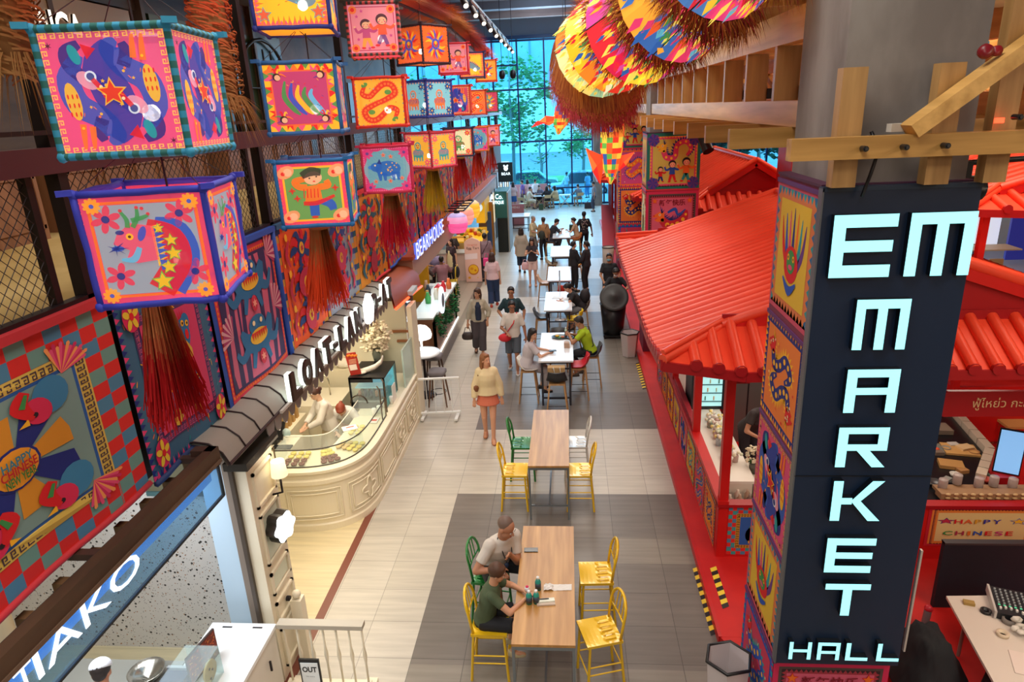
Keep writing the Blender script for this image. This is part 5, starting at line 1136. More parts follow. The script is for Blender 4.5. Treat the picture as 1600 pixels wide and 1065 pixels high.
# left half of the kiosk: flower and drinks counter
WH=mat('#e8e0d2',.4)
t=thing('kiosk_counter','cream counter inside the kiosk lined with flower jars','counter',(2.3,9.5,.1)); b=MB(); b.b2((2.02,8.3,.1),(2.42,13.2,.86),WH); b.b2((2.0,8.3,.86),(2.46,13.2,.90),mat('#f0ebe0',.3)); b.build('body',t)
r=random.Random(12)
for i in range(16):
    y=8.75+.10*i; x=2.20+.08*(i%2)+.03*sin(i*2); t=thing('flower_jar',['row of','x'][0] and 'glass jar of cream and pastel flowers on the kiosk counter','jar',(x,y,.9),0,'flower jars on the kiosk counter'); b=MB(); c=r.choice(['#d8d0c0','#b8c8d0','#9aa898','#c8a8a0']); b.lathe([(0,0),(.045,0),(.05,.09),(.04,.11),(0,.11)],(x,y,.9),mat(c,.2),12); b.build('glass',t); b=MB()
    for q in range(7):b.ell((x+r.gauss(0,.03),y+r.gauss(0,.03),1.03+r.gauss(0,.015)),.026,mat(r.choice(['#f2ead0','#f0e090','#e8f0d8','#f6f2ea']),.8),7,4)
    b.build('flowers',t)
for i in range(9):
    x=2.08+.13*(i%3); y=7.98+.12*(i//3); b=MB(); b.lathe([(0,0),(.04,0),(.045,.13),(.02,.17),(.02,.2),(0,.2)],(x,y,.62),mat(r.choice(['#b89a84','#d8c8b8','#8a7a70']),.25),10); solo(b,'syrup_bottle','small syrup bottle near the kiosk front corner','bottle','bottles at the kiosk front corner')
b=MB(); b.b2((2.48,7.9,.1),(3.1,9.0,.80),WH); b.b2((2.0,7.9,.1),(2.46,8.28,.62),WH); solo(b,'low_cabinet','low cream cabinet behind the checked dragon panel','cabinet')
def blooms(x,y,z,rad,label,col,n=46,vase='#6a6a60',vh=.16,name='flower_vase'):
    t=thing(name,label,'flowers',(x,y,z)); r=random.Random(int(x*100)); b=MB(); b.lathe([(0,0),(.06,0),(.08,vh*.6),(.05,vh),(0,vh)],(x,y,z),mat(vase,.3),14); b.build('vase',t); b=MB()
    for i in range(n):
        v=Vector((r.gauss(0,1),r.gauss(0,1),r.gauss(0,1))).normalized()*rad*(r.uniform(.5,1)); c=Vector((x,y,z+vh+rad*.8))+v
        for k in range(4):u_=Vector((r.gauss(0,1),r.gauss(0,1),r.gauss(0,1))).normalized()*rad*.12; b.ell(c+u_,(rad*.13,rad*.10,rad*.07),col,6,4)
    b.build('petals',t); b=MB()
    for i in range(14):a=r.uniform(0,6.28); p=Vector((x,y,z+vh)); q=p+Vector((cos(a)*rad*.8,sin(a)*rad*.8,rad*r.uniform(-.1,.5))); u_=Vector((-sin(a),cos(a),0))*.02; b.face([p,(p+q)/2+u_,q,(p+q)/2-u_],mat('#3f6a3a',.7))
    b.build('leaves',t)
CRM=mat('#efe4c8',.8)
blooms(2.55,8.72,.8,.15,'vase of cream blossoms inside the red kiosk',CRM)
t=thing('gift_box','open white gift box with red ribbon emblem in the kiosk','box',(2.68,8.35,.8)); b=MB(); b.box((2.68,8.35,.90),(.24,.22,.20),mat('#efe9e2',.5),rz=.4); b.box((2.72,8.235,.90),(.08,.01,.1),mat('#a82a2c',.5),rz=.4); b.build('carton',t)
t=thing('display_fridge','glass fronted lit drinks fridge inside the red kiosk','fridge',(2.25,10.9,.9)); b=MB(); b.b2((1.99,10.62,.9),(2.52,11.2,1.82),mat('#1c2228',.4)); b.build('cabinet',t); b=MB(); b.b2((2.03,10.60,.97),(2.48,10.62,1.76),mat('#a8e6ea',.2,emit=.75)); b.build('lit_door',t)
b=MB()
for k in range(5):b.b2((2.03,10.585,1.05+.15*k),(2.48,10.6,1.065+.15*k),mat('#4a7a84',.4))
for k in range(12):b.b2((2.06+.035*k,10.588,1.08+.15*(k%4)),(2.08+.035*k,10.6,1.15+.15*(k%4)),mat(['#d8e8c8','#5a9a8a','#e8c89a'][k%3],.4))
b.build('shelves',t)
b=MB(); b.b2((2.75,11.0,.1),(3.35,11.7,1.5),mat('#6a6866',.35,.4)); b.b2((3.0,10.99,.2),(3.02,11.0,1.4),BST); solo(b,'steel_fridge','grey steel upright fridge inside the red kiosk','fridge')
# right half: cooking counter
BLK=mat('#14161a',.3); t=thing('cooking_counter','black cooking counter inside the kiosk behind the greeting panel','counter',(4.4,9,.1)); b=MB(); b.prism([(3.6,7.9),(5.15,7.9),(5.38,8.45),(5.9,9.25),(6.2,11.3),(3.6,11.3)],.1,.82,BLK); b.build('cabinet',t)
b=MB()
for i in range(11):
    P0=Vector((5.45,8.5,.5)); P1=Vector((5.98,9.25,.5)); P2=Vector((6.28,11.3,.5)); f=i/11; q0,q1=(P0.lerp(P1,i/4),P0.lerp(P1,(i+.92)/4)) if i<4 else (P1.lerp(P2,(i-4)/7),P1.lerp(P2,(i-3.08)/7)); b.beam(q0,q1,.12,.80,mat('#c8b8a4',.6))
b.build('tiled_edge',t)
def wok(x,y,rr,label):t=thing('frying_pan',label,'pan',(x,y,.82),0,'pans on the black cooking counter'); b=MB(); b.lathe([(0,.005),(rr*.6,.008),(rr,.05),(rr*.96,.055),(rr*.55,.016),(0,.014)],(x,y,.82),mat('#5a5a5c',.3,.6),20); b.build('bowl',t); b=MB(); b.tube((x+rr,y,.865),(x+rr+.16,y-.05,.875),.012,BLK); b.build('handle',t)
wok(4.9,10.3,.17,'steel pan at the back of the black counter'); wok(4.55,8.3,.12,'small steel pan near the front edge of the black counter'); wok(4.80,8.35,.10,'smallest steel pan beside the glass jars'); wok(4.95,9.6,.12,'dark pan in the middle of the black counter')
b=MB(); b.box((5.6,9.30,.84),(.44,.34,.03),mat('#c89a5c',.6),rz=-.2); b.box((5.68,9.32,.87),(.2,.14,.03),mat('#d8b888',.7),rz=.3); solo(b,'chopping_board','wooden chopping board with sliced dough','board')
t=thing('ingredient_tray','grey tray with orange and yellow ingredients','tray',(4.28,9.35,.83)); b=MB(); b.box((5.2,9.35,.84),(.34,.30,.03),mat('#7a7c74',.4),rz=-.2); b.build('tray',t)
for x,y,c in ((5.16,9.4,'#e8b46a'),(5.26,9.28,'#e8562c'),(5.12,9.3,'#d8d0b0')):b=MB(); b.ell((x,y,.865),(.05,.04,.02),mat(c,.7),9,5); b.build('ingredient',t)
b=MB(); b.box((5.5,9.95,.86),(.55,.28,.07),mat('#8a7c6c',.5),rz=-.05); solo(b,'food_container','long brown food container at the back of the black counter','container')
b=MB(); b.box((5.25,8.85,.85),(.30,.22,.05),mat('#b0844c',.6),rz=-.3); solo(b,'wooden_box','flat wooden box on the black counter','box')
for i,(x,y) in enumerate(((4.74,8.08),(4.98,8.2),(5.2,8.12),(5.4,8.15),(5.6,8.1))):
    t=thing('glass_jar','clear glass jar on the wooden tray at the kiosk front','jar',(x,y,.92),0,'glass jars at the kiosk front'); b=MB(); b.lathe([(.05,0),(.055,.01),(.055,.13),(.05,.14)],(x,y,.93),glass('jar_glass%d'%i,'#e8dcd8',.45),14); b.build('glass',t); b=MB(); b.lathe([(0,0),(.05,0),(.05,.08),(0,.08)],(x,y,.935),mat('#8a5a4c',.6),12); b.build('contents',t)
t=thing('serving_tray','long brown moulded tray with a row of round moulds at the kiosk front','tray',(4.9,7.95,.9)); b=MB(); b.b2((4.64,7.9,.88),(6.1,8.04,.96),mat('#9a7654',.6)); b.b2((4.68,8.04,.88),(6.1,8.2,.92),mat('#9a7654',.6)); b.build('tray',t); b=MB()
for k in range(14):
    for z in (.905,.955):b.ell((4.72+.10*k,7.895,z),(.035,.02,.018),mat('#c8a878',.5),8,5)
b.build('moulds',t)
t=thing('tablet_screen','pale blue lit tablet screen standing on the kiosk counter','screen',(5.35,8.8,.9)); b=MB(); b.box((5.72,8.45,1.26),(.30,.02,.64),BLK,rz=-.5); b.build('casing',t); b=MB(); b.box((5.714,8.436,1.26),(.27,.006,.60),mat('#7fb4e8',.2,emit=.8),rz=-.5); b.build('lit_screen',t)
b=MB(); b.b2((5.6,8.35,.1),(5.85,8.6,.93),RED2); solo(b,'screen_stand','dark red stand under the tablet screen','stand')
def wood_stool(x,y,lab):
    t=thing('wooden_stool',lab,'stool',(x,y,.1),0,'square wooden stools on the red floor'); b=MB(); b.b2((x-.2,y-.18,.53),(x+.2,y+.18,.57),mat('#c89a5c',.5)); b.build('seat',t)
    for sx in (-1,1):
        for sy in (-1,1):b=MB(); b.tube((x+sx*.15,y+sy*.13,.53),(x+sx*.18,y+sy*.16,.1),.02,mat('#a8643c',.5),n=5); b.build('leg',t)
    b=MB(); b.b2((x-.17,y-.16,.28),(x+.17,y-.14,.31),mat('#a8643c',.5)); b.b2((x-.17,y+.14,.28),(x+.17,y+.16,.31),mat('#a8643c',.5)); b.build('stretcher',t)
r=random.Random(21)
for i in range(14):
    x,y=5.0+.16*(i%5)+.10*(i//5),8.45+.75*(i//5)+.12*(i%3); c=['#8a8a84','#c8c4bc','#a87a4c','#b84a3a','#5a6a60','#d8c8a8','#7a6a5c'][i%7]; k=.05+.03*r.random(); b=MB()
    if i%2:b.lathe([(0,0),(k*.6,0),(k,.05),(k*.9,.05),(k*.5,.012),(0,.012)],(x,y,.82),mat(c,.35),14)
    else:b.box((x,y,.845),(k*2,k*1.5,.05),mat(c,.5),rz=r.random())
    solo(b,'steel_bowl' if i%2 else 'food_packet',('small bowl' if i%2 else 'small packet')+' among the cooking things on the black kiosk counter','bowl' if i%2 else 'packet','small bowls on the cooking counter' if i%2 else 'small packets on the cooking counter')
wood_stool(7.05,11.5,'square wooden stool on the red floor, left one'); wood_stool(7.25,10.75,'square wooden stool on the red floor, nearer and right')
# ---------------------------------------------------------------- pillars
def pillar(x0,x1,y0,y1,z0,z1,front,side,label,name='decorated_pillar',inset=0):
    t=thing(name,label,'pillar',((x0+x1)/2,(y0+y1)/2,z0),0); b=MB(); b.b2((x0,y0,z0),(x1,y1,z1),mat('#7a2c48',.7)); b.build('cloth_wrap',t)
    for (fn,v,a,e) in front:b=MB(); put_art(b,fn(v),(x0,y0-.003,a),(x1-x0,0,0),(0,0,e-a),(0,-1,0)); b.build('painted_front',t)
    for (fn,v,a,e) in side:b=MB(); put_art(b,fn(v),(x0-.003,y1,a),(0,y0-y1,0),(0,0,e-a),(-1,0,0)); b.build('painted_side',t)
    b=MB()
    for (fn,v,a,e) in front[1:]:b.b2((x0-.012,y0-.012,a-.02),(x1+.012,y1+.012,a+.02),mat('#c82a44',.6))
    for (fn,v,a,e) in side:b.b2((x0-.010,y0-.010,e-.016),(x0+.02,y1+.01,e+.016),mat('#5a2a6a',.6))
    b.b2((x0-.01,y0-.01,z1),(x1+.01,y1+.01,z1+.02),mat('#4a2440',.7)); b.build('ribbon_band',t)
    return t
pillar(1.72,2.69,4.86,5.84,.0,5.20,[(p_kirin,0,.15,1.15)],[(p_fish,1,.15,1.15),(p_phoenix,0,1.2,2.15),(a_twins,0,2.18,3.1),(p_fish,0,3.15,4.05),(p_phoenix,0,4.12,5.16)],'nearest pillar wrapped in painted cloth, carrying the tall black sign')
pillar(1.74,2.9,15.7,16.6,.1,5.15,[(p_fish,2,1.3,2.6),(p_kirin,0,2.65,3.9),(p_festival,0,3.93,5.15)],[(p_fish,1,1.3,2.6),(a_tiger,1,2.65,3.9),(p_phoenix,0,3.93,5.15)],'second pillar with festival children and pink beast panels')
pillar(1.76,2.9,24.6,25.5,.1,5.7,[(p_fish,1,.4,1.7),(p_fish,0,1.72,3.0),(p_fish,4,3.02,4.3),(p_festival,0,4.32,5.6)],[(p_phoenix,0,.4,2.2),(a_mask,1,2.22,4.0),(a_mask,2,4.02,5.6)],'third and farthest pillar wrapped in painted cloth panels')
for i,(x0,x1,y0,y1,z0,lab) in enumerate(((1.80,2.66,4.90,5.80,5.22,'nearest bare concrete column above the lettered sign'),(1.80,2.6,15.75,16.55,5.17,'second concrete column between the timber trusses'),(1.8,2.6,24.7,25.4,5.72,'third concrete column far along the trusses'))):
    b=MB(); b.b2((x0,y0,z0),(x1,y1,10.6),CONC); struct(b,'trim_%d'%(11+i),lab)
# ---------------------------------------------------------------- the tall lettered sign
NVY=mat('#0b2340',.45); sg=thing('vertical_sign','tall black sign with glowing pale blue capital letters','sign',(2.2,4.80,1.2)); b=MB(); b.b2((1.705,4.79,1.2),(2.715,4.855,5.2),NVY); b.b2((1.70,4.785,5.18),(2.72,4.855,5.21),mat('#1a3048',.4)); b.b2((1.698,4.785,1.2),(1.71,4.86,5.2),mat('#6a7078',.4,.5)); b.b2((1.705,4.785,3.02),(2.715,4.79,3.026),mat('#060c14',.4)); sbd=b.build('sign_board',sg)
GLW=mat('#9af0fa',.4,emit=1.1); LSD=mat('#0a121c',.35)
def bars(x0,x1,z0,z1,strokes,name):
    """strokes in a unit cell, each a polygon; raised box letter with a lit face"""
    b=MB(); W_,H_=x1-x0,z1-z0
    for pl in strokes:b.prism([(x0+W_*p[0],z0+H_*p[1]) for p in pl],0,.055,LSD,O=(0,4.788,0),U=(1,0,0),V=(0,0,1),N=(0,-1,0))
    for pl in strokes:
        c=(sum(p[0] for p in pl)/len(pl),sum(p[1] for p in pl)/len(pl)); b.face([(x0+W_*(c[0]+(p[0]-c[0])*1),4.7325,z0+H_*(c[1]+(p[1]-c[1])*1)) for p in pl],GLW)
    b.build(name,sbd)
R_=lambda a,b_,c,d:[(a,b_),(c,b_),(c,d),(a,d)]
LT={'E':[R_(0,0,.2,1),R_(.2,.8,1,1),R_(.2,.41,.96,.59),R_(.2,0,.96,.2)],
      'm':[R_(0,0,.18,1),R_(.18,.82,1,1),R_(.41,0,.59,.82),R_(.82,0,1,.82)],
      'A':[R_(0,0,.2,1),R_(.2,.82,1,1),R_(.8,0,1,.82),R_(.2,.42,.8,.58)],
      'R':[R_(0,0,.2,1),R_(.2,.84,1,1),R_(.8,.42,1,.84),R_(.2,.42,.8,.58),[(.40,.42),(.66,.42),(1.0,0),(.74,0)]],
      'K':[R_(0,0,.2,1),[(.2,.42),(.42,.42),(.42,.58),(.2,.58)],[(.40,.50),(.80,1),(1.05,1),(.60,.50)],[(.40,.50),(.60,.50),(1.05,0),(.80,0)]],
      'T':[R_(0,.82,1,1),R_(.4,0,.6,.82)],'H':[R_(0,0,.17,1),R_(.83,0,1,1),R_(.17,.42,.83,.58)],'L':[R_(0,0,.2,1),R_(.2,0,1,.18)]}
LT['a']=[R_(0,0,.17,1),R_(.17,.82,1,1),R_(.83,0,1,.82),R_(.17,.36,.83,.52)]
for ch,x0,x1,z0,z1 in (('E',1.775,2.19,4.60,5.03),('m',2.27,2.69,4.60,5.03),('m',1.99,2.35,4.07,4.44),('A',1.985,2.35,3.58,3.92),('R',1.975,2.335,3.13,3.46),('K',1.985,2.34,2.66,3.01),('E',1.99,2.36,2.18,2.50),('T',2.02,2.37,1.76,2.07),
                          ('H',1.79,1.97,1.30,1.48),('a',2.02,2.20,1.30,1.48),('L',2.25,2.43,1.30,1.48),('L',2.50,2.68,1.30,1.48)):
    bars(x0,x1,z0,z1,LT[ch],'lit_letter')
# ---------------------------------------------------------------- timber truss along the hall
def truss(y0,y1,x,label,z=(5.56,5.76,6.21,6.46),overhang=1.38):
    t=thing('timber_truss',label,'truss',(x,y0,z[0]),0,'glued timber trusses along the hall'); b=MB(); b.b2((x-.06,y0,z[0]),(x+.06,y1,z[1]),W_TRUSS); b.build('lower_chord',t); b=MB(); b.b2((x-.06,y0,z[2]),(x+.06,y1,z[3]),W_TRUSS); b.build('upper_chord',t)
    n=int((y1-y0)/1.02)
    for i in range(n):
        y=y0+.72+1.02*i; b=MB(); b.b2((x-.05,y,z[1]),(x+.16,y+.07,z[2]),W_TRUSSZ); b.build('upright',t)
        b=MB(); b.b2((x+.16,y-.02,z[1]+.02),(x+.22,y+.09,z[1]+.12),BST); b.tube((x+.18,y+.03,z[1]+.06),(x+.30,y+.75,z[2]-.03),.008,BST,n=4); b.build('steel_rod',t)
        b=MB(); b.b2((overhang,y-.62,z[3]+.0),(x+4.6,y-.55,z[3]+.17),W_TRUSSX); b.build('cross_beam',t)
        b=MB(); b.b2((x-.55,y-.62,z[0]-.16),(x+4.6,y-.55,z[0]),W_TRUSSX); b.build('cross_beam',t)
        b=MB(); b.b2((x+.1,y-.60,z[0]-.0),(x+.25,y-.56,z[0]+.05),BST); b.build('steel_plate',t)
truss(5.86,15.68,1.88,'timber truss from the nearest column to the second one'); truss(16.6,24.6,1.86,'timber truss between the second and third columns'); truss(25.5,34,1.86,'far timber truss beyond the third column')
for xx,lab in ((3.9,'inner timber truss parallel to the aisle one'),(6.3,'innermost timber truss above the red roofs')):
    t=thing('timber_truss',lab,'truss',(xx,10,5.56),0,'glued timber trusses along the hall')
    for z0,z1,nm in ((5.56,5.76,'lower_chord'),(6.21,6.46,'upper_chord')):b=MB(); b.b2((xx-.06,5.0,z0),(xx+.06,34,z1),W_TRUSS); b.build(nm,t)
    for i in range(28):y=5.4+1.02*i; b=MB(); b.b2((xx-.05,y,5.76),(xx+.12,y+.07,6.21),W_TRUSSZ); b.build('upright',t); b=MB(); b.beam((xx,y+.07,5.8),(xx,y+1.0,6.18),.06,.10,W_TRUSS); b.build('diagonal',t)
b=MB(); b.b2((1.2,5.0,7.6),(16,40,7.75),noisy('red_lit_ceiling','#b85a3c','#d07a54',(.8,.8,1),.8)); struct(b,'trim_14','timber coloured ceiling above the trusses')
# timber frame in front of the nearest column
t=thing('bolted_timbers','bolted timber frame with diagonal brace in front of the concrete column','frame',(2.2,4.62,5.2)); b=MB(); b.b2((1.40,4.56,5.405),(4.6,4.66,5.54),W_TRUSSX); b.build('cross_beam',t)
b=MB(); b.b2((1.72,4.70,5.215),(1.87,4.80,5.95),W_TRUSSZ); b.build('upright',t); b=MB(); b.b2((2.30,4.70,5.215),(2.45,4.80,5.95),W_TRUSSZ); b.build('upright',t); b=MB(); b.b2((2.66,4.70,5.215),(2.80,4.80,8),W_TRUSSZ); b.build('upright',t)
b=MB(); b.beam((2.12,4.61,5.56),(3.6,4.61,6.68),.09,.16,W_TRUSS,up=(0,1,0)); b.build('diagonal_brace',t)
b=MB()
for x,z in ((1.83,5.47),(2.07,5.47),(2.31,5.47),(2.70,5.62),(2.81,6.07),(2.76,6.03)):b.tube((x,4.50,z),(x,4.57,z),.018,BLK,n=10); b.tube((x,4.49,z),(x,4.51,z),.010,mat('#4a4c50',.3,.8),n=6)
b.build('bolt',t)
b=MB(); b.box((2.08,4.7,5.58),(.10,.05,.05),mat('#c8c4bc',.5),rz=.2); solo(b,'junction_box','small pale junction box above the timber beam','box')
b=MB(); b.path([(1.95,4.75,5.56),(2.0,4.72,5.45),(1.96,4.7,5.3),(1.93,4.72,5.15)],.012,BLK,5); solo(b,'cable','black cable running down behind the timber beam','cable')
t=thing('fire_alarm_bell','dark red round fire fitting beside the concrete column','fitting',(2.52,4.6,5.98)); b=MB(); R=Matrix.Rotation(pi/2,3,'X'); b.lathe([(0,-.03),(.035,-.03),(.045,0),(.035,.03),(0,.03)],(2.50,4.62,6.0),mat('#7a1420',.35),14,ax=R); b.lathe([(0,-.02),(.03,-.02),(.03,.02),(0,.02)],(2.56,4.62,6.0),mat('#8a1824',.35),12,ax=R); b.build('housing',t)
t=thing('stage_spotlight','black moving head stage light hanging right of the lettered sign','spotlight',(2.72,5.0,5.1)); b=MB(); b.tube((2.74,5.1,5.14),(2.86,5.1,5.12),.085,BLK,.10,14); b.tube((2.86,5.1,5.12),(2.89,5.1,5.115),.07,mat('#2a2e38',.1),n=14); b.build('lamp_head',t); b=MB(); b.b2((2.70,5.05,5.15),(2.78,5.15,5.32),BLK); b.tube((2.6,5.1,5.30),(3.6,5.1,5.34),.02,BLK); b.build('yoke',t)
for i,(x,y,z) in enumerate(((2.85,15.3,5.05),(3.3,24.1,5.3))):b=MB(); b.tube((x,y,z),(x+.1,y-.2,z-.28),.10,BLK,.12,12); b.tube((x,y,z+.45),(x,y,z),.02,BLK); solo(b,'stage_spotlight',['black spotlight under the trusses right of the festival pillar','black spotlight between the two far pillars'][i],'spotlight')
b=MB(); b.box((2.66,4.64,5.60),(.05,.02,.03),mat('#ff3a20',.4,emit=5)); solo(b,'indicator_lamp','small red indicator lamp by the timber frame','lamp')
# red panels above trusses and blue shed glimpse
for i,(x,y,z,sx,sz,c,lab) in enumerate(((4.4,9,6.0,.5,.3,'#3a8ac0','blue board seen between the timbers at upper right'),(4.9,9.4,6.35,.6,.3,'#c86a4a','terracotta board between the timbers at upper right'))):b=MB(); b.b2((x,y,z),(x+sx,y+.05,z+sz),mat(c,.6)); solo(b,'board',lab,'board')
# red tall block behind the roofs and background kiosk parts
b=MB(); b.b2((4.7,15.2,.1),(5.6,16.2,5.5),RED); solo(b,'red_column','plain bright red column behind the big kiosk roof','column')
def posts_kiosk(name,label,x0,x1,y0,y1,h):
    t=thing(name,label,'kiosk',(x0,y0,.1),0,'open red kiosks further back'); b=MB()
    for a,c in (((x0,y0),(x1,y0)),((x0,y1),(x1,y1)),((x0,y0),(x0,y1)),((x1,y0),(x1,y1))):b.beam((a[0],a[1],h-.1),(c[0],c[1],h-.1),.1,.12,RED2); b.beam((a[0],a[1],.65),(c[0],c[1],.65),.06,1.0,RED)
    b.build('rails_and_panels',t)
    n=max(2,int((y1-y0)/1.6))
    for i in range(n+1):
        for x in (x0,x1):b=MB(); y=y0+(y1-y0)*i/n; b.b2((x-.05,y-.05,.1),(x+.05,y+.05,h),RED); b.build('post',t)
    return t
posts_kiosk('market_kiosk','red posted kiosk behind the nearest one',3.0,5.9,17,22,3.3); k3=posts_kiosk('market_kiosk','slim red posted kiosk along the platform far away',1.95,4.6,27,32.8,3.0); posts_kiosk('market_kiosk','red posted kiosk at the right edge behind the sign',6.3,11.6,10.9,14.2,4.1)
b=MB()
for i in range(8):b.tube((1.95,26.4-.3*i+7,1.4),(1.95,26.4-.3*i+7,2.6),.05,mat(['#3a3a6a','#a82a30'][i%2],.5),n=6)
b.build('hanging_strip',k3)
b=MB(); b.beam((1.62,28.0,.15),(1.72,31.2,1.5),.5,.06,mat('#c83a3c',.6)); solo(b,'sloping_panel','sloping red panel beside the far kiosk','panel')
b=MB(); b.b2((2.0,25.9,.1),(4.5,26.1,2.3),mat('#c8c8cc',.6)); solo(b,'partition','pale partition under the far roof','partition')
# view through to the right: grey floor, high tables, lit screens
b=MB(); b.b2((7.5,15.0,.105),(15.9,36,.115),mat('#b8bcc8',.3)); struct(b,'floor_patch','pale polished floor beyond the kiosks at far right')
def right_stool(x,y,lab):
    t=thing('high_stool',lab,'stool',(x,y,.11),0,'beech high stools at far right'); b=MB(); b.loft([[(x+.22*cos(k*pi/5),y+.2*sin(k*pi/5),.78+h_) for k in range(10)] for h_ in (0,.03)],mat('#c8a878',.5)); b.b2((x-.2,y+.14,.80),(x+.2,y+.18,1.05),mat('#c8a878',.5)); b.build('seat',t)
    for sx in (-1,1):
        for sy in (-1,1):b=MB(); b.tube((x+sx*.13,y+sy*.12,.78),(x+sx*.22,y+sy*.2,.115),.02,mat('#a8785c',.5),n=5); b.build('leg',t)
right_stool(12.4,20.4,'beech high stool at far right nearest the screens'); right_stool(11.2,21.0,'beech high stool at far right next to the sign'); right_stool(12.9,22.6,'beech high stool at far right behind the table')
b=MB(); b.b2((11.4,21.4,1.1),(13.6,22.2,1.14),mat('#d8c8a8',.4)); b.b2((12.4,21.7,.11),(12.5,21.8,1.1),BST); solo(b,'high_table','pale high table at far right','table')
t=thing('display_screen','white and blue lit display panel at far right','screen',(13.6,24,.11)); b=MB(); b.b2((12.6,24.0,.7),(14.4,24.1,2.6),mat('#dfe8f8',.4,emit=.7)); b.b2((14.5,23.6,.3),(15.9,23.7,3.0),mat('#2a2f88',.4,emit=.5)); b.build('lit_panel',t)
b=MB(); put_text(b,'STOP',(13.4,23.98,2.35),(1,0,0),(0,0,1),(0,-1,0),width=.9,height=.28,m=mat('#28307a',.5)); put_text(b,'CREATIN',(13.4,23.98,1.95),(1,0,0),(0,0,1),(0,-1,0),width=1.3,height=.28,m=mat('#28307a',.5)); b.build('lettering',t)
b=MB(); b.b2((8.6,15.2,.1),(10.2,16.2,1.25),noisy('carton_brown','#8a7a6c','#a89684',(2,2,2),.7)); b.b2((8.7,15.2,1.25),(9.4,16,1.5),mat('#c8b0a0',.8)); solo(b,'storage_cabinet','brown cabinet with goods on top at far right','cabinet')
# black partition and the sound desk, right foreground
b=MB(); b.b2((4.15,6.84,.1),(6.2,6.9,.98),noisy('black_partition','#0c1622','#14202e',(1,1,1),.6)); b.b2((4.15,6.83,.96),(6.2,6.91,.985),mat('#3a3436',.5)); solo(b,'black_partition','low black partition in front of the greeting panel','partition')
dk=thing('folding_table','white folding table carrying the sound mixer','table',(4.4,5.6,.1)); b=MB(); b.prism([(3.90,6.24),(5.4,6.30),(5.4,5.0),(3.72,5.0)],.72,.75,mat('#d8cec4',.4)); b.build('tabletop',dk)
for x,y in ((4.05,6.1),(4.0,5.15),(5.2,5.2),(5.2,6.1)):b=MB(); b.tube((x,y,.1),(x,y,.72),.018,mat('#9a9490',.4,.5)); b.build('leg',dk)
mxr=thing('sound_mixer','large black sound mixing desk with rows of faders on the white table','mixer',(4.6,6.0,.75)); R=Matrix.Rotation(-.35,3,'Z'); b=MB(); C0=Vector((4.66,5.98,.79)); b.box(C0,(.80,.44,.07),mat('#1c2026',.4),R=R); b.box(C0+R @ Vector((-.41,0,.005)),(.02,.45,.085),mat('#c8c4c0',.4),R=R); mh=b.build('housing',mxr)
b=MB()
for i in range(16):
    for j in range(6):b.box(C0+R @ Vector((-.36+.046*i,.17-.045*j,.04)),(.016,.016,.02),mat('#a8b0b4',.4),R=R)
b.build('knobs',mh); b=MB()
for i in range(16):b.box(C0+R @ Vector((-.36+.046*i,-.14+.02*sin(i),.042)),(.018,.03,.022),mat('#e8e8e4',.4),R=R)
b.build('faders',mh); b=MB()
for i in range(16):b.box(C0+R @ Vector((-.36+.046*i,-.08,.037)),(.02,.012,.006),mat('#ff4a3a',.4,emit=1.5) if i>6 else mat('#4ac08a',.4,emit=.8),R=R)
b.box(C0+R @ Vector((.28,.06,.04)),(.12,.10,.006),mat('#3a6ad8',.3,emit=1),R=R); b.build('indicator_lights',mh)
t=thing('equipment_case','black rack case with small yellow lights on the white table','case',(4.75,5.5,.75)); b=MB(); b.box((4.78,5.50,.86),(.5,.34,.22),mat('#26262a',.4),rz=-.35); b.box((4.78,5.50,.975),(.52,.36,.012),mat('#b8b0a8',.4),rz=-.35); b.build('case',t); b=MB(); b.box((4.53,5.47,.90),(.006,.05,.02),mat('#ffb83a',.4,emit=2),rz=-.35); b.box((4.53,5.47,.85),(.006,.05,.02),mat('#ffb83a',.4,emit=2),rz=-.35); b.build('indicator_lights',t)
b=MB(); b.lathe([(.035,0),(.055,0),(.055,.035),(.035,.035),(.035,0)],(4.14,5.68,.75),mat('#d8c8b0',.5),20); solo(b,'tape_roll','roll of cream tape on the white table','tape'); b=MB(); b.lathe([(.04,0),(.06,0),(.06,.05),(.04,.05),(.04,0)],(4.30,5.86,.75),mat('#8a8480',.4),20); solo(b,'tape_roll','roll of grey tape on the white table by the mixer','tape')
b=MB(); b.lathe([(.03,0),(.05,0),(.05,.03),(.03,.03),(.03,0)],(4.16,6.0,.75),mat('#1c1c20',.4),18); solo(b,'cable_coil','small black coil of cable on the white table','cable'); b=MB(); b.box((4.06,6.12,.765),(.10,.06,.03),mat('#a88a4a',.5),rz=-.3); solo(b,'wallet','tan leather wallet on the corner of the white table','wallet')
r=random.Random(6); b=MB()
for i in range(26):p=Vector((4.42+r.gauss(0,.07),5.66+r.gauss(0,.08),.79+r.random()*.06)); b.ell(p,(.05,.035,.02),mat('#d8d4cc',.3),6,4,R=Matrix.Rotation(r.random()*3,3,'X'))
solo(b,'plastic_bag','crumpled clear plastic bag on the white table','bag')
b=MB(); b.box((4.15,5.30,.755),(.26,.30,.01),mat('#e2d4cc',.4),rz=-.35); solo(b,'clear_folder','clear document folder lying on the white table','folder')
t=thing('laptop','grey laptop at the lower right corner of the white table','laptop',(4.35,5.06,.75)); b=MB(); b.box((4.42,5.06,.762),(.34,.24,.02),mat('#b8b4b0',.4),rz=-.35); b.build('base',t); b=MB(); b.box((4.43,5.08,.774),(.28,.12,.004),mat('#2a2a2e',.4),rz=-.35); b.build('keyboard',t)
b=MB(); r=random.Random(8); n=14; vs=[]
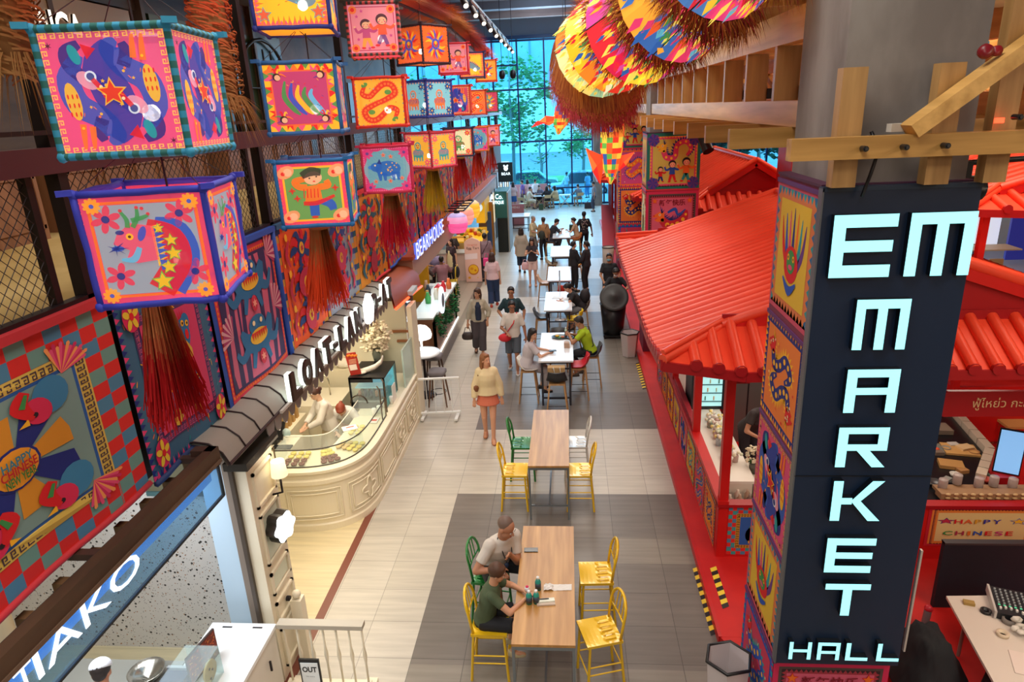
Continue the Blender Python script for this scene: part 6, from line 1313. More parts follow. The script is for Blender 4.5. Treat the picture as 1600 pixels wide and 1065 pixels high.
for j in range(n+1):
    for i in range(n+1):vs.append((3.15+.65*i/n,5.35+.75*j/n,.1+.62*max(0,min(1,1.3-abs(i/n-.55)*2))*max(0,min(1,1.4-abs(j/n-.5)*2))+.03*sin(i*1.7+j)+.02*r.random()))
b.add(vs,[(j*(n+1)+i,j*(n+1)+i+1,(j+1)*(n+1)+i+1,(j+1)*(n+1)+i) for j in range(n) for i in range(n)],mat('#11151c',.8),smooth=True); solo(b,'black_cloth','heap of black cloth beside the sound table','cloth')
for i,(x,y,a) in enumerate(((3.95,5.35,.3),(3.8,5.1,-.2),(4.05,5.55,.6))):
    t=thing('folded_stand',['black folded music stand under the sound table, left','black folded music stand under the sound table, lowest','black folded music stand under the sound table, rear'][i],'stand',(x,y,.1)); b=MB(); R=Matrix.Rotation(a,3,'Z') @ Matrix.Rotation(.5,3,'Y'); b.box((x,y,.42),(.30,.04,.28),mat('#2a2024',.4),R=R); b.tube((x,y,.1),(x,y,.42),.015,mat('#7a5c58',.4)); b.build('stand',t)
t=thing('fire_extinguisher','small red and grey cylinder on the floor behind the sound table','cylinder',(3.9,6.45,.1)); b=MB(); b.tube((3.86,6.45,.1),(3.90,6.5,.34),.04,mat('#7a7074',.4)); b.ell((3.905,6.505,.36),.045,mat('#c8283a',.4),10,6); b.build('cylinder',t)
b=MB(); b.b2((2.74,4.79,1.35),(2.755,4.82,2.35),mat('#c8c4c0',.4,.4)); solo(b,'metal_strip','thin pale metal strip along the right side of the lettered sign','strip')
lamp('AREA','kiosk_light',(2.9,10,2.8),45,WARM,1.2,3.5); lamp('AREA','kiosk_light',(4.8,9.0,2.9),30,WARM,1.2,2.0)
# ---------------------------------------------------------------- terrazzo stall in the lower left
CRW=noisy('cream_joinery','#e6dbc0','#f0e8d2',(1,1,1),.45); CRP=mat('#e9dfc6',.4); BRN=mat('#4a352c',.5); WHT=mat('#e4ecf2',.35); DKG=mat('#23282c',.5)
def terrazzo():
    m,t,b=nt('terrazzo'); N=t.nodes; L=t.links.new; tc=N.new('ShaderNodeTexCoord'); prev=None
    for sc,th,c in ((17,.24,'#2c2a28'),(24,.19,'#9a6a42'),(42,.22,'#5a5450')):
        v=N.new('ShaderNodeTexVoronoi'); v.inputs['Scale'].default_value=sc; v.inputs['Randomness'].default_value=1
        lt=N.new('ShaderNodeMath'); lt.operation='LESS_THAN'; lt.inputs[1].default_value=th; mx=N.new('ShaderNodeMix'); mx.data_type='RGBA'
        wn=N.new('ShaderNodeTexWhiteNoise'); g=N.new('ShaderNodeMath'); g.operation='GREATER_THAN'; g.inputs[1].default_value=.45; ml=N.new('ShaderNodeMath'); ml.operation='MULTIPLY'
        L(tc.outputs['Object'],v.inputs['Vector']); L(v.outputs['Distance'],lt.inputs[0]); L(v.outputs['Color'],wn.inputs['Vector']); L(wn.outputs[0],g.inputs[0]); L(lt.outputs[0],ml.inputs[0]); L(g.outputs[0],ml.inputs[1]); L(ml.outputs[0],mx.inputs[0])
        mx.inputs[6].default_value=(*lin('#cdc8c2'),1)
        if prev:L(prev,mx.inputs[6])
        mx.inputs[7].default_value=(*lin(c),1); prev=mx.outputs[2]
    L(prev,b.inputs['Base Color']); b.inputs['Roughness'].default_value=.45; return m
TZ=terrazzo()
s1=thing('dessert_stall','stall with speckled terrazzo back wall and dark brown header frame','stall',(-4.2,5,0)); b=MB(); b.b2((-6.6,6.06,0),(-3.62,6.12,3.0),TZ); b.build('terrazzo_wall',s1)
b=MB(); b.b2((-3.72,5.75,0),(-3.42,6.05,2.7),mat('#c4dcee',.4)); b.b2((-3.44,5.68,0),(-3.30,6.12,2.75),mat('#8a7c70',.5)); b.build('side_panel',s1)
b=MB(); b.b2((-3.22,1.4,2.94),(-3.13,5.2,3.08),W_DARK); b.b2((-3.26,1.4,2.96),(-3.22,5.2,3.05),DKG); b.b2((-3.135,1.4,2.93),(-3.12,5.2,2.96),mat('#6a5444',.5)); b.build('header_beam',s1)
b=MB()
for y in (2.6,3.75,5.1):b.beam((-3.6,y,3.0),(-3.2,y,3.0),.07,.05,BRN)
b.b2((-3.42,1.4,2.78),(-3.37,5.4,2.86),DKG)
for i in range(11):b.b2((-3.50,1.9+.33*i,2.84),(-3.40,1.98+.33*i,2.91),mat('#7a5a3a',.6))
b.build('bracket',s1)
b=MB(); b.b2((-4.5,6.0,2.12),(-3.45,6.05,2.62),mat('#5e5a44',.6)); b.b2((-3.86,5.99,2.36),(-3.66,6.0,2.42),BLKP); b.b2((-4.5,5.98,2.08),(-3.45,6.05,2.13),mat('#3a5a5c',.5)); b.b2((-3.34,5.1,2.9),(-3.14,5.2,3.08),BRN); b.build('upper_panel',s1)
LBL=mat('#6fb2e6',.3,emit=.7); b=MB(); b.b2((-3.24,1.4,2.90),(-3.15,5.15,2.94),LBL); b.b2((-3.24,1.4,2.76),(-3.225,5.15,2.90),LBL); b.build('lit_channel',s1)
b=MB(); b.b2((-3.15,1.4,2.62),(-3.14,5.15,2.93),glass('sign_glass','#bfe0f6',.20)); b.build('glass_strip',s1)
b=MB(); b.b2((-3.16,1.4,2.605),(-3.13,5.15,2.62),DKG); b.b2((-3.155,5.14,2.61),(-3.13,5.16,2.93),DKG); b.build('glass_edge',s1)
b=MB(); WGL=mat('#eef8ff',.4,emit=1.1); put_text(b,'IAKO',(-3.136,3.42,2.84),(0,1,0),(0,0,1),(1,0,0),width=1.02,height=.18,m=WGL,depth=.005); put_text(b,'T',(-3.136,2.83,2.84),(0,1,0),(0,0,1),(1,0,0),width=.13,height=.18,m=WGL,depth=.005); b.build('lettering',s1)
b=MB(); b.b2((-3.19,2.45,2.72),(-3.17,2.72,2.93),WGL); put_text(b,'禾',(-3.165,2.58,2.83),(0,1,0),(0,0,1),(1,0,0),width=.17,height=.16,m=mat('#1f3a9a',.5)); b.build('emblem',s1)
t=thing('storage_cabinet','white cabinet with slot handles against the terrazzo wall','cabinet',(-3.4,5.1,0)); b=MB(); b.b2((-3.72,3.2,0),(-3.08,5.45,.86),mat('#ded8cc',.5)); b.b2((-3.74,3.2,.86),(-3.06,5.47,.9),mat('#eef0f0',.35)); b.build('body',t)
b=MB(); b.b2((-3.60,5.40,.901),(-3.50,5.415,.905),BST); b.b2((-3.28,5.40,.901),(-3.18,5.415,.905),BST); b.build('slot',t)
for y,z in ((5.2,.55),(4.75,.55)):b=MB(); b.b2((-3.06,y,z),(-3.04,y+.015,z+.12),BST); b.build('handle',t)
t=thing('display_board','orange and brown picture board standing on the white cabinet','board',(-3.45,4.85,.9)); b=MB(); A=Art('#7a3018'); A.l=1; A.scatter(random.Random(2),90,.05,.95,['#e8702a','#f09a3a','#4a1c14','#c8481c'],.03,'dash'); b.box((-3.50,4.86,1.05),(.02,.40,.30),mat('#3a241c',.5),rz=-.15); put_art(b,A,(-3.518,4.66,.91),(.058,.39,0),(0,0,.28),(1,-.15,0)); b.build('board',t)
b=MB(); R=Matrix.Rotation(pi/2,3,'Y'); b.lathe([(0,-.012),(.10,-.012),(.105,0),(.10,.012),(0,.012)],(-3.36,4.72,1.02),mat('#c8a878',.7),22,ax=R)
for k in range(12):b.ell((-3.345,4.72+.06*cos(k*2.1)*(k%3+1)/3,1.02+.07*sin(k*2.1)*(k%3+1)/3),(.006,.012,.012),mat('#4a3424',.7),6,4)
solo(b,'round_sign','round speckled cork disc standing on the white cabinet','disc')
b=MB(); b.b2((-3.62,4.82,.9),(-3.30,4.83,1.2),GLASS); b.b2((-3.31,4.4,.9),(-3.30,4.83,1.2),GLASS); b.b2((-3.62,4.4,1.2),(-3.30,4.83,1.21),GLASS); solo(b,'acrylic_case','clear acrylic case around the picture board','case')
t=thing('mixing_bowl','steel mixing bowl on the stall counter by the cook','bowl',(-3.98,4.72,.9)); b=MB(); b.lathe([(0,0),(.06,0),(.13,.05),(.165,.11),(.16,.115),(.12,.055),(0,.012)],(-3.98,4.72,.9),mat('#b8b4a8',.22,.9),24); b.build('bowl',t)
b=MB(); b.b2((-4.9,3.2,.1),(-3.75,4.95,.9),mat('#8c8a80',.5)); solo(b,'stall_counter','grey inner counter of the terrazzo stall','counter')
b=MB(); b.box((-3.78,4.75,.915),(.24,.20,.03),mat('#c8c4b8',.5)); solo(b,'small_board','small pale board right of the steel bowl','board')
t=thing('cash_register','dark blue till with metal lid on the stall counter','till',(-3.68,4.6,.9)); b=MB(); b.box((-3.66,4.62,.96),(.22,.22,.12),mat('#27304a',.4)); b.box((-3.66,4.73,1.03),(.22,.03,.04),mat('#c8d0d4',.3,.6)); b.build('housing',t)
t=thing('planter_box','small box of dark leaves on the stall counter','planter',(-3.83,4.5,.9)); b=MB(); b.box((-3.84,4.52,.95),(.16,.14,.10),mat('#6a6a48',.6)); b.build('box',t); r=random.Random(5); b=MB()
for i in range(26):p=Vector((-3.84+r.gauss(0,.05),4.52+r.gauss(0,.04),1.02)); q=p+Vector((r.gauss(0,.05),r.gauss(0,.05),.03)); b.face([p,(p+q)/2+Vector((.01,-.01,0)),q],mat('#1c241c',.7))
b.build('leaves',t)
b=MB(); b.tube((-4.3,3.9,.9),(-4.3,3.9,1.0),.05,mat('#b8b0a8',.4)); b.tube((-4.30,4.9,3.02),(-4.3,4.9,2.9),.03,mat('#2a5a8a',.5)); solo(b,'utensil_pot','small pot on the inner stall counter','pot')
# ---------------------------------------------------------------- cream partition fin with wall lamps
fin=thing('cream_partition','narrow cream panelled partition with wall lamps between the two stalls','partition',(-3.2,5.9,0)); b=MB(); b.b2((-3.30,5.62,0),(-3.16,6.2,2.62),CRW); b.b2((-3.32,5.58,0),(-3.28,5.66,2.62),mat('#4a4038',.5)); b.b2((-3.34,5.55,2.62),(-3.1,6.28,2.70),mat('#2c2824',.5)); b.build('wall_panel',fin)
b=MB()
for z0,z1 in ((.12,.62),(.70,.95),(1.05,1.32),(1.42,2.02),(2.1,2.5)):
    for q in ((5.70,z0,6.14,z0+.03),(5.70,z1-.03,6.14,z1),(5.70,z0,5.73,z1),(6.11,z0,6.14,z1)):b.b2((-3.16,q[0],q[1]),(-3.135,q[2],q[3]),CRP)
b.b2((-3.158,5.75,1.10),(-3.15,6.09,1.27),mat('#d8e0c8',.3)); b.b2((-3.158,5.75,1.46),(-3.15,6.09,1.98),mat('#d0d8c4',.2)); b.build('mouldings',fin)
b=MB(); b.tube((-3.15,5.95,.82),(-3.11,5.95,.82),.03,BST); b.build('knob',fin)
t=thing('wall_lamp','cream shaded wall lamp at the top of the cream partition','lamp',(-3.1,6.07,2.2)); b=MB(); b.lathe([(.085,0),(.07,.17),(.06,.17),(.075,.0)],(-3.05,6.07,2.28),mat('#fff0c8',.6,emit=.9),18); b.ell((-3.05,6.07,2.42),(.05,.05,.03),mat('#fffef0',.5,emit=6),10,5); b.build('shade',t); b=MB(); b.path([(-3.16,6.07,2.05),(-3.05,6.07,2.08),(-3.05,6.07,2.26)],.012,BST); b.build('arm',t)
t=thing('round_light_sign','glowing white flower shaped disc sign with dark rim on the cream partition','sign',(-3.1,5.9,1.78)); b=MB(); n=32
blob=[((.155+.018*cos(6*2*pi*k/n))*cos(2*pi*k/n),(.155+.018*cos(6*2*pi*k/n))*sin(2*pi*k/n)) for k in range(n)]; b.prism(blob,0,.12,mat('#2a2420',.4),O=(-3.12,5.92,1.78),U=(.25,.97,0),V=(0,0,1),N=(.97,-.25,0)); b.build('casing',t); b=MB(); b.prism([(x*.96,y*.96) for x,y in blob],.121,.135,mat('#f4fbff',.4,emit=2.4),O=(-3.12,5.92,1.78),U=(.25,.97,0),V=(0,0,1),N=(.97,-.25,0)); b.build('lit_face',t)
# ---------------------------------------------------------------- near railing and OUT sign
t=thing('gate_railing','cream metal gate with turned balusters at the bottom of the picture','railing',(-2.6,5.5,0)); b=MB(); b.b2((-3.05,5.44,.86),(-2.15,5.54,.91),mat('#b8b0a0',.5)); b.b2((-3.05,5.46,.10),(-2.15,5.52,.15),CRP); b.build('rail',t)
for i in range(7):x=-3.0+.137*i; b=MB(); b.lathe([(.012,.15),(.012,.4),(.024,.5),(.012,.6),(.012,.87)],(x,5.49,0),CRP,8); b.build('baluster',t)
b=MB(); b.b2((-2.25,5.35,0),(-2.13,5.65,.05),CRP); b.b2((-3.05,5.35,0),(-2.95,5.65,.05),CRP); b.build('foot',t)
t=thing('newel_post','cream wooden post with ball top by the cream partition','post',(-3.02,6.0,0)); b=MB(); b.b2((-3.1,5.9,0),(-2.98,6.02,.82),CRP); b.ell((-3.04,5.96,.87),.05,CRP,12,8); b.build('post',t)
t=thing('out_sign','small black framed sign reading OUT on a stand','sign',(-2.69,5.3,0)); b=MB(); b.b2((-2.80,5.29,.26),(-2.59,5.31,.62),BLKP); b.b2((-2.785,5.285,.29),(-2.605,5.291,.58),mat('#e8eef0',.4)); b.tube((-2.69,5.32,0),(-2.69,5.32,.4),.012,BLKP); b.lathe([(0,0),(.1,0),(.1,.015),(0,.02)],(-2.69,5.32,0),BLKP,14); b.build('frame',t); b=MB(); put_text(b,'OUT',(-2.695,5.283,.50),(1,0,0),(0,0,1),(0,-1,0),width=.15,height=.07,m=mat('#14161a',.5),bold=.03); put_text(b,'No entry',(-2.695,5.283,.41),(1,0,0),(0,0,1),(0,-1,0),width=.09,height=.02,m=mat('#8a9298',.5)); b.build('lettering',t)
# ---------------------------------------------------------------- cream bakery counter with a rounded end
def curve(pts,n=8):
    out=[]
    for i in range(len(pts)-1):
        p0,p1,p2,p3=[Vector((*pts[max(0,min(len(pts)-1,k))],0)) for k in (i-1,i,i+1,i+2)]
        for k in range(n):t=k/n; out.append(.5*((2*p1)+(p2-p0)*t+(2*p0-5*p1+4*p2-p3)*t*t+(-p0+3*p1-3*p2+p3)*t**3))
    out.append(Vector((*pts[-1],0))); return out
OC=curve([(-5.3,8.36),(-4.7,8.36),(-4.2,8.37),(-3.75,8.40),(-3.42,8.52),(-3.2,8.74),(-3.08,9.05),(-3.04,9.5),(-3.03,10.2),(-3.03,11.2),(-3.03,12.15)])
def off(P,d):
    o=[]
    for i,p in enumerate(P):a,e=P[max(0,i-1)],P[min(len(P)-1,i+1)]; t=(e-a).normalized(); o.append(p+Vector((-t.y,t.x,0))*d)
    return o
def wallband(b,P,prof,m):
    rings=[[o+Vector((0,0,z)) for o in off(P,d)] for d,z in prof]; n=len(P)
    vs=[tuple(p) for q in rings for p in q]; fs=[(j*n+i,j*n+i+1,(j+1)*n+i+1,(j+1)*n+i) for j in range(len(rings)-1) for i in range(n-1)]
    fs+=[tuple(j*n for j in range(len(rings))),tuple(j*n+n-1 for j in range(len(rings)))[::-1]]; b.add(vs,fs,m)
bk=thing('bakery_counter','long cream bakery counter with rounded end and raised quatrefoil panel','counter',(-3.6,9.5,0)); b=MB()
wallband(b,OC,[(.10,0),(-.02,0),(-.02,.10),(.0,.12),(0,.74),(-.03,.78),(-.03,.84),(.0,.86),(0,.93),(-.04,.96),(-.04,1.0),(.02,1.02),(.60,1.02),(.60,.98),(.10,.90),(.10,0)],CRP); b.build('curved_body',bk)
SL=[0]
for i in range(1,len(OC)):SL.append(SL[-1]+(OC[i]-OC[i-1]).length)
def on(s,z,d=-.012):
    i=max(k for k in range(len(SL)-1) if SL[k]<=s+1e-9); f=(s-SL[i])/(SL[i+1]-SL[i]); O_=off(OC,d); p=O_[i].lerp(O_[i+1],f); return Vector((p.x,p.y,z))
b=MB(); s=.25
while s<SL[-1]-.75:
    w=.78; quad=[(s,.2),(s+w,.2),(s+w,.68),(s,.68)]
    for ins in (0,.06):
        q=[(quad[0][0]+ins,quad[0][1]+ins),(quad[1][0]-ins,quad[1][1]+ins),(quad[2][0]-ins,quad[2][1]-ins),(quad[3][0]+ins,quad[3][1]-ins)]
        pts=[]
        for k in range(4):a,e=q[k],q[(k+1)%4]; pts+=[on(a[0]+(e[0]-a[0])*j/8,a[1]+(e[1]-a[1])*j/8) for j in range(8)]
        b.path(pts,.012,CRP,5,closed=True)
    if 1.5<s<2.2 or s>3.2:
        cs=s+w/2; b.path([on(cs+(.10+.035*cos(4*a))*cos(a)*1.3,.44+(.10+.035*cos(4*a))*sin(a)*1.3,-.022) for a in [2*pi*k/40 for k in range(40)]],.014,CRP,5,closed=True)
    s+=w+.12
b.build('mouldings',bk)
# glass case along the rounded end
gc=thing('glass_display_case','curved glass case of tarts and doughnuts on the bakery counter','display case',(-3.7,9,1.02)); G1=[p for p,q in zip(OC,SL) if 1.0<q<3.75]; b=MB(); O1=off(G1,.07); O2=off(G1,.52); n=len(G1)
b.add([tuple(p+Vector((0,0,z))) for z in (1.02,1.30) for p in O1],[(i,i+1,n+i+1,n+i) for i in range(n-1)],GLASS,smooth=True); b.add([tuple(p+Vector((0,0,1.30))) for p in O1+O2],[(i,i+1,n+i+1,n+i) for i in range(n-1)],GLASS)
for k in (0,n//3,2*n//3,n-1):b.add([tuple(O1[k]+Vector((0,0,z))) for z in (1.02,1.3)]+[tuple(O2[k]+Vector((0,0,z))) for z in (1.3,1.02)],[(0,1,2,3)],GLASS)
b.build('glass',gc); b=MB(); b.path([p+Vector((0,0,1.305)) for p in O1],.010,mat('#3a3430',.4),5); b.path([p+Vector((0,0,1.03)) for p in O1],.010,mat('#4a443c',.4),5); b.path([p+Vector((0,0,1.305)) for p in O2],.010,mat('#e8e4d8',.4),5)
for k in (0,n-1):b.tube(O1[k]+Vector((0,0,1.02)),O1[k]+Vector((0,0,1.36)),.012,mat('#8a7c68',.3,.7))
b.build('metal_edge',gc)
proto={}
r=random.Random(9)
def pastry(x,y,kind,k):
    c={'tart':'#f0d878','donut':'#8a5a50','bun':'#e2c088'}[kind]; nm={'tart':'custard_tart','donut':'chocolate_doughnut','bun':'round_bun'}[kind]
    if kind in proto:dup(proto[kind],(x,y,1.03)); return
    b=MB()
    if kind=='donut':b.path([(.03*cos(a),.03*sin(a),.02) for a in [2*pi*q/12 for q in range(12)]],.018,mat(c,.5),7,closed=True)
    else:b.lathe([(0,0),(.032,0),(.046,.022),(.040,.034),(0,.03)],(0,0,0),mat(c,.5),12)
    o=b.build(nm); o.location=(x,y,1.03); proto[kind]=tag(o,{'tart':'yellow custard tart in the glass case on the bakery counter','donut':'chocolate ringed doughnut in the glass case on the bakery counter','bun':'pale round bun in the glass case on the bakery counter'}[kind],'pastry',{'tart':'custard tarts in the glass case','donut':'chocolate doughnuts in the glass case','bun':'buns in the glass case'}[kind])
for s0,d0,kind in ((1.15,.36,'tart'),(1.15,.14,'donut'),(1.75,.36,'tart'),(1.75,.14,'donut'),(2.4,.34,'bun'),(2.4,.14,'tart'),(3.0,.34,'tart')):
    for i in range(3):
        for j in range(2):p=on(s0+.12*i,0,d0+.11*j); pastry(p.x,p.y,kind,i)
b=MB(); p=on(2.6,1.315,.3); b.box(p,(.22,.16,.008),mat('#f4ece8',.5),rz=.5); b.box(p+Vector((0,.02,.006)),(.12,.03,.004),mat('#d85a4a',.5),rz=.5); solo(b,'price_card','white price card with red print on the glass case','card')
# brass arch rail between case and fridge
b=MB()
for y in (10.05,10.35):b.path([(-3.12,y,1.02),(-3.12,y,1.55),(-3.16,y,1.62)],.011,mat('#6a5a4a',.3,.8),6)
b.path([(-3.12,10.05,1.3),(-3.12,10.35,1.3)],.011,mat('#6a5a4a',.3,.8),6); b.path([(-3.5+.14*cos(a*pi/8),10.1,1.3+.14*sin(a*pi/8)) for a in range(9)],.012,mat('#4a4038',.3,.8),6); solo(b,'counter_rail','brass rail with arch at the end of the glass case','rail')
t=thing('chilled_display','black framed glass chiller with lit blue drinks on the counter','display case',(-3.45,10.9,1.02)); b=MB(); x0,x1,y0,y1=-3.78,-3.16,10.5,11.3
b.b2((x0,y0,1.02),(x1-.1,y1,1.14),BLKP); b.b2((x0,y0,1.56),(x1,y1,1.59),BLKP); b.b2((x0,y0,1.5),(x1-.2,y0+.02,1.59),BLKP)
for x,y in ((x0,y0),(x1-.03,y0),(x0,y1-.03),(x1-.03,y1-.03)):b.b2((x,y,1.02),(x+.03,y+.03,1.58),BLKP)
b.build('frame',t); b=MB(); b.b2((x1-.012,y0,1.02),(x1,y1,1.56),glass('aqua_glass','#bdf0f4',.3)); b.b2((x0,y0,1.14),(x1,y0+.01,1.5),GLASS); b.build('glass_sides',t); b=MB(); b.b2((x0+.02,y1-.06,1.14),(x1-.04,y1-.03,1.55),mat('#8fe4f0',.3,emit=.7)); b.b2((x0+.05,y0+.15,1.33),(x1-.05,y1-.06,1.35),mat('#a8dce8',.3,emit=.3)); b.build('lit_shelf',t)
r=random.Random(3)
for i in range(10):b=MB(); x=x0+.1+.1*(i%5); y=y0+.22+.25*(i//5); b.lathe([(0,0),(.03,0),(.03,.09),(.012,.12),(0,.12)],(x,y,1.15),mat(r.choice(['#3a5ab8','#c87a5a','#2f8ab8','#d8a8a0','#2a3a6a']),.3),8); solo(b,'chilled_drink','small coloured drink in the black framed chiller','drink','drinks in the chiller')
t=thing('menu_board','red upright menu card with orange top on the chiller','sign',(-3.7,10.7,1.59)); b=MB(); R=Matrix.Rotation(-.15,3,'Y'); b.box((-3.70,10.62,1.80),(.19,.02,.40),mat('#a8281e',.5),R=R); b.box((-3.70,10.605,1.74),(.13,.006,.10),mat('#e8d8d0',.5),R=R)
for i in range(6):b.ell((-3.77+.03*i,10.60,1.95+.01*(i%2)),(.02,.006,.025),mat('#f0822a',.5),6,4)
for i in range(4):b.box((-3.70,10.605,1.88-.022*i),(.13,.006,.006),mat('#f0c0a0',.5),R=R)
b.build('card',t)
b=MB(); b.loft([[(x,y+.05*cos(a),1.64+.05*sin(a)+z) for a in [2*pi*q/10 for q in range(10)]] for x,y,z in ((-3.62,10.7,-.02),(-3.5,10.75,0),(-3.38,10.8,.03),(-3.28,10.88,.10),(-3.26,10.9,.16))],mat('#efe9dc',.6)); b.ell((-3.6,10.68,1.62),(.10,.07,.03),mat('#efe9dc',.6),10,6); solo(b,'goose_ornament','white goose shaped ornament lying on the chiller','ornament')
blooms(-3.50,11.35,1.59,.30,'large cloud of cream blossom in a glass vase on the chiller',CRM,130,'#8a9488',.22)
for i,(x,y) in enumerate(((-3.3,10.2),(-3.24,10.3),(-3.22,10.55),(-3.13,10.7))):b=MB(); b.lathe([(0,0),(.035,0),(.04,.13),(.03,.14),(0,.14)],(x,y,1.02),mat('#f2efe8',.4),12); solo(b,'paper_cup','white paper cup beside the chiller','cup','paper cups by the chiller')
b=MB(); b.b2((-3.12,10.75,1.02),(-3.10,10.95,1.32),mat('#e8e6e0',.5)); solo(b,'notice_card','white upright notice card beside the chiller','card')
b=MB(); b.box((-3.25,10.0,1.03),(.14,.2,.01),mat('#f0e8e4',.5)); b.box((-3.25,10.0,1.037),(.09,.05,.004),mat('#d84a3a',.5)); solo(b,'price_card','white card with red print flat on the counter','card')
# inside the bakery
t=thing('work_table','cream work table with till behind the counter','counter',(-4.6,9.4,0)); b=MB(); b.b2((-5.2,9.15,0),(-4.35,9.65,.95),CRW); b.b2((-5.0,10.7,0),(-4.1,11.55,.95),CRW); b.b2((-5.0,10.7,.95),(-4.1,11.55,.98),mat('#efe6d0',.3)); b.build('cabinet',t)
t=thing('till_screen','black till screen lying back on the work table','till',(-4.7,9.4,.95)); b=MB(); R=Matrix.Rotation(-.7,3,'X'); b.box((-4.75,9.45,1.12),(.40,.03,.30),mat('#1a1b1e',.3),R=R); b.box((-4.72,9.38,1.0),(.2,.18,.06),BLKP); b.box((-4.5,9.2,.965),(.3,.12,.02),BLKP); b.build('screen',t)
b=MB(); b.ell((-4.5,9.42,1.1),(.07,.05,.08),glass('clear_bag','#d8ecf0',.5),10,6); solo(b,'clear_cup','crumpled clear plastic cup in the hands of the baker','cup')
t=thing('sauce_bottle','red and orange sauce bottle at the left of the work table','bottle',(-5.0,9.3,.95)); b=MB(); b.lathe([(0,0),(.035,0),(.035,.1),(0,.1)],(-5.0,9.3,.95),mat('#f0a030',.4),10); b.lathe([(.035,.1),(.035,.2),(.02,.23),(.02,.26),(0,.26)],(-5.0,9.3,.95),mat('#e03a30',.4),10); b.build('body',t)
for i in range(4):t=thing('kraft_bag','brown kraft bag standing in the stack behind the baker','bag',(-4.95,9.9+.16*i,.9),0,'kraft bags behind the baker'); b=MB(); b.b2((-5.1,9.9+.16*i,.9),(-4.72,9.98+.16*i,1.18),mat('#b89058',.8)); b.build('bag',t)
b=MB(); b.b2((-5.2,9.85,0),(-4.65,10.6,.9),CRW); solo(b,'bag_stand','cream cabinet under the kraft bags','cabinet')
b=MB(); b.path([(-4.4,11.2,.98)]+[(-4.4-.16+.16*cos(a*pi/8),11.2,1.25+.14*sin(a*pi/8)) for a in range(9)]+[(-4.72,11.2,1.2)],.014,mat('#c8c0b0',.2,.9),7); solo(b,'kitchen_tap','curved steel tap at the sink behind the bakers','tap')
t=thing('stepped_shelf','cream stepped shelves with white ornaments in the bakery back corner','shelf',(-4.2,12,0)); b=MB()
for i,(y,z) in enumerate(((11.75,1.25),(12.0,1.75),(12.3,2.1))):b.b2((-5.0,y,0),(-3.6-.1*i,y+.35,z),CRW)
b.build('steps',t)
for i,(x,y,z,k) in enumerate(((-4.35,11.9,1.25,.13),(-4.6,11.9,1.25,.08),(-4.0,11.9,1.25,.08),(-4.3,12.15,1.75,.05))):b=MB(); b.ell((x,y,z+k*.7),(k,k,k*.75),mat('#efe6d6',.8),12,7); b.ell((x+k*.6,y-k*.3,z+k*.5),(k*.5,k*.5,k*.45),mat('#efe6d6',.8),10,6); solo(b,'round_loaf',['large round white loaf ornament on the stepped shelf','small white ornament left of the large loaf','small white ornament right of the large loaf','tiny white ornament on the upper step'][i],'ornament')
bw=thing('bakery_wall','cream end wall of the bakery with wooden rails','wall panel',(-4,12.4,0)); b=MB(); b.b2((-5.3,12.5,0),(-3.2,12.6,2.5),CRW); b.b2((-3.08,12.16,0),(-2.99,12.6,2.35),CRP); b.b2((-4.0,12.42,2.5),(-3.0,12.9,2.58),mat('#cfe4ec',.4)); b.b2((-4.0,12.40,2.4),(-3.0,12.45,2.5),mat('#3a2c24',.5))
b.b2((-3.5,12.44,1.75),(-3.0,12.49,1.79),mat('#a8683c',.5)); b.b2((-3.4,12.44,1.55),(-3.0,12.49,1.59),mat('#a8683c',.5)); b.build('panels',bw)
b=MB(); b.b2((-3.06,11.4,1.02),(-3.03,12.16,1.75),glass('frosted','#e4f4ee',.6)); b.build('frosted_glass',bw)
# awning and raised letters above the bakery
aw=thing('scalloped_awning','grey cream ribbed awning with scalloped edge above the bakery','awning',(-3.3,8,2.7)); b=MB(); AWM=mat('#9a968e',.6); NA=18
prof=[(-3.58,3.02),(-3.42,3.06),(-3.28,3.04),(-3.17,2.95),(-3.12,2.84)]
vs=[(x,y,z) for y in (5.3,11.3) for x,z in prof]+[(x-.02,y,z-.02) for y in (5.3,11.3) for x,z in prof]; k=len(prof); b.add(vs,[(i,i+1,k+i+1,k+i) for i in range(k-1)]+[(2*k+i+1,2*k+i,3*k+i,3*k+i+1) for i in range(k-1)],AWM,smooth=True); b.build('canvas',aw); b=MB()
for i in range(NA+1):y=5.3+6.0*i/NA; b.path([(x+.006,y,z+.006) for x,z in prof],.010,mat('#2c1c20',.5),4)
b.tube((-3.115,5.3,2.84),(-3.115,11.3,2.84),.016,mat('#3a2426',.5)); b.build('ribs',aw); b=MB()
for i in range(NA+8):y=6.2+5.0*i/(NA+8); b.prism([(-.09,0),(-.085,-.10),(-.05,-.17),(0,-.20),(.05,-.17),(.085,-.10),(.09,0)],0,.01,mat('#8f8a88',.7),O=(-3.13,y,2.84),U=(0,1,0),V=(0,0,1),N=(1,0,0))
b.build('scallops',aw)
ls=thing('raised_letter_sign','row of raised dark letters with white glowing backs along the awning','sign',(-3.05,8.5,2.8)); b=MB(); b.beam((-3.08,6.4,2.85),(-3.08,11.2,2.85),.03,.03,mat('#c8c4bc',.4)); b.build('bar',ls); y=6.62
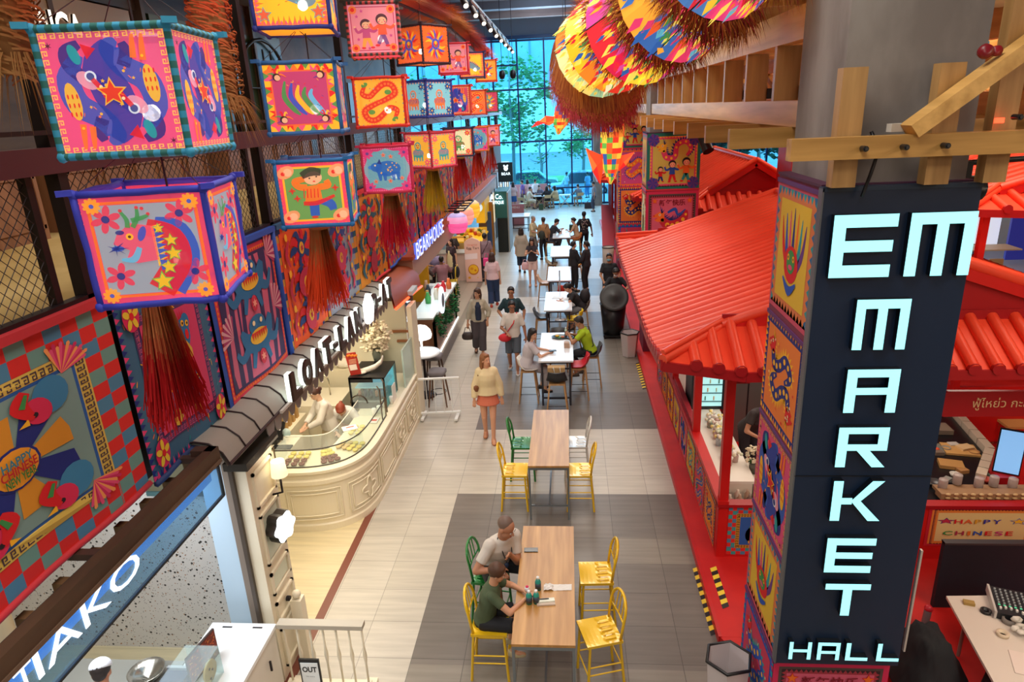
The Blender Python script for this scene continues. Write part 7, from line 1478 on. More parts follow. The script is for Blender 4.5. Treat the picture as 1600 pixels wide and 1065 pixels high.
for ch in 'LOAT-LAN@D-AT':
    w_=.30 if ch not in '-@' else (.16 if ch=='-' else .48)
    if ch=='@':
        b=MB(); bl=[((.20+.02*cos(5*a))*cos(a),.26+(.22+.02*sin(5*a))*sin(a)) for a in [2*pi*q/24 for q in range(24)]]; b.prism(bl,0,.05,mat('#ffffff',.4,emit=2.4),O=(-3.02,y+.22,2.80),U=(0,1,0),V=(0,0,1),N=(1,0,0)); b.build('bread_emblem',ls)
    else:
        b=MB(); put_text(b,ch,(-3.10,y+w_/2,3.02 if ch != '-' else 3.0),(0,1,0),(0,0,1),(1,0,0),width=w_*.85,height=.32 if ch != '-' else .06,m=mat('#f4fff8',.4,emit=1.6),depth=.05,m_side=mat('#f4fff8',.4,emit=1.6),bold=.05); put_text(b,ch,(-3.05,y+w_/2,3.02 if ch != '-' else 3.0),(0,1,0),(0,0,1),(1,0,0),width=w_*.85,height=.32 if ch != '-' else .06,m=mat('#3a241c',.3),depth=.03,m_side=mat('#3a241c',.3),bold=.05); b.build('raised_letter',ls)
    y+=w_+.06
# ---------------------------------------------------------------- cafe corner: lamp table, stools, white barrier
t=thing('round_cafe_table','small round marble table beside the bakery end wall','table',(-3.1,13.4,0)); b=MB(); b.lathe([(0,.96),(.36,.96),(.37,.98),(.36,1.0),(0,1.0)],(-3.12,13.4,0),mat('#dfe8f0',.25),26); b.build('tabletop',t); b=MB(); b.tube((-3.12,13.4,.02),(-3.12,13.4,.96),.03,BST); b.lathe([(0,0),(.22,0),(.2,.03),(0,.04)],(-3.12,13.4,0),BST,18); b.build('pedestal',t)
t=thing('mushroom_lamp','glowing white domed lamp on the round cafe table','lamp',(-3.15,13.45,1.0)); b=MB(); b.lathe([(0,0),(.07,0),(.05,.03),(.022,.06),(.022,.34),(0,.34)],(-3.15,13.45,1.0),mat('#e4e8ea',.3),16); b.build('stem',t); b=MB(); b.lathe([(.22,.30),(.235,.36),(.21,.46),(.14,.54),(.05,.575),(0,.58)],(-3.15,13.45,1.0),mat('#fffdf4',.5,emit=3.0),24); b.build('shade',t); lamp('POINT','lamp_bulb',(-3.15,13.45,1.25),12,(1,.95,.85),.08)
DKL=mat('#4a3428',.5)
for i,(x,y) in enumerate(((-2.76,12.95),(-3.0,13.9),(-3.35,13.1))):
    t=thing('cushioned_stool',['grey cushioned stool nearest the white barrier','grey cushioned stool behind the lamp table','grey cushioned stool left of the lamp table'][i],'stool',(x,y,0),0,'grey cushioned cafe stools'); b=MB(); b.loft([[(x+rr*cos(a)*(1+.12*cos(4*a+pi)),y+rr*sin(a)*(1+.12*cos(4*a+pi)),z) for a in [2*pi*q/20 for q in range(20)]] for rr,z in ((.17,.66),(.20,.69),(.20,.74),(.17,.765),(.02,.755))],mat('#6f6a6e',.7)); b.build('cushion',t)
    for sx in (-1,1):
        for sy in (-1,1):b=MB(); b.tube((x+sx*.12,y+sy*.12,.67),(x+sx*.19,y+sy*.19,0),.022,DKL if i else mat('#6a4a34',.5),.015,6); b.build('leg',t)
    b=MB(); b.path([(x+.16*cos(a),y+.16*sin(a),.28) for a in [2*pi*q/16 for q in range(16)]],.008,BST,5,closed=True); b.build('foot_ring',t)
t=thing('white_barrier','white tubular barrier on feet in front of the cafe stools','barrier',(-2.6,12.25,0)); WB=mat('#e6e8e6',.4); b=MB(); b.beam((-3.02,12.22,.85),(-2.2,12.30,.85),.05,.03,WB); b.beam((-3.02,12.22,.12),(-2.2,12.30,.12),.05,.03,WB)
for i in range(6):x=-3.02+.164*i; y=12.22+.016*i; b.tube((x,y,.12),(x,y,.85),.008,WB,n=5)
b.build('frame',t)
for x in (-2.95,-2.27):b=MB(); b.b2((x-.03,12.05,.03),(x+.03,12.47,.07),WB); b.ell((x,12.1,.03),.03,WB,8,5); b.build('foot',t)
# drinks kiosk with round signs and garland
k2=thing('drinks_counter','white and wood drinks counter with green garland behind the lamp','counter',(-3.6,17.5,0)); b=MB(); b.b2((-4.1,15.6,0),(-3.34,16.0,1.05),mat('#8a5c40',.5)); b.b2((-3.46,15.6,0),(-3.34,19.2,.95),mat('#8a5c40',.5)); b.b2((-4.1,18.9,0),(-3.34,19.2,1.05),WHT); b.b2((-4.15,15.55,1.05),(-3.30,16.1,1.09),mat('#e8f4f4',.25)); b.b2((-3.9,16.1,1.0),(-3.30,19.25,1.06),mat('#dff0f2',.25)); b.build('counter_body',k2)
b=MB(); b.b2((-3.33,15.6,0),(-3.30,19.2,.02),mat('#fdfff8',.4,emit=3)); b.build('floor_light',k2)
for i,(x,y,yy) in enumerate(((-4.12,15.56,0),(-3.28,16.9,1))):
    b=MB(); R=Matrix.Rotation(pi/2,3,'X') if not yy else Matrix.Rotation(pi/2,3,'Y'); c=Vector((-3.98,15.5,1.35)) if not yy else Vector((-3.26,16.6,1.25)); b.lathe([(0,-.03),(.26,-.03),(.27,0),(.26,.03),(0,.03)],c,mat('#e8f6ff',.4,emit=1.2),28,ax=R,sx=1 if not yy else 1.3,sy=1.25 if not yy else 1)
    b.lathe([(.16,.031),(.19,.034),(.16,.037)],c,mat('#5a8ad8' if not yy else '#5a5058',.4),20,ax=R if yy else Matrix.Rotation(pi/2,3,'X')); o=b.build('round_sign',k2)
b=MB(); r=random.Random(15)
for i in range(1500):
    s=r.random(); 
    if s<.35:y=15.7+s/.35*.3; x=-3.9+s/.35*.6; z=1.0-.35*sin(pi*s/.35)
    else:q=(s-.35)/.65; y=16.0+3.2*q; x=-3.28; z=.95-.55*abs(sin(pi*q*3))
    p=Vector((x+r.gauss(0,.04),y+r.gauss(0,.05),z+r.gauss(0,.05))); u,v=_frame((r.gauss(0,1),r.gauss(0,1),r.gauss(0,1))); b.face([p-u*.05,p-v*.02,p+u*.05,p+v*.02],mat(r.choice(['#1f6a3c','#2f8a4c','#1a5230']),.7))
tag(b.build('leaf_garland',k2),'green leafy garland with swags')
for i,(x,y,c,nm,lb) in enumerate(((-3.7,17.0,'#3f9a4c','green_bottle','green bottle on the drinks counter'),(-3.75,17.2,'#b88a3c','juice_jar','amber jar on the drinks counter'),(-3.55,17.4,'#e8e0d0','cup_stack','stack of white cups on the drinks counter'),(-3.85,17.8,'#2a3a44','drink_machine','dark drink machine on the drinks counter'),(-3.5,18.2,'#d8303a','red_canister','red canister on the drinks counter'),(-3.4,18.5,'#e8783a','orange_packet','orange packet on the drinks counter'),(-4.0,18.3,'#b88a6a','iced_coffee','tall iced coffee on the drinks counter'))):
    b=MB(); b.lathe([(0,0),(.07,0),(.08,.16),(.04,.24),(.04,.30),(0,.30)],(x,y,1.06),mat(c,.4),12); solo(b,nm,lb,'drink item')
b=MB(); b.b2((-3.62,17.5,1.06),(-3.45,17.65,1.34),mat('#e8c8a0',.5)); b.prism([(-.1,0),(.1,0),(0,.1)],0,.16,mat('#e03a44',.5),O=(-3.53,17.5,1.34),U=(1,0,0),V=(0,0,1),N=(0,1,0)); solo(b,'house_shaped_box','small house shaped box with red roof on the drinks counter','box')
# brown curved canopy and BEARHOUSE front
cn=thing('brown_canopy','brown curved canopy with orange lit edge past the bakery','canopy',(-3.4,12.8,2.6)); b=MB(); P_=[(-3.6,3.0),(-3.3,2.95),(-3.12,2.80),(-3.08,2.55)]; ys_=[11.4,12.2,13.0,13.6]; rings=[[(x,y,z-.05*i) for x,z in P_] for i,y in enumerate(ys_)]; k=4; b.add([p for q in rings for p in q]+[(p[0]-.03,p[1],p[2]-.02) for q in rings for p in q],[(i*k+j,i*k+j+1,(i+1)*k+j+1,(i+1)*k+j) for i in range(3) for j in range(3)]+[(12+4+i*k+j+1,16+i*k+j,16+(i+1)*k+j,16+(i+1)*k+j+1) for i in range(3) for j in range(3)],mat('#a8542e',.5),smooth=True); b.build('shell',cn)
b=MB(); b.path([(-3.07,y,2.53-.05*i) for i,y in enumerate(ys_)],.025,mat('#ff5a30',.4,emit=2),6); b.build('lit_edge',cn)
bh=thing('shop_name_sign','white glowing BEARHOUSE letters on a brown fascia','sign',(-3.15,15.5,3)); b=MB(); b.b2((-3.6,13.6,2.5),(-3.22,31,3.0),mat('#c4a48e',.6)); b.b2((-3.6,13.5,2.95),(-3.18,31,3.02),mat('#b85a34',.5)); fb_=b.build('fascia',bh); b=MB(); put_text(b,'BEARHOUSE',(-3.2,15.4,3.08),(0,1,0),(0,0,1),(1,0,0),width=3.3,height=.34,m=mat('#dfe8ff',.4,emit=1.3),depth=.05,m_side=mat('#5a70e0',.4,emit=1),bold=.0); b.build('lettering',fb_)
for i,(x,y,c1,lb) in enumerate(((-3.0,18.3,'#f05a9a','pink glowing round paper lantern, nearest of the three'),(-3.0,19.6,'#f09a8a','peach glowing paper lantern, middle of the three'),(-2.98,20.9,'#f6b83a','yellow glowing paper lantern, farthest of the three'))):
    t=thing('paper_lantern',lb,'lantern',(x,y,2.7),0,'round paper lanterns past the shop letters'); b=MB(); pr=[(.06,-.27),(.20,-.25),(.27,-.12),(.29,.02),(.26,.18),(.16,.26),(.06,.27)]
    for j in range(len(pr)-1):b.lathe([pr[j],pr[j+1]],(x,y,2.93),mat([c1,c1,c1,'#f0a0c8' if i==0 else c1,'#c8b8f0' if i==0 else '#f8d0a0','#d8d0f4' if i==0 else '#f8e0c0'][j],.6,emit=.75),18)
    b.build('paper_body',t); b=MB(); b.tube((x,y,3.2),(x,y,3.5),.006,WIRE); b.lathe([(0,.26),(.08,.26),(.08,.30),(0,.30)],(x,y,2.93),BST,12); b.lathe([(0,-.31),(.05,-.31),(.05,-.27),(0,-.27)],(x,y,2.93),mat('#c8283a',.5),10); b.build('cap',t)
b=MB()
for i in range(5):b.beam((-3.2,17.6+.5*i,3.35),(-2.7,17.6+.5*i,3.35),.03,.03,BST)
for x in (-3.2,-2.95,-2.7):b.beam((x,17.6,3.35),(x,19.6,3.35),.03,.03,BST)
solo(b,'hanging_grid','black metal grid above the round paper lanterns','grid')
# seated cafe area
def small_table(x,y,h,c,lb,w=.7,d=.7):t=thing('cafe_table',lb,'table',(x,y,0)); b=MB(); b.b2((x-w/2,y-d/2,h-.03),(x+w/2,y+d/2,h),mat(c,.4)); b.build('tabletop',t); b=MB(); b.tube((x,y,0),(x,y,h-.03),.03,BST); b.box((x,y,.015),(.4,.4,.03),BST); b.build('pedestal',t)
small_table(-4.45,22.3,.75,'#5a4a50','dark cafe table where two customers sit past the drinks counter',1.0,.7)
b=MB(); b.b2((-5.3,21.0,0),(-4.5,21.15,1.25),mat('#f0b01c',.4)); solo(b,'bench_back','bright yellow bench back in the cafe area','bench')
t=thing('yellow_chair','yellow framed chair with a dark bag hung on its back','chair',(-3.95,21.9,0)); b=MB(); b.b2((-4.15,21.7,.42),(-3.75,22.1,.46),mat('#e8c82c',.4)); b.path([(-3.76,21.7,.46),(-3.72,21.7,.95),(-3.72,22.1,.95),(-3.76,22.1,.46)],.018,mat('#e8c82c',.4)); b.build('seat_and_back',t)
for x in (-4.12,-3.76):
    for y in (21.72,22.08):b=MB(); b.tube((x,y,0),(x,y,.43),.016,mat('#e8c82c',.4)); b.build('leg',t)
b=MB(); b.ell((-3.70,21.9,.75),(.08,.16,.2),mat('#1c1e26',.7),10,6); solo(b,'shoulder_bag','dark bag hanging on the yellow chair','bag')
b=MB(); r=random.Random(2); 
for i in range(420):p=Vector((-3.95+r.gauss(0,.12),14.35+r.gauss(0,.4),1.85+r.gauss(0,.35))); u,v=_frame((r.gauss(0,1),r.gauss(0,1),r.gauss(0,1))); b.face([p-u*.07,p-v*.03,p+u*.07,p+v*.03],mat('#24583a',.7))
b.b2((-4.1,14.2,0),(-3.85,14.5,1.4),mat('#5a4a40',.6)); solo(b,'potted_plant','tall leafy plant under the brown canopy edge','plant')
# egg tart board and pink counter
t=thing('egg_tart_board','tall pink advertising board with a big egg tart picture','sign',(-3.38,23.5,0)); b=MB(); PKB=mat('#eec4b8',.6); b.prism([(-.28,0),(.28,0),(.28,1.42),(.2,1.5),(0,1.58),(-.2,1.5),(-.28,1.42)],0,.05,PKB,O=(-3.38,23.5,.02),U=(1,0,0),V=(0,0,1),N=(0,-1,0)); b.build('board',t); b=MB(); A=Art('#eec4b8'); A.l=1; A.poly([(.0,.62),(.8,.64),(.8,.80),(.0,.78)],'#f8e8ec'); A.l=2; A.disk(.5,.33,.34,'#c87a28',.155,0,24); A.l=3; A.disk(.5,.34,.29,'#f6c02c',.125,0,24); A.l=4; A.disk(.4,.36,.1,'#e89a28',.04); A.disk(.62,.31,.07,'#d8801c',.03); A.disk(.22,.10,.09,'#e8a838',.035); A.disk(.75,.1,.04,'#e8c070',.02)
put_art(b,A,(-3.66,23.445,.05),(.56,0,0),(0,0,1.25),(0,-1,0)); put_text(b,'Egg Tart',(-3.36,23.44,1.22),(1,0,0),(0,0,1),(0,-1,0),width=.44,height=.11,m=mat('#4a3028',.5)); put_text(b,'Original',(-3.38,23.44,1.34),(1,0,0),(0,0,1),(0,-1,0),width=.34,height=.07,m=mat('#e07a5a',.5)); b.build('printed_face',t)
t=thing('pink_counter','pale pink counter behind the egg tart board','counter',(-4,24,0)); b=MB(); b.b2((-4.7,23.75,0),(-3.2,24.0,.98),mat('#e8cfc4',.5)); b.b2((-4.7,23.7,.98),(-3.2,24.4,1.02),mat('#a8a098',.3)); b.build('counter_body',t); b=MB()
for q in ((-4.7,1.02,-4.64,1.6),(-3.7,1.02,-3.64,1.6),(-4.7,1.54,-3.64,1.6)):b.b2((q[0],23.75,q[1]),(q[2],23.8,q[3]),mat('#d8a040',.5))
b.build('wooden_frame',t)
ys2=thing('yellow_food_stall','yellow lit food stall beyond the egg tart board','stall',(-3.5,27,0)); YLM=mat('#e8b41c',.4,emit=.25); b=MB(); b.b2((-4.4,25.2,0),(-3.3,28.4,1.1),mat('#caa868',.5)); b.b2((-4.4,25.2,1.1),(-3.25,28.4,1.15),YLM); b.b2((-3.6,26.6,1.6),(-3.25,28.3,2.6),YLM); b.b2((-3.3,28.0,0),(-3.1,28.3,2.2),mat('#a8742c',.4)); b.b2((-3.3,27.4,.5),(-3.12,27.6,1.9),mat('#2a4a7a',.5)); b.build('front',ys2)
b=MB(); R=Matrix.Rotation(pi/2,3,'X'); b.lathe([(0,-.02),(.17,-.02),(.17,.02),(0,.02)],(-3.5,26.57,2.2),mat('#cfe8f4',.4,emit=.8),18,ax=R); b.build('round_emblem',ys2); r=random.Random(30)
for i in range(16):b=MB(); b.ell((-4.2+.055*i,25.7+r.random()*1.5,1.22),(.09,.09,.08),mat(r.choice(['#e8c83a','#c88a2c','#5a7a3a','#b83a2c','#e8e0b0']),.6),8,5); solo(b,'food_bowl','small bowl of food on the yellow stall counter','bowl','food bowls on the yellow stall')
tw=thing('sign_tower','dark green and black tower sign with white script','sign',(-2.8,28.9,0)); b=MB(); b.b2((-3.0,28.65,0),(-2.58,29.1,1.45),mat('#0d1a1c',.4)); b.b2((-3.05,28.7,1.45),(-2.56,30.4,2.55),mat('#2a6a68',.5)); b.b2((-2.56,28.7,0),(-2.5,30.4,2.5),mat('#9a9c98',.5)); tt_=b.build('tower',tw); b=MB(); put_text(b,'& Co.',(-2.98,28.66,2.35),(1,0,0),(0,0,1),(0,-1,0),width=.5,height=.2,m=mat('#e8fbff',.4,emit=2),depth=.02); put_text(b,'BOUTIQUE',(-3.0,28.66,2.1),(1,0,0),(0,0,1),(0,-1,0),width=.62,height=.15,m=mat('#e8fbff',.4,emit=2),depth=.02); b.build('lettering',tt_)
t=thing('hanging_shop_sign','dark hanging sign with small white bear emblem and letters','sign',(-2.8,33,2.5)); b=MB(); b.b2((-3.3,33,2.5),(-2.6,33.06,3.4),mat('#16303a',.5)); b.b2((-3.65,33.0,3.3),(-3.3,33.05,3.36),BST); b.build('board',t); b=MB(); b.ell((-2.92,32.98,3.13),(.10,.02,.12),mat('#e0f6ff',.4,emit=2),10,6); b.ell((-3.0,32.98,3.25),(.04,.02,.04),mat('#e0f6ff',.4,emit=2),8,5); b.ell((-2.84,32.98,3.25),(.04,.02,.04),mat('#e0f6ff',.4,emit=2),8,5); put_text(b,'BEAR',(-2.92,32.97,2.88),(1,0,0),(0,0,1),(0,-1,0),width=.42,height=.12,m=mat('#e0f6ff',.4,emit=2)); b.build('emblem',t)
sf=thing('stall_row','row of shop fronts under the gallery toward the window','shop front',(-4,33,0)); b=MB()
for i in range(9):y=29.5+1.3*i; b.b2((-3.9,y,0),(-3.4,y+.9,2.9),mat(['#7a5a48','#b89a84','#3a4448','#8a6a54','#c8c0b4'][i%5],.5)); b.b2((-3.42,y+.2,.9),(-3.38,y+.7,2.2),mat(['#dfe8f0','#e8c890','#8fb0c8'][i%3],.4,emit=.6))
b.build('fronts',sf)
t=thing('menu_easel','dusty pink menu board on an easel','sign',(-2.7,35.6,0)); b=MB(); b.box((-2.72,35.5,.55),(.85,.05,1.1),mat('#a86a70',.6)); b.build('board',t); b=MB(); put_text(b,'MENU',(-2.72,35.465,.95),(1,0,0),(0,0,1),(0,-1,0),width=.4,height=.1,m=mat('#e8d8d4',.5)); b.build('lettering',t)
white_table(-2.4,33.6,.75,'white table left of the aisle beside the pink menu board',1.2,.95)
b=MB(); b.b2((-4.1,42.6,0),(-1.3,42.72,1.35),mat('#e0a8ac',.6)); b.b2((-3.0,42.59,.15),(-2.0,42.6,1.2),mat('#f0d8c0',.6)); solo(b,'pink_hoarding','pink low board at the window behind the seated visitors','board')
# folding tables and chairs near the window
def fold_table(x,y,lb):t=thing('folding_table',lb,'table',(x,y,0),0,'folding tables by the window'); b=MB(); b.b2((x-.35,y-.3,.70),(x+.35,y+.3,.73),mat('#d8e4ec',.3)); b.build('tabletop',t); b=MB(); [b.tube((x-s*.3,y+q,0),(x+s*.3,y+q,.70),.015,mat('#c8b890',.5),n=5) for s in (-1,1) for q in (-.25,.25)]; b.build('crossed_legs',t)
def fold_chair(x,y,rz,lb,c='#c8b48a'):
    t=thing('folding_chair',lb,'chair',(x,y,0),rz,'folding chairs by the window'); m_=mat(c,.5); b=MB(); b.b2((-.19,-.18,.44),(.19,.18,.47),m_); b.build('seat',t,world=False)
    for s in (-1,1):b=MB(); b.tube((s*.19,.18,0),(s*.19,-.2,.85),.013,m_,n=5); b.tube((s*.17,-.2,0),(s*.17,.14,.45),.013,m_,n=5); b.build('leg',t,world=False)
    b=MB(); b.b2((-.19,-.22,.66),(.19,-.19,.84),m_); b.build('backrest',t,world=False)
fold_table(-1.75,41.9,'folding table with drinks between the left seated visitors'); fold_table(-.2,42.0,'folding table near the blue column in front of the window')
for i,(x,y,a) in enumerate(((-2.4,41.4,-1.2),(-1.25,41.3,.2),(-1.1,42.2,1.3),(-.7,41.4,-.3),(.65,41.9,.5),(-2.7,40.6,-.6))):fold_chair(x,y,a,['folding chair under the visitor in a pale dress','folding chair under the visitor in black with back turned','folding chair at the right of the left folding table','folding chair standing between the two folding tables','folding chair under the grey shirted man','empty folding chair at the left edge of the seating'][i])
b=MB(); b.b2((.95,40.9,0),(1.55,41.2,.35),mat('#2a2430',.6)); b.path([(1.1,41.05,.35),(1.2,41.05,.48),(1.35,41.05,.48),(1.42,41.05,.35)],.02,mat('#2a2430',.6)); solo(b,'travel_bag','dark travel bag on the floor by the grey shirted man','bag')
b=MB(); b.b2((-1.75,40.9,0),(-1.5,41.05,.35),mat('#2f4a34',.6)); solo(b,'green_bag','small green bag under the left folding table','bag')
lamp('AREA','bakery_light',(-4.1,9.6,2.68),70,(1,.86,.62),1.2,3.8); lamp('AREA','stall_light',(-4.2,4.2,2.75),75,(.85,.92,1),1.0,2.6); lamp('AREA','drinks_light',(-3.9,17.4,2.45),30,(.9,.97,1),.5,3); lamp('AREA','cafe_light',(-4.3,22.5,2.6),50,WARM,1,4); lamp('AREA','stall_light',(-3.9,26.8,2.7),40,(1,.8,.45),1,3)
lamp('AREA','bakery_floor_light',(-3.2,7.2,2.65),40,(1,.88,.66),.4,2.4)
# ---------------------------------------------------------------- people
def ik(a,t,l1,l2,pole):
    a,t=Vector(a),Vector(t); d=t-a; L=d.length; L=min(L,(l1+l2)*.995); dn=d.normalized(); x=(l1*l1-l2*l2+L*L)/(2*L); h=sqrt(max(l1*l1-x*x,1e-6)); p=Vector(pole); p=(p-dn*p.dot(dn)).normalized()
    return a+dn*x+p*h,a+dn*L
def remesh(o,vox,it=3,f=.6):
    m=o.modifiers.new('surface','REMESH'); m.mode='VOXEL'; m.voxel_size=vox; m.use_smooth_shade=True
    s=o.modifiers.new('soften','SMOOTH'); s.iterations=it; s.factor=f
def cap(b,p0,p1,r0,r1,m,n=10):
    b.tube(p0,p1,r0,m,r1,n); b.ell(p0,r0*1.0,m,n,6); b.ell(p1,r1*1.0,m,n,6)
def rings(b,secs,m,n=16):
    """secs: centre, half width, half depth, right dir, forward dir"""
    b.loft([[c+R_*(w*cos(2*pi*k/n))+F_*(d*sin(2*pi*k/n)) for k in range(n)] for c,w,d,R_,F_ in secs],m)
def person(label,x,y,rz,h=1.66,fem=True,skin='#c8987a',hair=('short','#1e1816'),top=('#c8c0b0',.3),bottom=('trousers','#303038',1.0),shoes='#2a2828',hip=.92,lean=0.,feet=((-.10,0),(.10,.02)),footz=(0,0),hands=None,look=(0,0),vox=.013,z=0,group=None,apron=None,strap=None,extra=None,stretch=1,kneeout=.0,jacket=None,glasses=False,lanyard=None,mask=None,side=0.):
    s=h/1.70; t=thing('person',label,'person',(x,y,z),rz,group); SK=mat(skin,.55)
    X,Yv,Z=Vector((1,0,0)),Vector((0,1,0)),Vector((0,0,1)); P=Vector((0,0,hip/s)); sp=Vector((side,sin(lean),cos(lean))).normalized(); fw=Vector((0,cos(lean),-sin(lean)))
    W_=.155 if fem else .178; hipw=.165 if fem else .152; at=lambda u:P+sp*u
    neck=at(.50); lk=radians(look[0]); hp=radians(look[1]); HR=Matrix.Rotation(lk,3,'Z') @ Matrix.Rotation(-hp,3,'X'); hd=neck+sp*.05+Vector((0,sin(hp)*.08+.02,.11*cos(hp))); HC=hd
    sh=[at(.44)+X*(-W_),at(.44)+X*W_]; hj=[P+Vector((-.09,0,-.03)),P+Vector((.09,0,-.03))]
    H=hands or ((-.24,.02,.80,'d'),(.24,.02,.80,'d')); ft=[Vector((feet[i][0],feet[i][1],.085+footz[i])) for i in (0,1)]
    kn=[]; el=[]; wr=[]; an=[]
    for i in (0,1):
        sg=-1 if i==0 else 1; k,a=ik(hj[i],ft[i],.43,.42,(sg*kneeout,1,.15)); kn.append(k); an.append(a)
        e,w_=ik(sh[i],Vector(H[i][:3]),.285,.25,(sg*.75,-.6,-.25) if H[i][3] != 'u' else (sg*.7,-.1,-1)); el.append(e); wr.append(w_)
    S_=lambda v:v  # local metres before scaling
    b=MB()
    # head: skull, jaw, nose, ears, neck
    hq=lambda v:HC+HR @ Vector(v); b.ell(hq((0,-.012,.03)),(.075,.092,.085),SK,14,10,R=HR); b.ell(hq((0,.018,-.045)),(.056,.066,.068),SK,12,8,R=HR); b.ell(hq((0,.055,-.088)),(.026,.022,.02),SK,8,6,R=HR)
    b.tube(hq((0,.082,.01)),hq((0,.104,-.028)),.009,SK,.015,7); b.ell(hq((0,.09,-.028)),(.018,.014,.011),SK,8,6,R=HR)
    for sg in (-1,1):b.ell(hq((sg*.076,-.005,-.01)),(.011,.02,.030),SK,7,6,R=HR)
    cap(b,neck-sp*.06,hq((0,-.015,-.05)),.055 if fem else .062,.050 if fem else .058,SK)
    secs=[(at(-.10),hipw*.92,.105,X,fw),(at(.0),hipw,.115,X,fw),(at(.14),.125 if fem else .145,.095,X,fw),(at(.30),.150 if fem else .17,.115,X,fw),(at(.40),W_*.98,.10,X,fw),(at(.47),W_*.55,.07,X,fw),(at(.50),.06,.055,X,fw)]; rings(b,secs,SK)
    for i in (0,1):
        sg=-1 if i==0 else 1
        cap(b,sh[i]-X*sg*.02,el[i],.050 if fem else .056,.037 if fem else .042,SK); cap(b,el[i],wr[i],.037 if fem else .042,.025,SK)
        cap(b,hj[i],kn[i],.088,.058,SK); cap(b,kn[i],an[i]+Z*.0,.056,.036,SK); b.ell(kn[i].lerp(an[i],.3)-Vector((0,.015,0)),(.05,.055,.09),SK,8,6)
        fd=Vector((sg*.08,1,0)).normalized(); cap(b,an[i]-Z*.03-fd*.02,an[i]-Z*.055+fd*.13,.036,.028,SK,8)
        # hand
        d=(wr[i]-el[i]).normalized(); hdn=Vector((0,0,-1)) if H[i][3]=='d' else (d*.75+Vector((0,.3,-.25 if H[i][3]=='f' else .1))).normalized(); d2=(d*.4+hdn*.6).normalized(); sd=d2.cross(Vector((0,1,0)) if abs(d2.y)<.7 else Z).normalized(); nrm=sd.cross(d2)
        palm=wr[i]+d2*.05; Rm=Matrix((sd,nrm,d2)).transposed(); b.ell(palm,(.038,.017,.052),SK,10,7,R=Rm)
        for k,(o,L) in enumerate(((-.028,.062),(-.010,.075),(.010,.071),(.027,.055))):
            r0=.0088 if vox<.01 else .0115; a0=palm+sd*o+d2*.038; a1=a0+d2*L*.5+nrm*.006*sg; a2=a1+(d2*.75+nrm*.55*(1 if H[i][3] != 'd' else -1)).normalized()*L*.5; cap(b,a0,a1,r0,r0*.95,SK,6); cap(b,a1,a2,r0*.95,r0*.85,SK,6)
        ts=sd*(-1 if (sd.dot(Yv+X*(-sg)*.5))<0 else 1); a0=palm+ts*.030-d2*.022; a1=a0+(ts*.8+d2*.7).normalized()*.034; a2=a1+(ts*.2+d2).normalized()*.028; cap(b,a0,a1,.012,.011,SK,6); cap(b,a1,a2,.011,.009,SK,6)
    sc=lambda bb:[tuple(c*s for c in v) for v in bb.v]
    def fin(bb,nm,v=None,it=3):
        bb.v=sc(bb); o=bb.build(nm,t,world=False)
        if v:remesh(o,v,it)
        return o
    fin(b,'body',vox,2)
    # face details
    if vox<=.014:
        b=MB(); EY=mat('#1c1412',.3)
        for sg in (-1,1):b.ell(hq((sg*.030,.079,.008)),(.0125,.006,.0055),mat('#e8e2dc',.4),8,5,R=HR); b.ell(hq((sg*.030,.084,.008)),(.006,.003,.0055),EY,8,5,R=HR); b.path([hq((sg*.014,.087,.026)),hq((sg*.030,.088,.031)),hq((sg*.046,.078,.026))],.0035,mat(hair[1],.8),4)
        fin(b,'eyes'); b=MB(); b.ell(hq((0,.084,-.058)),(.021,.006,.006),mat('#a8545a',.5),10,5,R=HR); fin(b,'mouth')
        if glasses:
            b=MB()
            for sg in (-1,1):b.path([hq((sg*.032+.021*cos(a),.096,.008+.016*sin(a))) for a in [2*pi*k/12 for k in range(12)]],.0025,BST,4,closed=True); b.tube(hq((sg*.053,.094,.01)),hq((sg*.078,0,.01)),.0025,BST,n=4)
            b.tube(hq((-.011,.098,.01)),hq((.011,.098,.01)),.0025,BST,n=4); fin(b,'glasses')
    if mask:b=MB(); b.ell(hq((0,.045,-.045)),(.058,.062,.045),mat(mask,.7),12,8,R=HR); fin(b,'face_mask')
    # hair
    st,hc=hair[0],mat(hair[1],.55); b=MB()
    if st != 'none':
        g={'buzz':.003,'short':.012,'bun':.012,'pony':.012,'long':.016,'bob':.018,'curl':.022,'cap':.012}[st]
        b.ell(hq((0,-.030,.046)),(.076+g,.086+g,.078+g),hc,16,10,R=HR,z0=-.75)
        if st not in ('buzz',):b.ell(hq((0,.035,.098)),(.062,.040,.024+g*.4),hc,12,7,R=HR)
        if st != 'buzz':b.ell(hq((0,-.06,-.01)),(.066,.05,.06),hc,12,7,R=HR)
        if st=='bun':b.ell(hq((0,-.125,.0)),(.04,.035,.04),hc,10,7,R=HR)
        if st=='pony':b.ell(hq((0,-.115,.04)),.03,hc,8,6); cap(b,hq((0,-.13,.03)),hq((.03,-.15,-.16)),.032,.012,hc)
        if st in ('long','bob'):
            L=.34 if st=='long' else .16
            for ox,oy,rr in ((-.068,-.02,.030),(.068,-.02,.030),(-.045,-.07,.040),(.045,-.07,.040),(0,-.085,.045)):a0=hq((ox,oy,.02)); a1=a0+Vector((ox*.25,-.02,-L*.55)); a2=a1+Vector((ox*.1+(.03 if st=='long' else 0),.0-.2*lean*.3,-L*.5)); cap(b,a0,a1,rr,rr*1.0,hc,8); cap(b,a1,a2,rr,rr*.55,hc,8)
        fin(b,'hair',.011 if vox<=.014 else .016,2)
    if st=='cap':b=MB(); cm=mat('#e8ecf2',.7); b.ell(hq((0,-.02,.055)),(.095,.108,.085),cm,14,8,R=HR,z0=-.1); b.ell(hq((0,.10,.05)),(.07,.06,.008),cm,12,5,R=HR); fin(b,'cap')
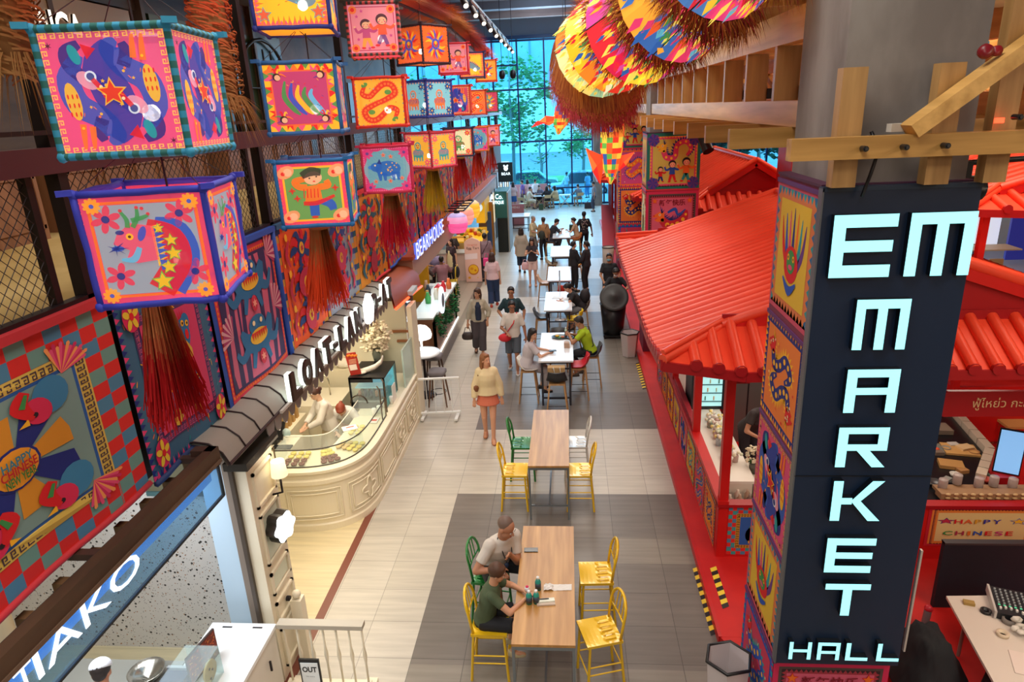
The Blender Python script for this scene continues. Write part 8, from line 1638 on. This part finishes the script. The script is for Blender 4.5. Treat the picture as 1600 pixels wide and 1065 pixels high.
    # top
    tc,sl=top[0],top[1]; tm=tc if not isinstance(tc,str) else mat(tc,.8); b=MB(); g=.020 if len(top)<3 else top[2]*(.85 if fem else .6); lo=-.05 if len(top)<4 else top[3]
    rings(b,[(at(lo),hipw+g+.012,.115+g+.015,X,fw),(at(.06),hipw+g-.005,.115+g,X,fw),(at(.16),(.130 if fem else .152)+g,.10+g,X,fw),(at(.30),(.152 if fem else .172)+g,.118+g,X,fw),(at(.40),W_+g*.9,.10+g,X,fw),(at(.455),W_*.72+g*.5,.075+g*.7,X,fw),(at(.51),.074,.070,X,fw)],tm)
    if fem:
        for sg in (-1,1):b.ell(at(.30)+fw*.085+X*sg*.07,(.06,.055,.06),tm,10,7)
    for i in (0,1):
        sg=-1 if i==0 else 1; a=sh[i]-X*sg*.025
        if sl<=0:continue
        e1=a.lerp(el[i],min(1,sl*2)); cap(b,a,a.lerp(el[i],.1),.062+g*.6,.060+g*.6,tm); b.tube(a,e1,.056+g*.5,tm,.050+g*.7,12)
        if sl>.5:e2=el[i].lerp(wr[i],(sl-.5)*2*.95); b.ell(el[i],.046+g*.7,tm,10,6); b.tube(el[i],e2,.046+g*.7,tm,.034+g*.6,12)
    nm='shirt' if not jacket else 'jacket'; fin(b,nm,.012 if vox<=.014 else .018,2)
    if jacket:b=MB(); rings(b,[(at(.0)+fw*.06,.09,.13,X,fw),(at(.2)+fw*.06,.09,.125,X,fw),(at(.36)+fw*.06,.09,.12,X,fw),(at(.46)+fw*.03,.05,.08,X,fw)],mat(jacket,.8)); fin(b,'inner_shirt',.012)
    if apron:b=MB(); rings(b,[(at(-.32)+fw*.05,.15,.12,X,fw),(at(.0)+fw*.03,.16,.125,X,fw),(at(.30)+fw*.03,.09,.115,X,fw),(at(.38)+fw*.03,.07,.10,X,fw)],mat(apron,.8)); fin(b,'apron',.014)
    # bottoms
    kd,bc,bl=bottom; bm_=mat(bc,.8); b=MB(); q=.0 if kd != 'wide' else .022
    if kd=='skirt':
        kk=(kn[0]+kn[1])/2; e=P.lerp(kk,bl); rings(b,[(at(.07),.150,.115,X,fw),(at(-.03),.182,.135,X,fw),(e,.225,.165 if hip>.8 else .20,X,(Yv if hip>.8 else fw))],bm_)
    else:
        rings(b,[(at(.08),hipw-.005,.115,X,fw),(at(-.02),hipw+.016,.130,X,fw),(at(-.10),hipw+.008,.122,X,fw)],bm_)
        for i in (0,1):
            l1=min(1,bl*2); e=hj[i].lerp(kn[i],l1); cap(b,hj[i],hj[i].lerp(kn[i],.2),.102,.098,bm_); b.tube(hj[i],e,.102+q,bm_,(.078+q)*1 if l1>=1 else .092,12)
            if bl>.5:e2=kn[i].lerp(an[i],(bl-.5)*2*.97); b.ell(kn[i],.074+q,bm_,10,7); b.tube(kn[i],e2,.074+q,bm_,.056+q*1.8,12)
    fin(b,{'skirt':'skirt','shorts':'shorts'}.get(kd,'trousers'),.012 if vox<=.014 else .018,2)
    # shoes
    for i in (0,1):
        sg=-1 if i==0 else 1; fd=Vector((sg*.08,1,0)).normalized(); a=an[i]; b=MB(); rings(b,[(a+Z*.0-fd*.03,.036,.040,X,fd),(a-Z*.045+fd*.0,.045,.07,X,fd),(a-Z*.085+fd*.045,.048,.125,X,fd),(a-Z*.084+fd*.045,.045,.12,X,fd)],mat(shoes,.6),12); b.ell(a-Z*.06+fd*.11,(.043,.055,.028),mat(shoes,.6),10,6); fin(b,'shoe',.010 if vox<=.01 else None,1)
    if lanyard:
        b=MB(); b.path([neck-fw*.075,neck-X*.075+sp*.01,at(.38)+fw*.135-X*.05,at(.24)+fw*.16,at(.38)+fw*.135+X*.05,neck+X*.075+sp*.01],.006,mat(lanyard,.6),5,closed=True); b.ell(at(.21)+fw*.17,(.03,.02,.035),mat('#1f3350',.5),8,6); fin(b,'lanyard')
    if strap:
        b=MB(); sg=strap[1]; pts=[sh[1 if sg>0 else 0]-X*sg*.07+sp*.03-fw*.13,sh[1 if sg>0 else 0]-X*sg*.07+sp*.075,at(.30)+fw*.158+X*sg*.03,at(.12)+fw*.145-X*sg*.10,at(.03)+fw*.09-X*sg*.19,at(.1)-fw*.12-X*sg*.10]; b.path(pts,.012,mat(strap[0],.6),5,closed=True); fin(b,'bag_strap')
    t['_s']=s; del t['_s']
    M=Matrix.Translation((x,y,z)) @ Matrix.Rotation(rz,4,'Z')
    return t,(lambda v:M @ (Vector(v)*s)),[Vector(p) for p in wr]
def hbag(label,p,c,sx=.14,sy=.07,sz=.18,name='handbag',hh=.14):
    b=MB(); p=Vector(p); n=12; b.loft([[(p.x+sx*k*cos(2*pi*i/n),p.y+sy*k*sin(2*pi*i/n),p.z-hh-z) for i in range(n)] for k,z in ((.7,0),(1,sz*.35),(1.05,sz*.8),(.85,sz))],mat(c,.5)); b.path([(p.x-sx*.6,p.y,p.z-hh),(p.x-sx*.3,p.y,p.z-.01),(p.x+sx*.3,p.y,p.z-.01),(p.x+sx*.6,p.y,p.z-hh)],.009,mat(c,.5),5); return solo(b,name,label,'bag')
N6=.0085
# the seated man and boy, nearest table
t,W,wr=person('seated man with shaved head in a white t-shirt leaning on the oak table',-.93,6.76,-2.5,1.84,False,'#b57f62',('buzz','#705a50'),('#cfc8bf',.34,.032),('shorts','#1e2026',.42),'#3a3a3c',hip=.70,lean=.42,feet=((-.20,.42),(.16,.36)),footz=(.23,.23),hands=((.02,.36,.98,'f'),(.16,.36,.86,'d')),look=(22,24),lanyard='#20242c',vox=N6,kneeout=.35,side=.0)
t,W,wr=person('seated boy in a dark green t-shirt with striped black shorts',-.96,5.9,-1.52,1.46,False,'#c99474',('curl','#4f3220'),('#47563c',.30,.026),('shorts','#1a1c22',.42),'#b8ac88',hip=.67,lean=.26,feet=((-.10,.30),(.12,.34)),footz=(.27,.27),hands=((-.06,.50,1.10,'f'),(.07,.50,1.08,'f')),look=(-8,20),vox=N6,kneeout=.2)
b=MB(); b.lathe([(0,0),(.022,0),(.028,.03),(.024,.055),(0,.055)],(-.50,5.96,.955),mat('#e8e4e8',.4),14); b.ell((-.50,5.96,1.01),(.02,.02,.016),mat('#d8305a',.4),8,5); solo(b,'toy_cup','small white and pink cup in the hands of the boy','cup')
# walking woman in skirt
t,W,wr=person('walking woman with long light brown hair, cream jumper and coral skirt',-1.52,11.35,pi+.1,1.66,True,'#d29a7c',('long','#8a5a38'),('#dcc9a0',.96,.045,.0),('skirt','#c86a50',.42),'#c88a68',feet=((-.07,.16),(.08,-.12)),footz=(0,.02),hands=((-.27,.05,.80,'d'),(.26,.10,.82,'d')),look=(38,-4),vox=.0105)
b=MB(); c=W((.20,-.02,1.08)); b.ell(c,(.07,.15,.12),mat('#7a4a2c',.5),12,8); b.path([W((.16,.0,1.16)),W((.155,.08,1.34)),W((.14,.02,1.43)),W((.15,-.08,1.34)),W((.17,-.06,1.16))],.013,mat('#7a4a2c',.5),5); solo(b,'shoulder_bag','brown leather shoulder bag of the woman in the cream jumper','bag')
t,W,wr=person('woman in open beige cardigan, navy top and loose dark brown trousers',-2.26,16.0,pi+.15,1.67,True,'#c89474',('bob','#4a3226'),('#b5ac98',.85,.032),('wide','#4a4246',.93),'#6a4c3c',feet=((-.06,.20),(.10,-.14)),footz=(0,.03),hands=((-.22,.08,.90,'d'),(.29,.06,.80,'d')),look=(-30,5),vox=.0105,jacket='#1f2c44')
hbag('dark handbag carried by the woman in the beige cardigan',W((.30,.08,.76)),'#3a2e2c')
t,W,wr=person('man in dark teal t-shirt with a white strap behind the man in white',-1.42,15.95,pi,1.74,False,'#b98464',('short','#1a1616'),('#1d3a42',.42,.03),('shorts','#3a4048',.5),'#d8d8d8',hands=((-.27,.06,.85,'d'),(.20,.20,.98,'f')),look=(0,6),vox=.0115,glasses=True,strap=('#e8e8ea',1))
t,W,wr=person('man with glasses in a white t-shirt and grey shorts with a red cross body bag',-1.31,14.75,pi,1.70,False,'#a8745a',('short','#1a1616'),('#d8d2ca',.42,.035),('shorts','#4c5560',.48),'#dcdcdc',feet=((-.09,.16),(.10,-.16)),footz=(0,.04),hands=((-.30,.06,.84,'d'),(.10,.26,1.02,'f')),look=(8,10),vox=.0105,glasses=True,strap=('#d82430',-1))
b=MB(); b.ell(W((.17,.20,.90)),(.15,.07,.10),mat('#d82434',.6),14,8); solo(b,'cross_body_bag','red padded cross body bag of the man in the white t-shirt','bag')
t,W,wr=person('seated woman in light grey short sleeved outfit looking toward us at the white table',-.92,13.15,-1.35,1.64,True,'#d4a488',('bob','#1c1616'),('#c4bec4',.36,.03),('trousers','#b4aeb4',.92),'#24242a',hip=.80,lean=.24,feet=((-.10,.34),(.10,.38)),footz=(.18,.16),hands=((-.10,.48,1.06,'f'),(.10,.46,1.06,'f')),look=(-62,12),vox=.0105)
b=MB(); b.box((-.37,13.22,1.05),(.15,.08,.012),BLKP,rz=.2); solo(b,'mobile_phone','black phone held by the seated woman in light grey','phone')
t,W,wr=person('seated man with glasses in a lime t-shirt and black bib at the white table',.42,13.95,1.45,1.70,False,'#b08062',('short','#2a2624'),('#a8c820',.32,.03),('trousers','#1c1e24',.9),'#5a5048',hip=.80,lean=.34,feet=((-.12,.30),(.12,.20)),footz=(.22,.2),hands=((-.05,.44,1.14,'f'),(.08,.42,1.12,'f')),look=(10,28),vox=.0115,glasses=True,strap=('#1c1e24',1))
t,W,wr=person('seated woman in black with a backpack bending over papers on the white table',.30,17.35,1.75,1.62,True,'#c8957a',('pony','#1a1618'),('#1e1e24',.30,.02),('trousers','#77787c',.9),'#3a3634',hip=.80,lean=.62,feet=((-.10,.28),(.10,.22)),footz=(.2,.2),hands=((-.10,.58,1.05,'f'),(.12,.50,1.05,'f')),look=(0,38),vox=.013)
b=MB(); b.ell(W((.0,-.10,1.12)),(.14,.12,.2),mat('#26242a',.7),12,8); solo(b,'backpack','black backpack on the back of the woman bending over papers','bag')
def stand(label,x,y,rz,**k):
    k.setdefault('vox',.014); return person(label,x,y,rz,**k)
stand('woman in black with a white face mask standing left of the pair',.14,21.9,-1.0,h=1.62,skin='#c89a80',hair=('bun','#161418'),top=('#1c1c22',.95,.03),bottom=('trousers','#1c1c22',.95),hands=((-.14,.24,1.0,'f'),(.12,.26,.98,'f')),mask='#dde4ea')
stand('woman in black uniform facing the masked woman, right of the pair',.55,21.8,1.1,h=1.64,skin='#c89a80',hair=('pony','#161418'),top=('#1e1e26',.95,.03),bottom=('trousers','#1a1a20',.95),hands=((-.14,.24,1.0,'f'),(.12,.26,.98,'f')))
stand('cleaner in black polo with a blue face mask behind the wheeled bin',1.15,19.6,pi-.1,h=1.72,fem=False,skin='#b88868',hair=('short','#161416'),top=('#1c2228',.38,.03),bottom=('trousers','#16181c',1),hands=((-.24,.10,.9,'d'),(.14,.28,.95,'f')),mask='#6fb4c4')
stand('cleaner with cap in black pushing the wheeled bin and holding its lid',1.22,18.0,pi+.05,h=1.66,fem=False,skin='#b88868',hair=('short','#141416'),top=('#1a1c22',.42,.035),bottom=('trousers','#1a1214',1),lean=.12,hands=((-.22,.42,1.16,'f'),(.22,.42,1.16,'f')),look=(0,30),mask='#d8dce0')
stand('woman seen from behind in pale pink top and wide navy trousers',-2.35,20.3,.05,h=1.66,skin='#c8957a',hair=('bob','#3a201c'),top=('#d8b8bc',.42,.035),bottom=('wide','#1f3358',.97),shoes='#b8402c',feet=((-.08,-.10),(.09,.16)))
t,W,wr=stand('man from behind in mauve shirt with dark suspenders',-2.95,23.6,.1,h=1.74,fem=False,skin='#a87a60',hair=('short','#161416'),top=('#8a7480',.40,.03),bottom=('trousers','#3a3844',1),strap=('#4a2830',1))
b=MB(); b.b2((-2.95,22.9,.70),(-2.75,23.1,.95),mat('#e0408a',.6)); b.path([(-2.93,23,.95),(-2.9,23.1,1.1),(-2.8,23.1,1.1),(-2.77,23,.95)],.01,mat('#e0408a',.6)); solo(b,'shopping_bag','bright pink shopping bag held by the man with suspenders','bag')
t,W,wr=stand('young woman in dark top and pale pink shorts holding up a phone',-1.25,22.75,pi,h=1.62,skin='#d0a088',hair=('long','#241a1c'),top=('#33303a',.2,.015),bottom=('shorts','#e0c4c0',.40),shoes='#d8b09a',hands=((-.08,.28,1.28,'u'),(.08,.28,1.28,'u')),look=(0,22))
b=MB(); b.box(W((0,.34,1.36)),(.08,.02,.15),BLKP); solo(b,'mobile_phone','phone held up by the young woman in pink shorts','phone'); hbag('pale pink tote hanging beside the young woman in pink shorts',W((.26,.1,1.0)),'#dcb4bc',.12,.05,.26,'tote_bag',.1)
stand('woman from behind in a loose beige grey long top and dark blue skirt',-1.75,24.8,.1,h=1.62,skin='#d0a088',hair=('bob','#2a1c18'),top=('#a8a094',.7,.06,-.30),bottom=('wide','#1c2a44',.8),shoes='#22222a',feet=((-.09,.14),(.09,-.10)))
stand('older man with glasses in a cream short sleeved shirt',-1.45,27.4,-1.9,h=1.68,fem=False,skin='#c09078',hair=('buzz','#8a8480'),top=('#cdbf9c',.42,.035),bottom=('trousers','#8a8078',1),hands=((-.14,.30,1.05,'f'),(.14,.30,1.05,'f')),look=(0,18))
t,W,wr=stand('person from behind in a tan shirt with a bag across the back',-1.0,27.0,.4,h=1.66,fem=False,skin='#c09078',hair=('short','#2c201c'),top=('#a8825c',.7,.04),bottom=('trousers','#1f1f26',1),strap=('#4a3026',1))
b=MB(); b.ell(W((-.16,-.20,1.05)),(.14,.08,.18),mat('#2c3430',.7),12,8); solo(b,'satchel','dark satchel on the back of the person in tan','bag')
t,W,wr=stand('man from behind in a black patterned t-shirt and black trousers',.62,27.9,.1,h=1.76,fem=False,skin='#8a6450',hair=('short','#161416'),top=('#1c1a20',.44,.035),bottom=('trousers','#15161c',.97),shoes='#c8c0a8',feet=((-.14,-.05),(.14,.08)),hands=((-.30,.05,.86,'d'),(.32,.0,.80,'d')))
b=MB(); r=random.Random(3)
for i in range(26):p=W((r.uniform(-.13,.13),-.155,r.uniform(1.0,1.36))); b.ell(p,(.018,.012,.022),mat(r.choice(['#b8a8a0','#8a6a70','#c8b8a8']),.8),6,4)
pr=b.build('shirt_print'); pr.parent=t; pr.matrix_parent_inverse=Matrix.Identity(4)
Mi=(Matrix.Translation(t.location) @ Matrix.Rotation(t.rotation_euler.z,4,'Z')).inverted(); pr.data.transform(Mi)
person('man in black leaning over the last white table on the left',-.78,27.3,-1.2,1.74,False,'#c09078',('short','#161416'),('#23262e',.42,.03),('trousers','#50505a',.95),'#222222',hip=.82,lean=.50,feet=((-.10,.25),(.12,.30)),footz=(.2,.2),hands=((-.08,.50,1.08,'f'),(.10,.48,1.08,'f')),look=(0,30),vox=.016)
person('woman in a beige top and dusty red skirt at the last white table',.34,27.6,1.4,1.60,True,'#d0a088',('bun','#2a1c1a'),('#b89c80',.3,.02),('skirt','#9a4448',.8),'#d8d8d8',hip=.82,lean=.25,feet=((-.08,.3),(.10,.34)),footz=(.25,.25),hands=((-.08,.40,1.1,'f'),(.10,.38,1.12,'f')),look=(0,15),vox=.016)
# cafe and bakery staff and customers
person('customer from behind in a mauve pink shirt sitting at the dark cafe table',-4.15,21.6,.25,1.70,False,'#9a6e54',('short','#161416'),('#a87c8c',.45,.035),('trousers','#33343c',.9),'#222222',hip=.56,lean=.15,feet=((-.12,.35),(.12,.35)),hands=((-.14,.40,.80,'f'),(.14,.38,.80,'f')),vox=.015)
person('customer in a white cap and dark striped top at the dark cafe table',-4.75,21.3,-.3,1.66,True,'#c8957a',('cap','#2a201e'),('#4a3c40',.5,.03),('trousers','#33343c',.9),'#222222',hip=.56,lean=.25,feet=((-.12,.35),(.12,.35)),hands=((-.14,.40,.80,'f'),(.14,.38,.80,'f')),vox=.015)
person('customer in a lilac shirt facing us across the cafe table',-4.7,23.2,pi+.3,1.66,False,'#c8957a',('short','#1a1818'),('#9c94c4',.45,.03),('trousers','#33343c',.9),'#222222',hip=.56,lean=.2,feet=((-.12,.35),(.12,.35)),hands=((-.14,.40,.80,'f'),(.14,.38,.80,'f')),vox=.016)
stand('server with long dark hair, pink scarf and cream apron at the cafe',-4.05,22.95,2.6,h=1.64,skin='#d8a890',hair=('long','#201818'),top=('#3a2c38',.3,.02),bottom=('trousers','#33303a',1),apron='#e8dcb0')
stand('shop worker in a pink cap behind the pale pink counter',-4.3,24.9,pi,h=1.62,skin='#c89a80',hair=('bun','#2a2020'),top=('#4a4448',.5,.02),bottom=('trousers','#33303a',1),lean=.3,apron='#d8a8a0')
person('baker in a white blouse with dark hair tied back, packing at the work table',-4.06,10.12,2.3,1.60,True,'#d8ac90',('bun','#4a2a22'),('#e6e0d8',.95,.035),('skirt','#c8b898',1.0),'#33302e',lean=.22,feet=((-.09,0),(.09,0)),hands=((-.05,.42,1.05,'f'),(.10,.40,1.05,'f')),look=(10,32),vox=.0105)
person('baker with red brown hair bending down behind the counter',-3.84,10.52,3.24,1.62,True,'#d8ac90',('pony','#8a3a22'),('#e2e0de',.95,.035),('skirt','#c8b898',1.0),'#33302e',hip=.86,lean=.95,feet=((-.09,0),(.09,0)),hands=((-.12,.55,.85,'f'),(.12,.55,.85,'f')),look=(0,60),vox=.0115)
person('cook with white cap and striped white top at the bottom left stall',-3.87,3.98,.4,1.56,False,'#c08a6c',('cap','#2a2220'),('#cfcfd2',.6,.04),('trousers','#2a3044',1),'#222222',lean=.45,hands=((-.12,.46,1.02,'f'),(.14,.46,1.02,'f')),look=(0,35),vox=.012,apron='#27304a')
person('kiosk worker with black hair bent over inside the red kiosk',2.72,9.75,pi+.35,1.60,True,'#c08a6c',('short','#141214'),('#3a3234',.3,.02),('trousers','#33343c',1),'#222222',z=.1,lean=.65,hands=((-.10,.50,1.0,'f'),(.12,.50,1.0,'f')),look=(0,45),vox=.013)
# distant visitors near the window
FAR=[('visitor with long hair and blue skirt standing far left',-3.25,41.0,.2,True,'#c8b0b4','#2a60a8','skirt','long'),('visitor in purple top standing second from far left',-2.75,42.0,1.5,True,'#7a5aa0','#3a2c48','trousers','short'),('visitor in a pale pink dress standing between the purple top and the table',-2.45,42.1,.5,True,'#e0b8c0','#d8b0b8','skirt','bob'),('tall visitor in a white shirt standing by the pink board',-2.0,42.3,-.3,False,'#e4e8ee','#2c3040','trousers','short'),
       ('grey clothed person standing at the right beside the red kiosk',1.45,39.6,1.7,False,'#8a8a94','#3a4258','trousers','short'),('person in pale blue walking outside beyond the glass',1.3,46.5,.6,True,'#9ac8e8','#5a90c0','trousers','short'),('person in white walking outside near the silver car',-.1,47.0,-.8,True,'#e4f0f4','#9ab8c8','trousers','short')]
for lb,x,y,a,fem,c1,c2,kd,hr in FAR:person(lb,x,y,a,1.66,fem,'#c89a80',(hr,'#241c1c'),(c1,.45,.03),(kd,c2,.9),'#2a2a30',vox=.022,look=(0,15),z=-.08 if y>43 else 0)
for lb,x,y,a,c1,c2,hr in (('seated visitor in a pale cream dress at the left folding table',-2.4,41.4,-1.2,'#d8d0c0','#d8d0c0','short'),('seated visitor in black with the back to us',-1.25,41.3,.2,'#1e1e28','#1e1e28','long'),('seated visitor in dark green at the folding table',-1.0,42.2,1.3,'#1f3a38','#20202a','short'),('seated visitor with long hair and a beige coat between the tables',-.7,41.4,.9,'#b8a888','#8a8070','long'),('seated visitor in grey behind the left folding table',-1.75,42.35,pi,'#6a6a80','#303040','short'),('seated man in a grey blue shirt at the right folding table',.65,41.9,.5,'#6c8096','#8a8478','short')):
    person(lb,x,y,a,1.66,hr=='long','#c89a80',(hr,'#1e1818'),(c1,.5,.03),('trousers',c2,.7),'#2a2a30',hip=.57,lean=.2,feet=((-.12,.38),(.12,.36)),hands=((-.12,.36,.85,'f'),(.12,.36,.85,'f')),look=(0,20),vox=.022)
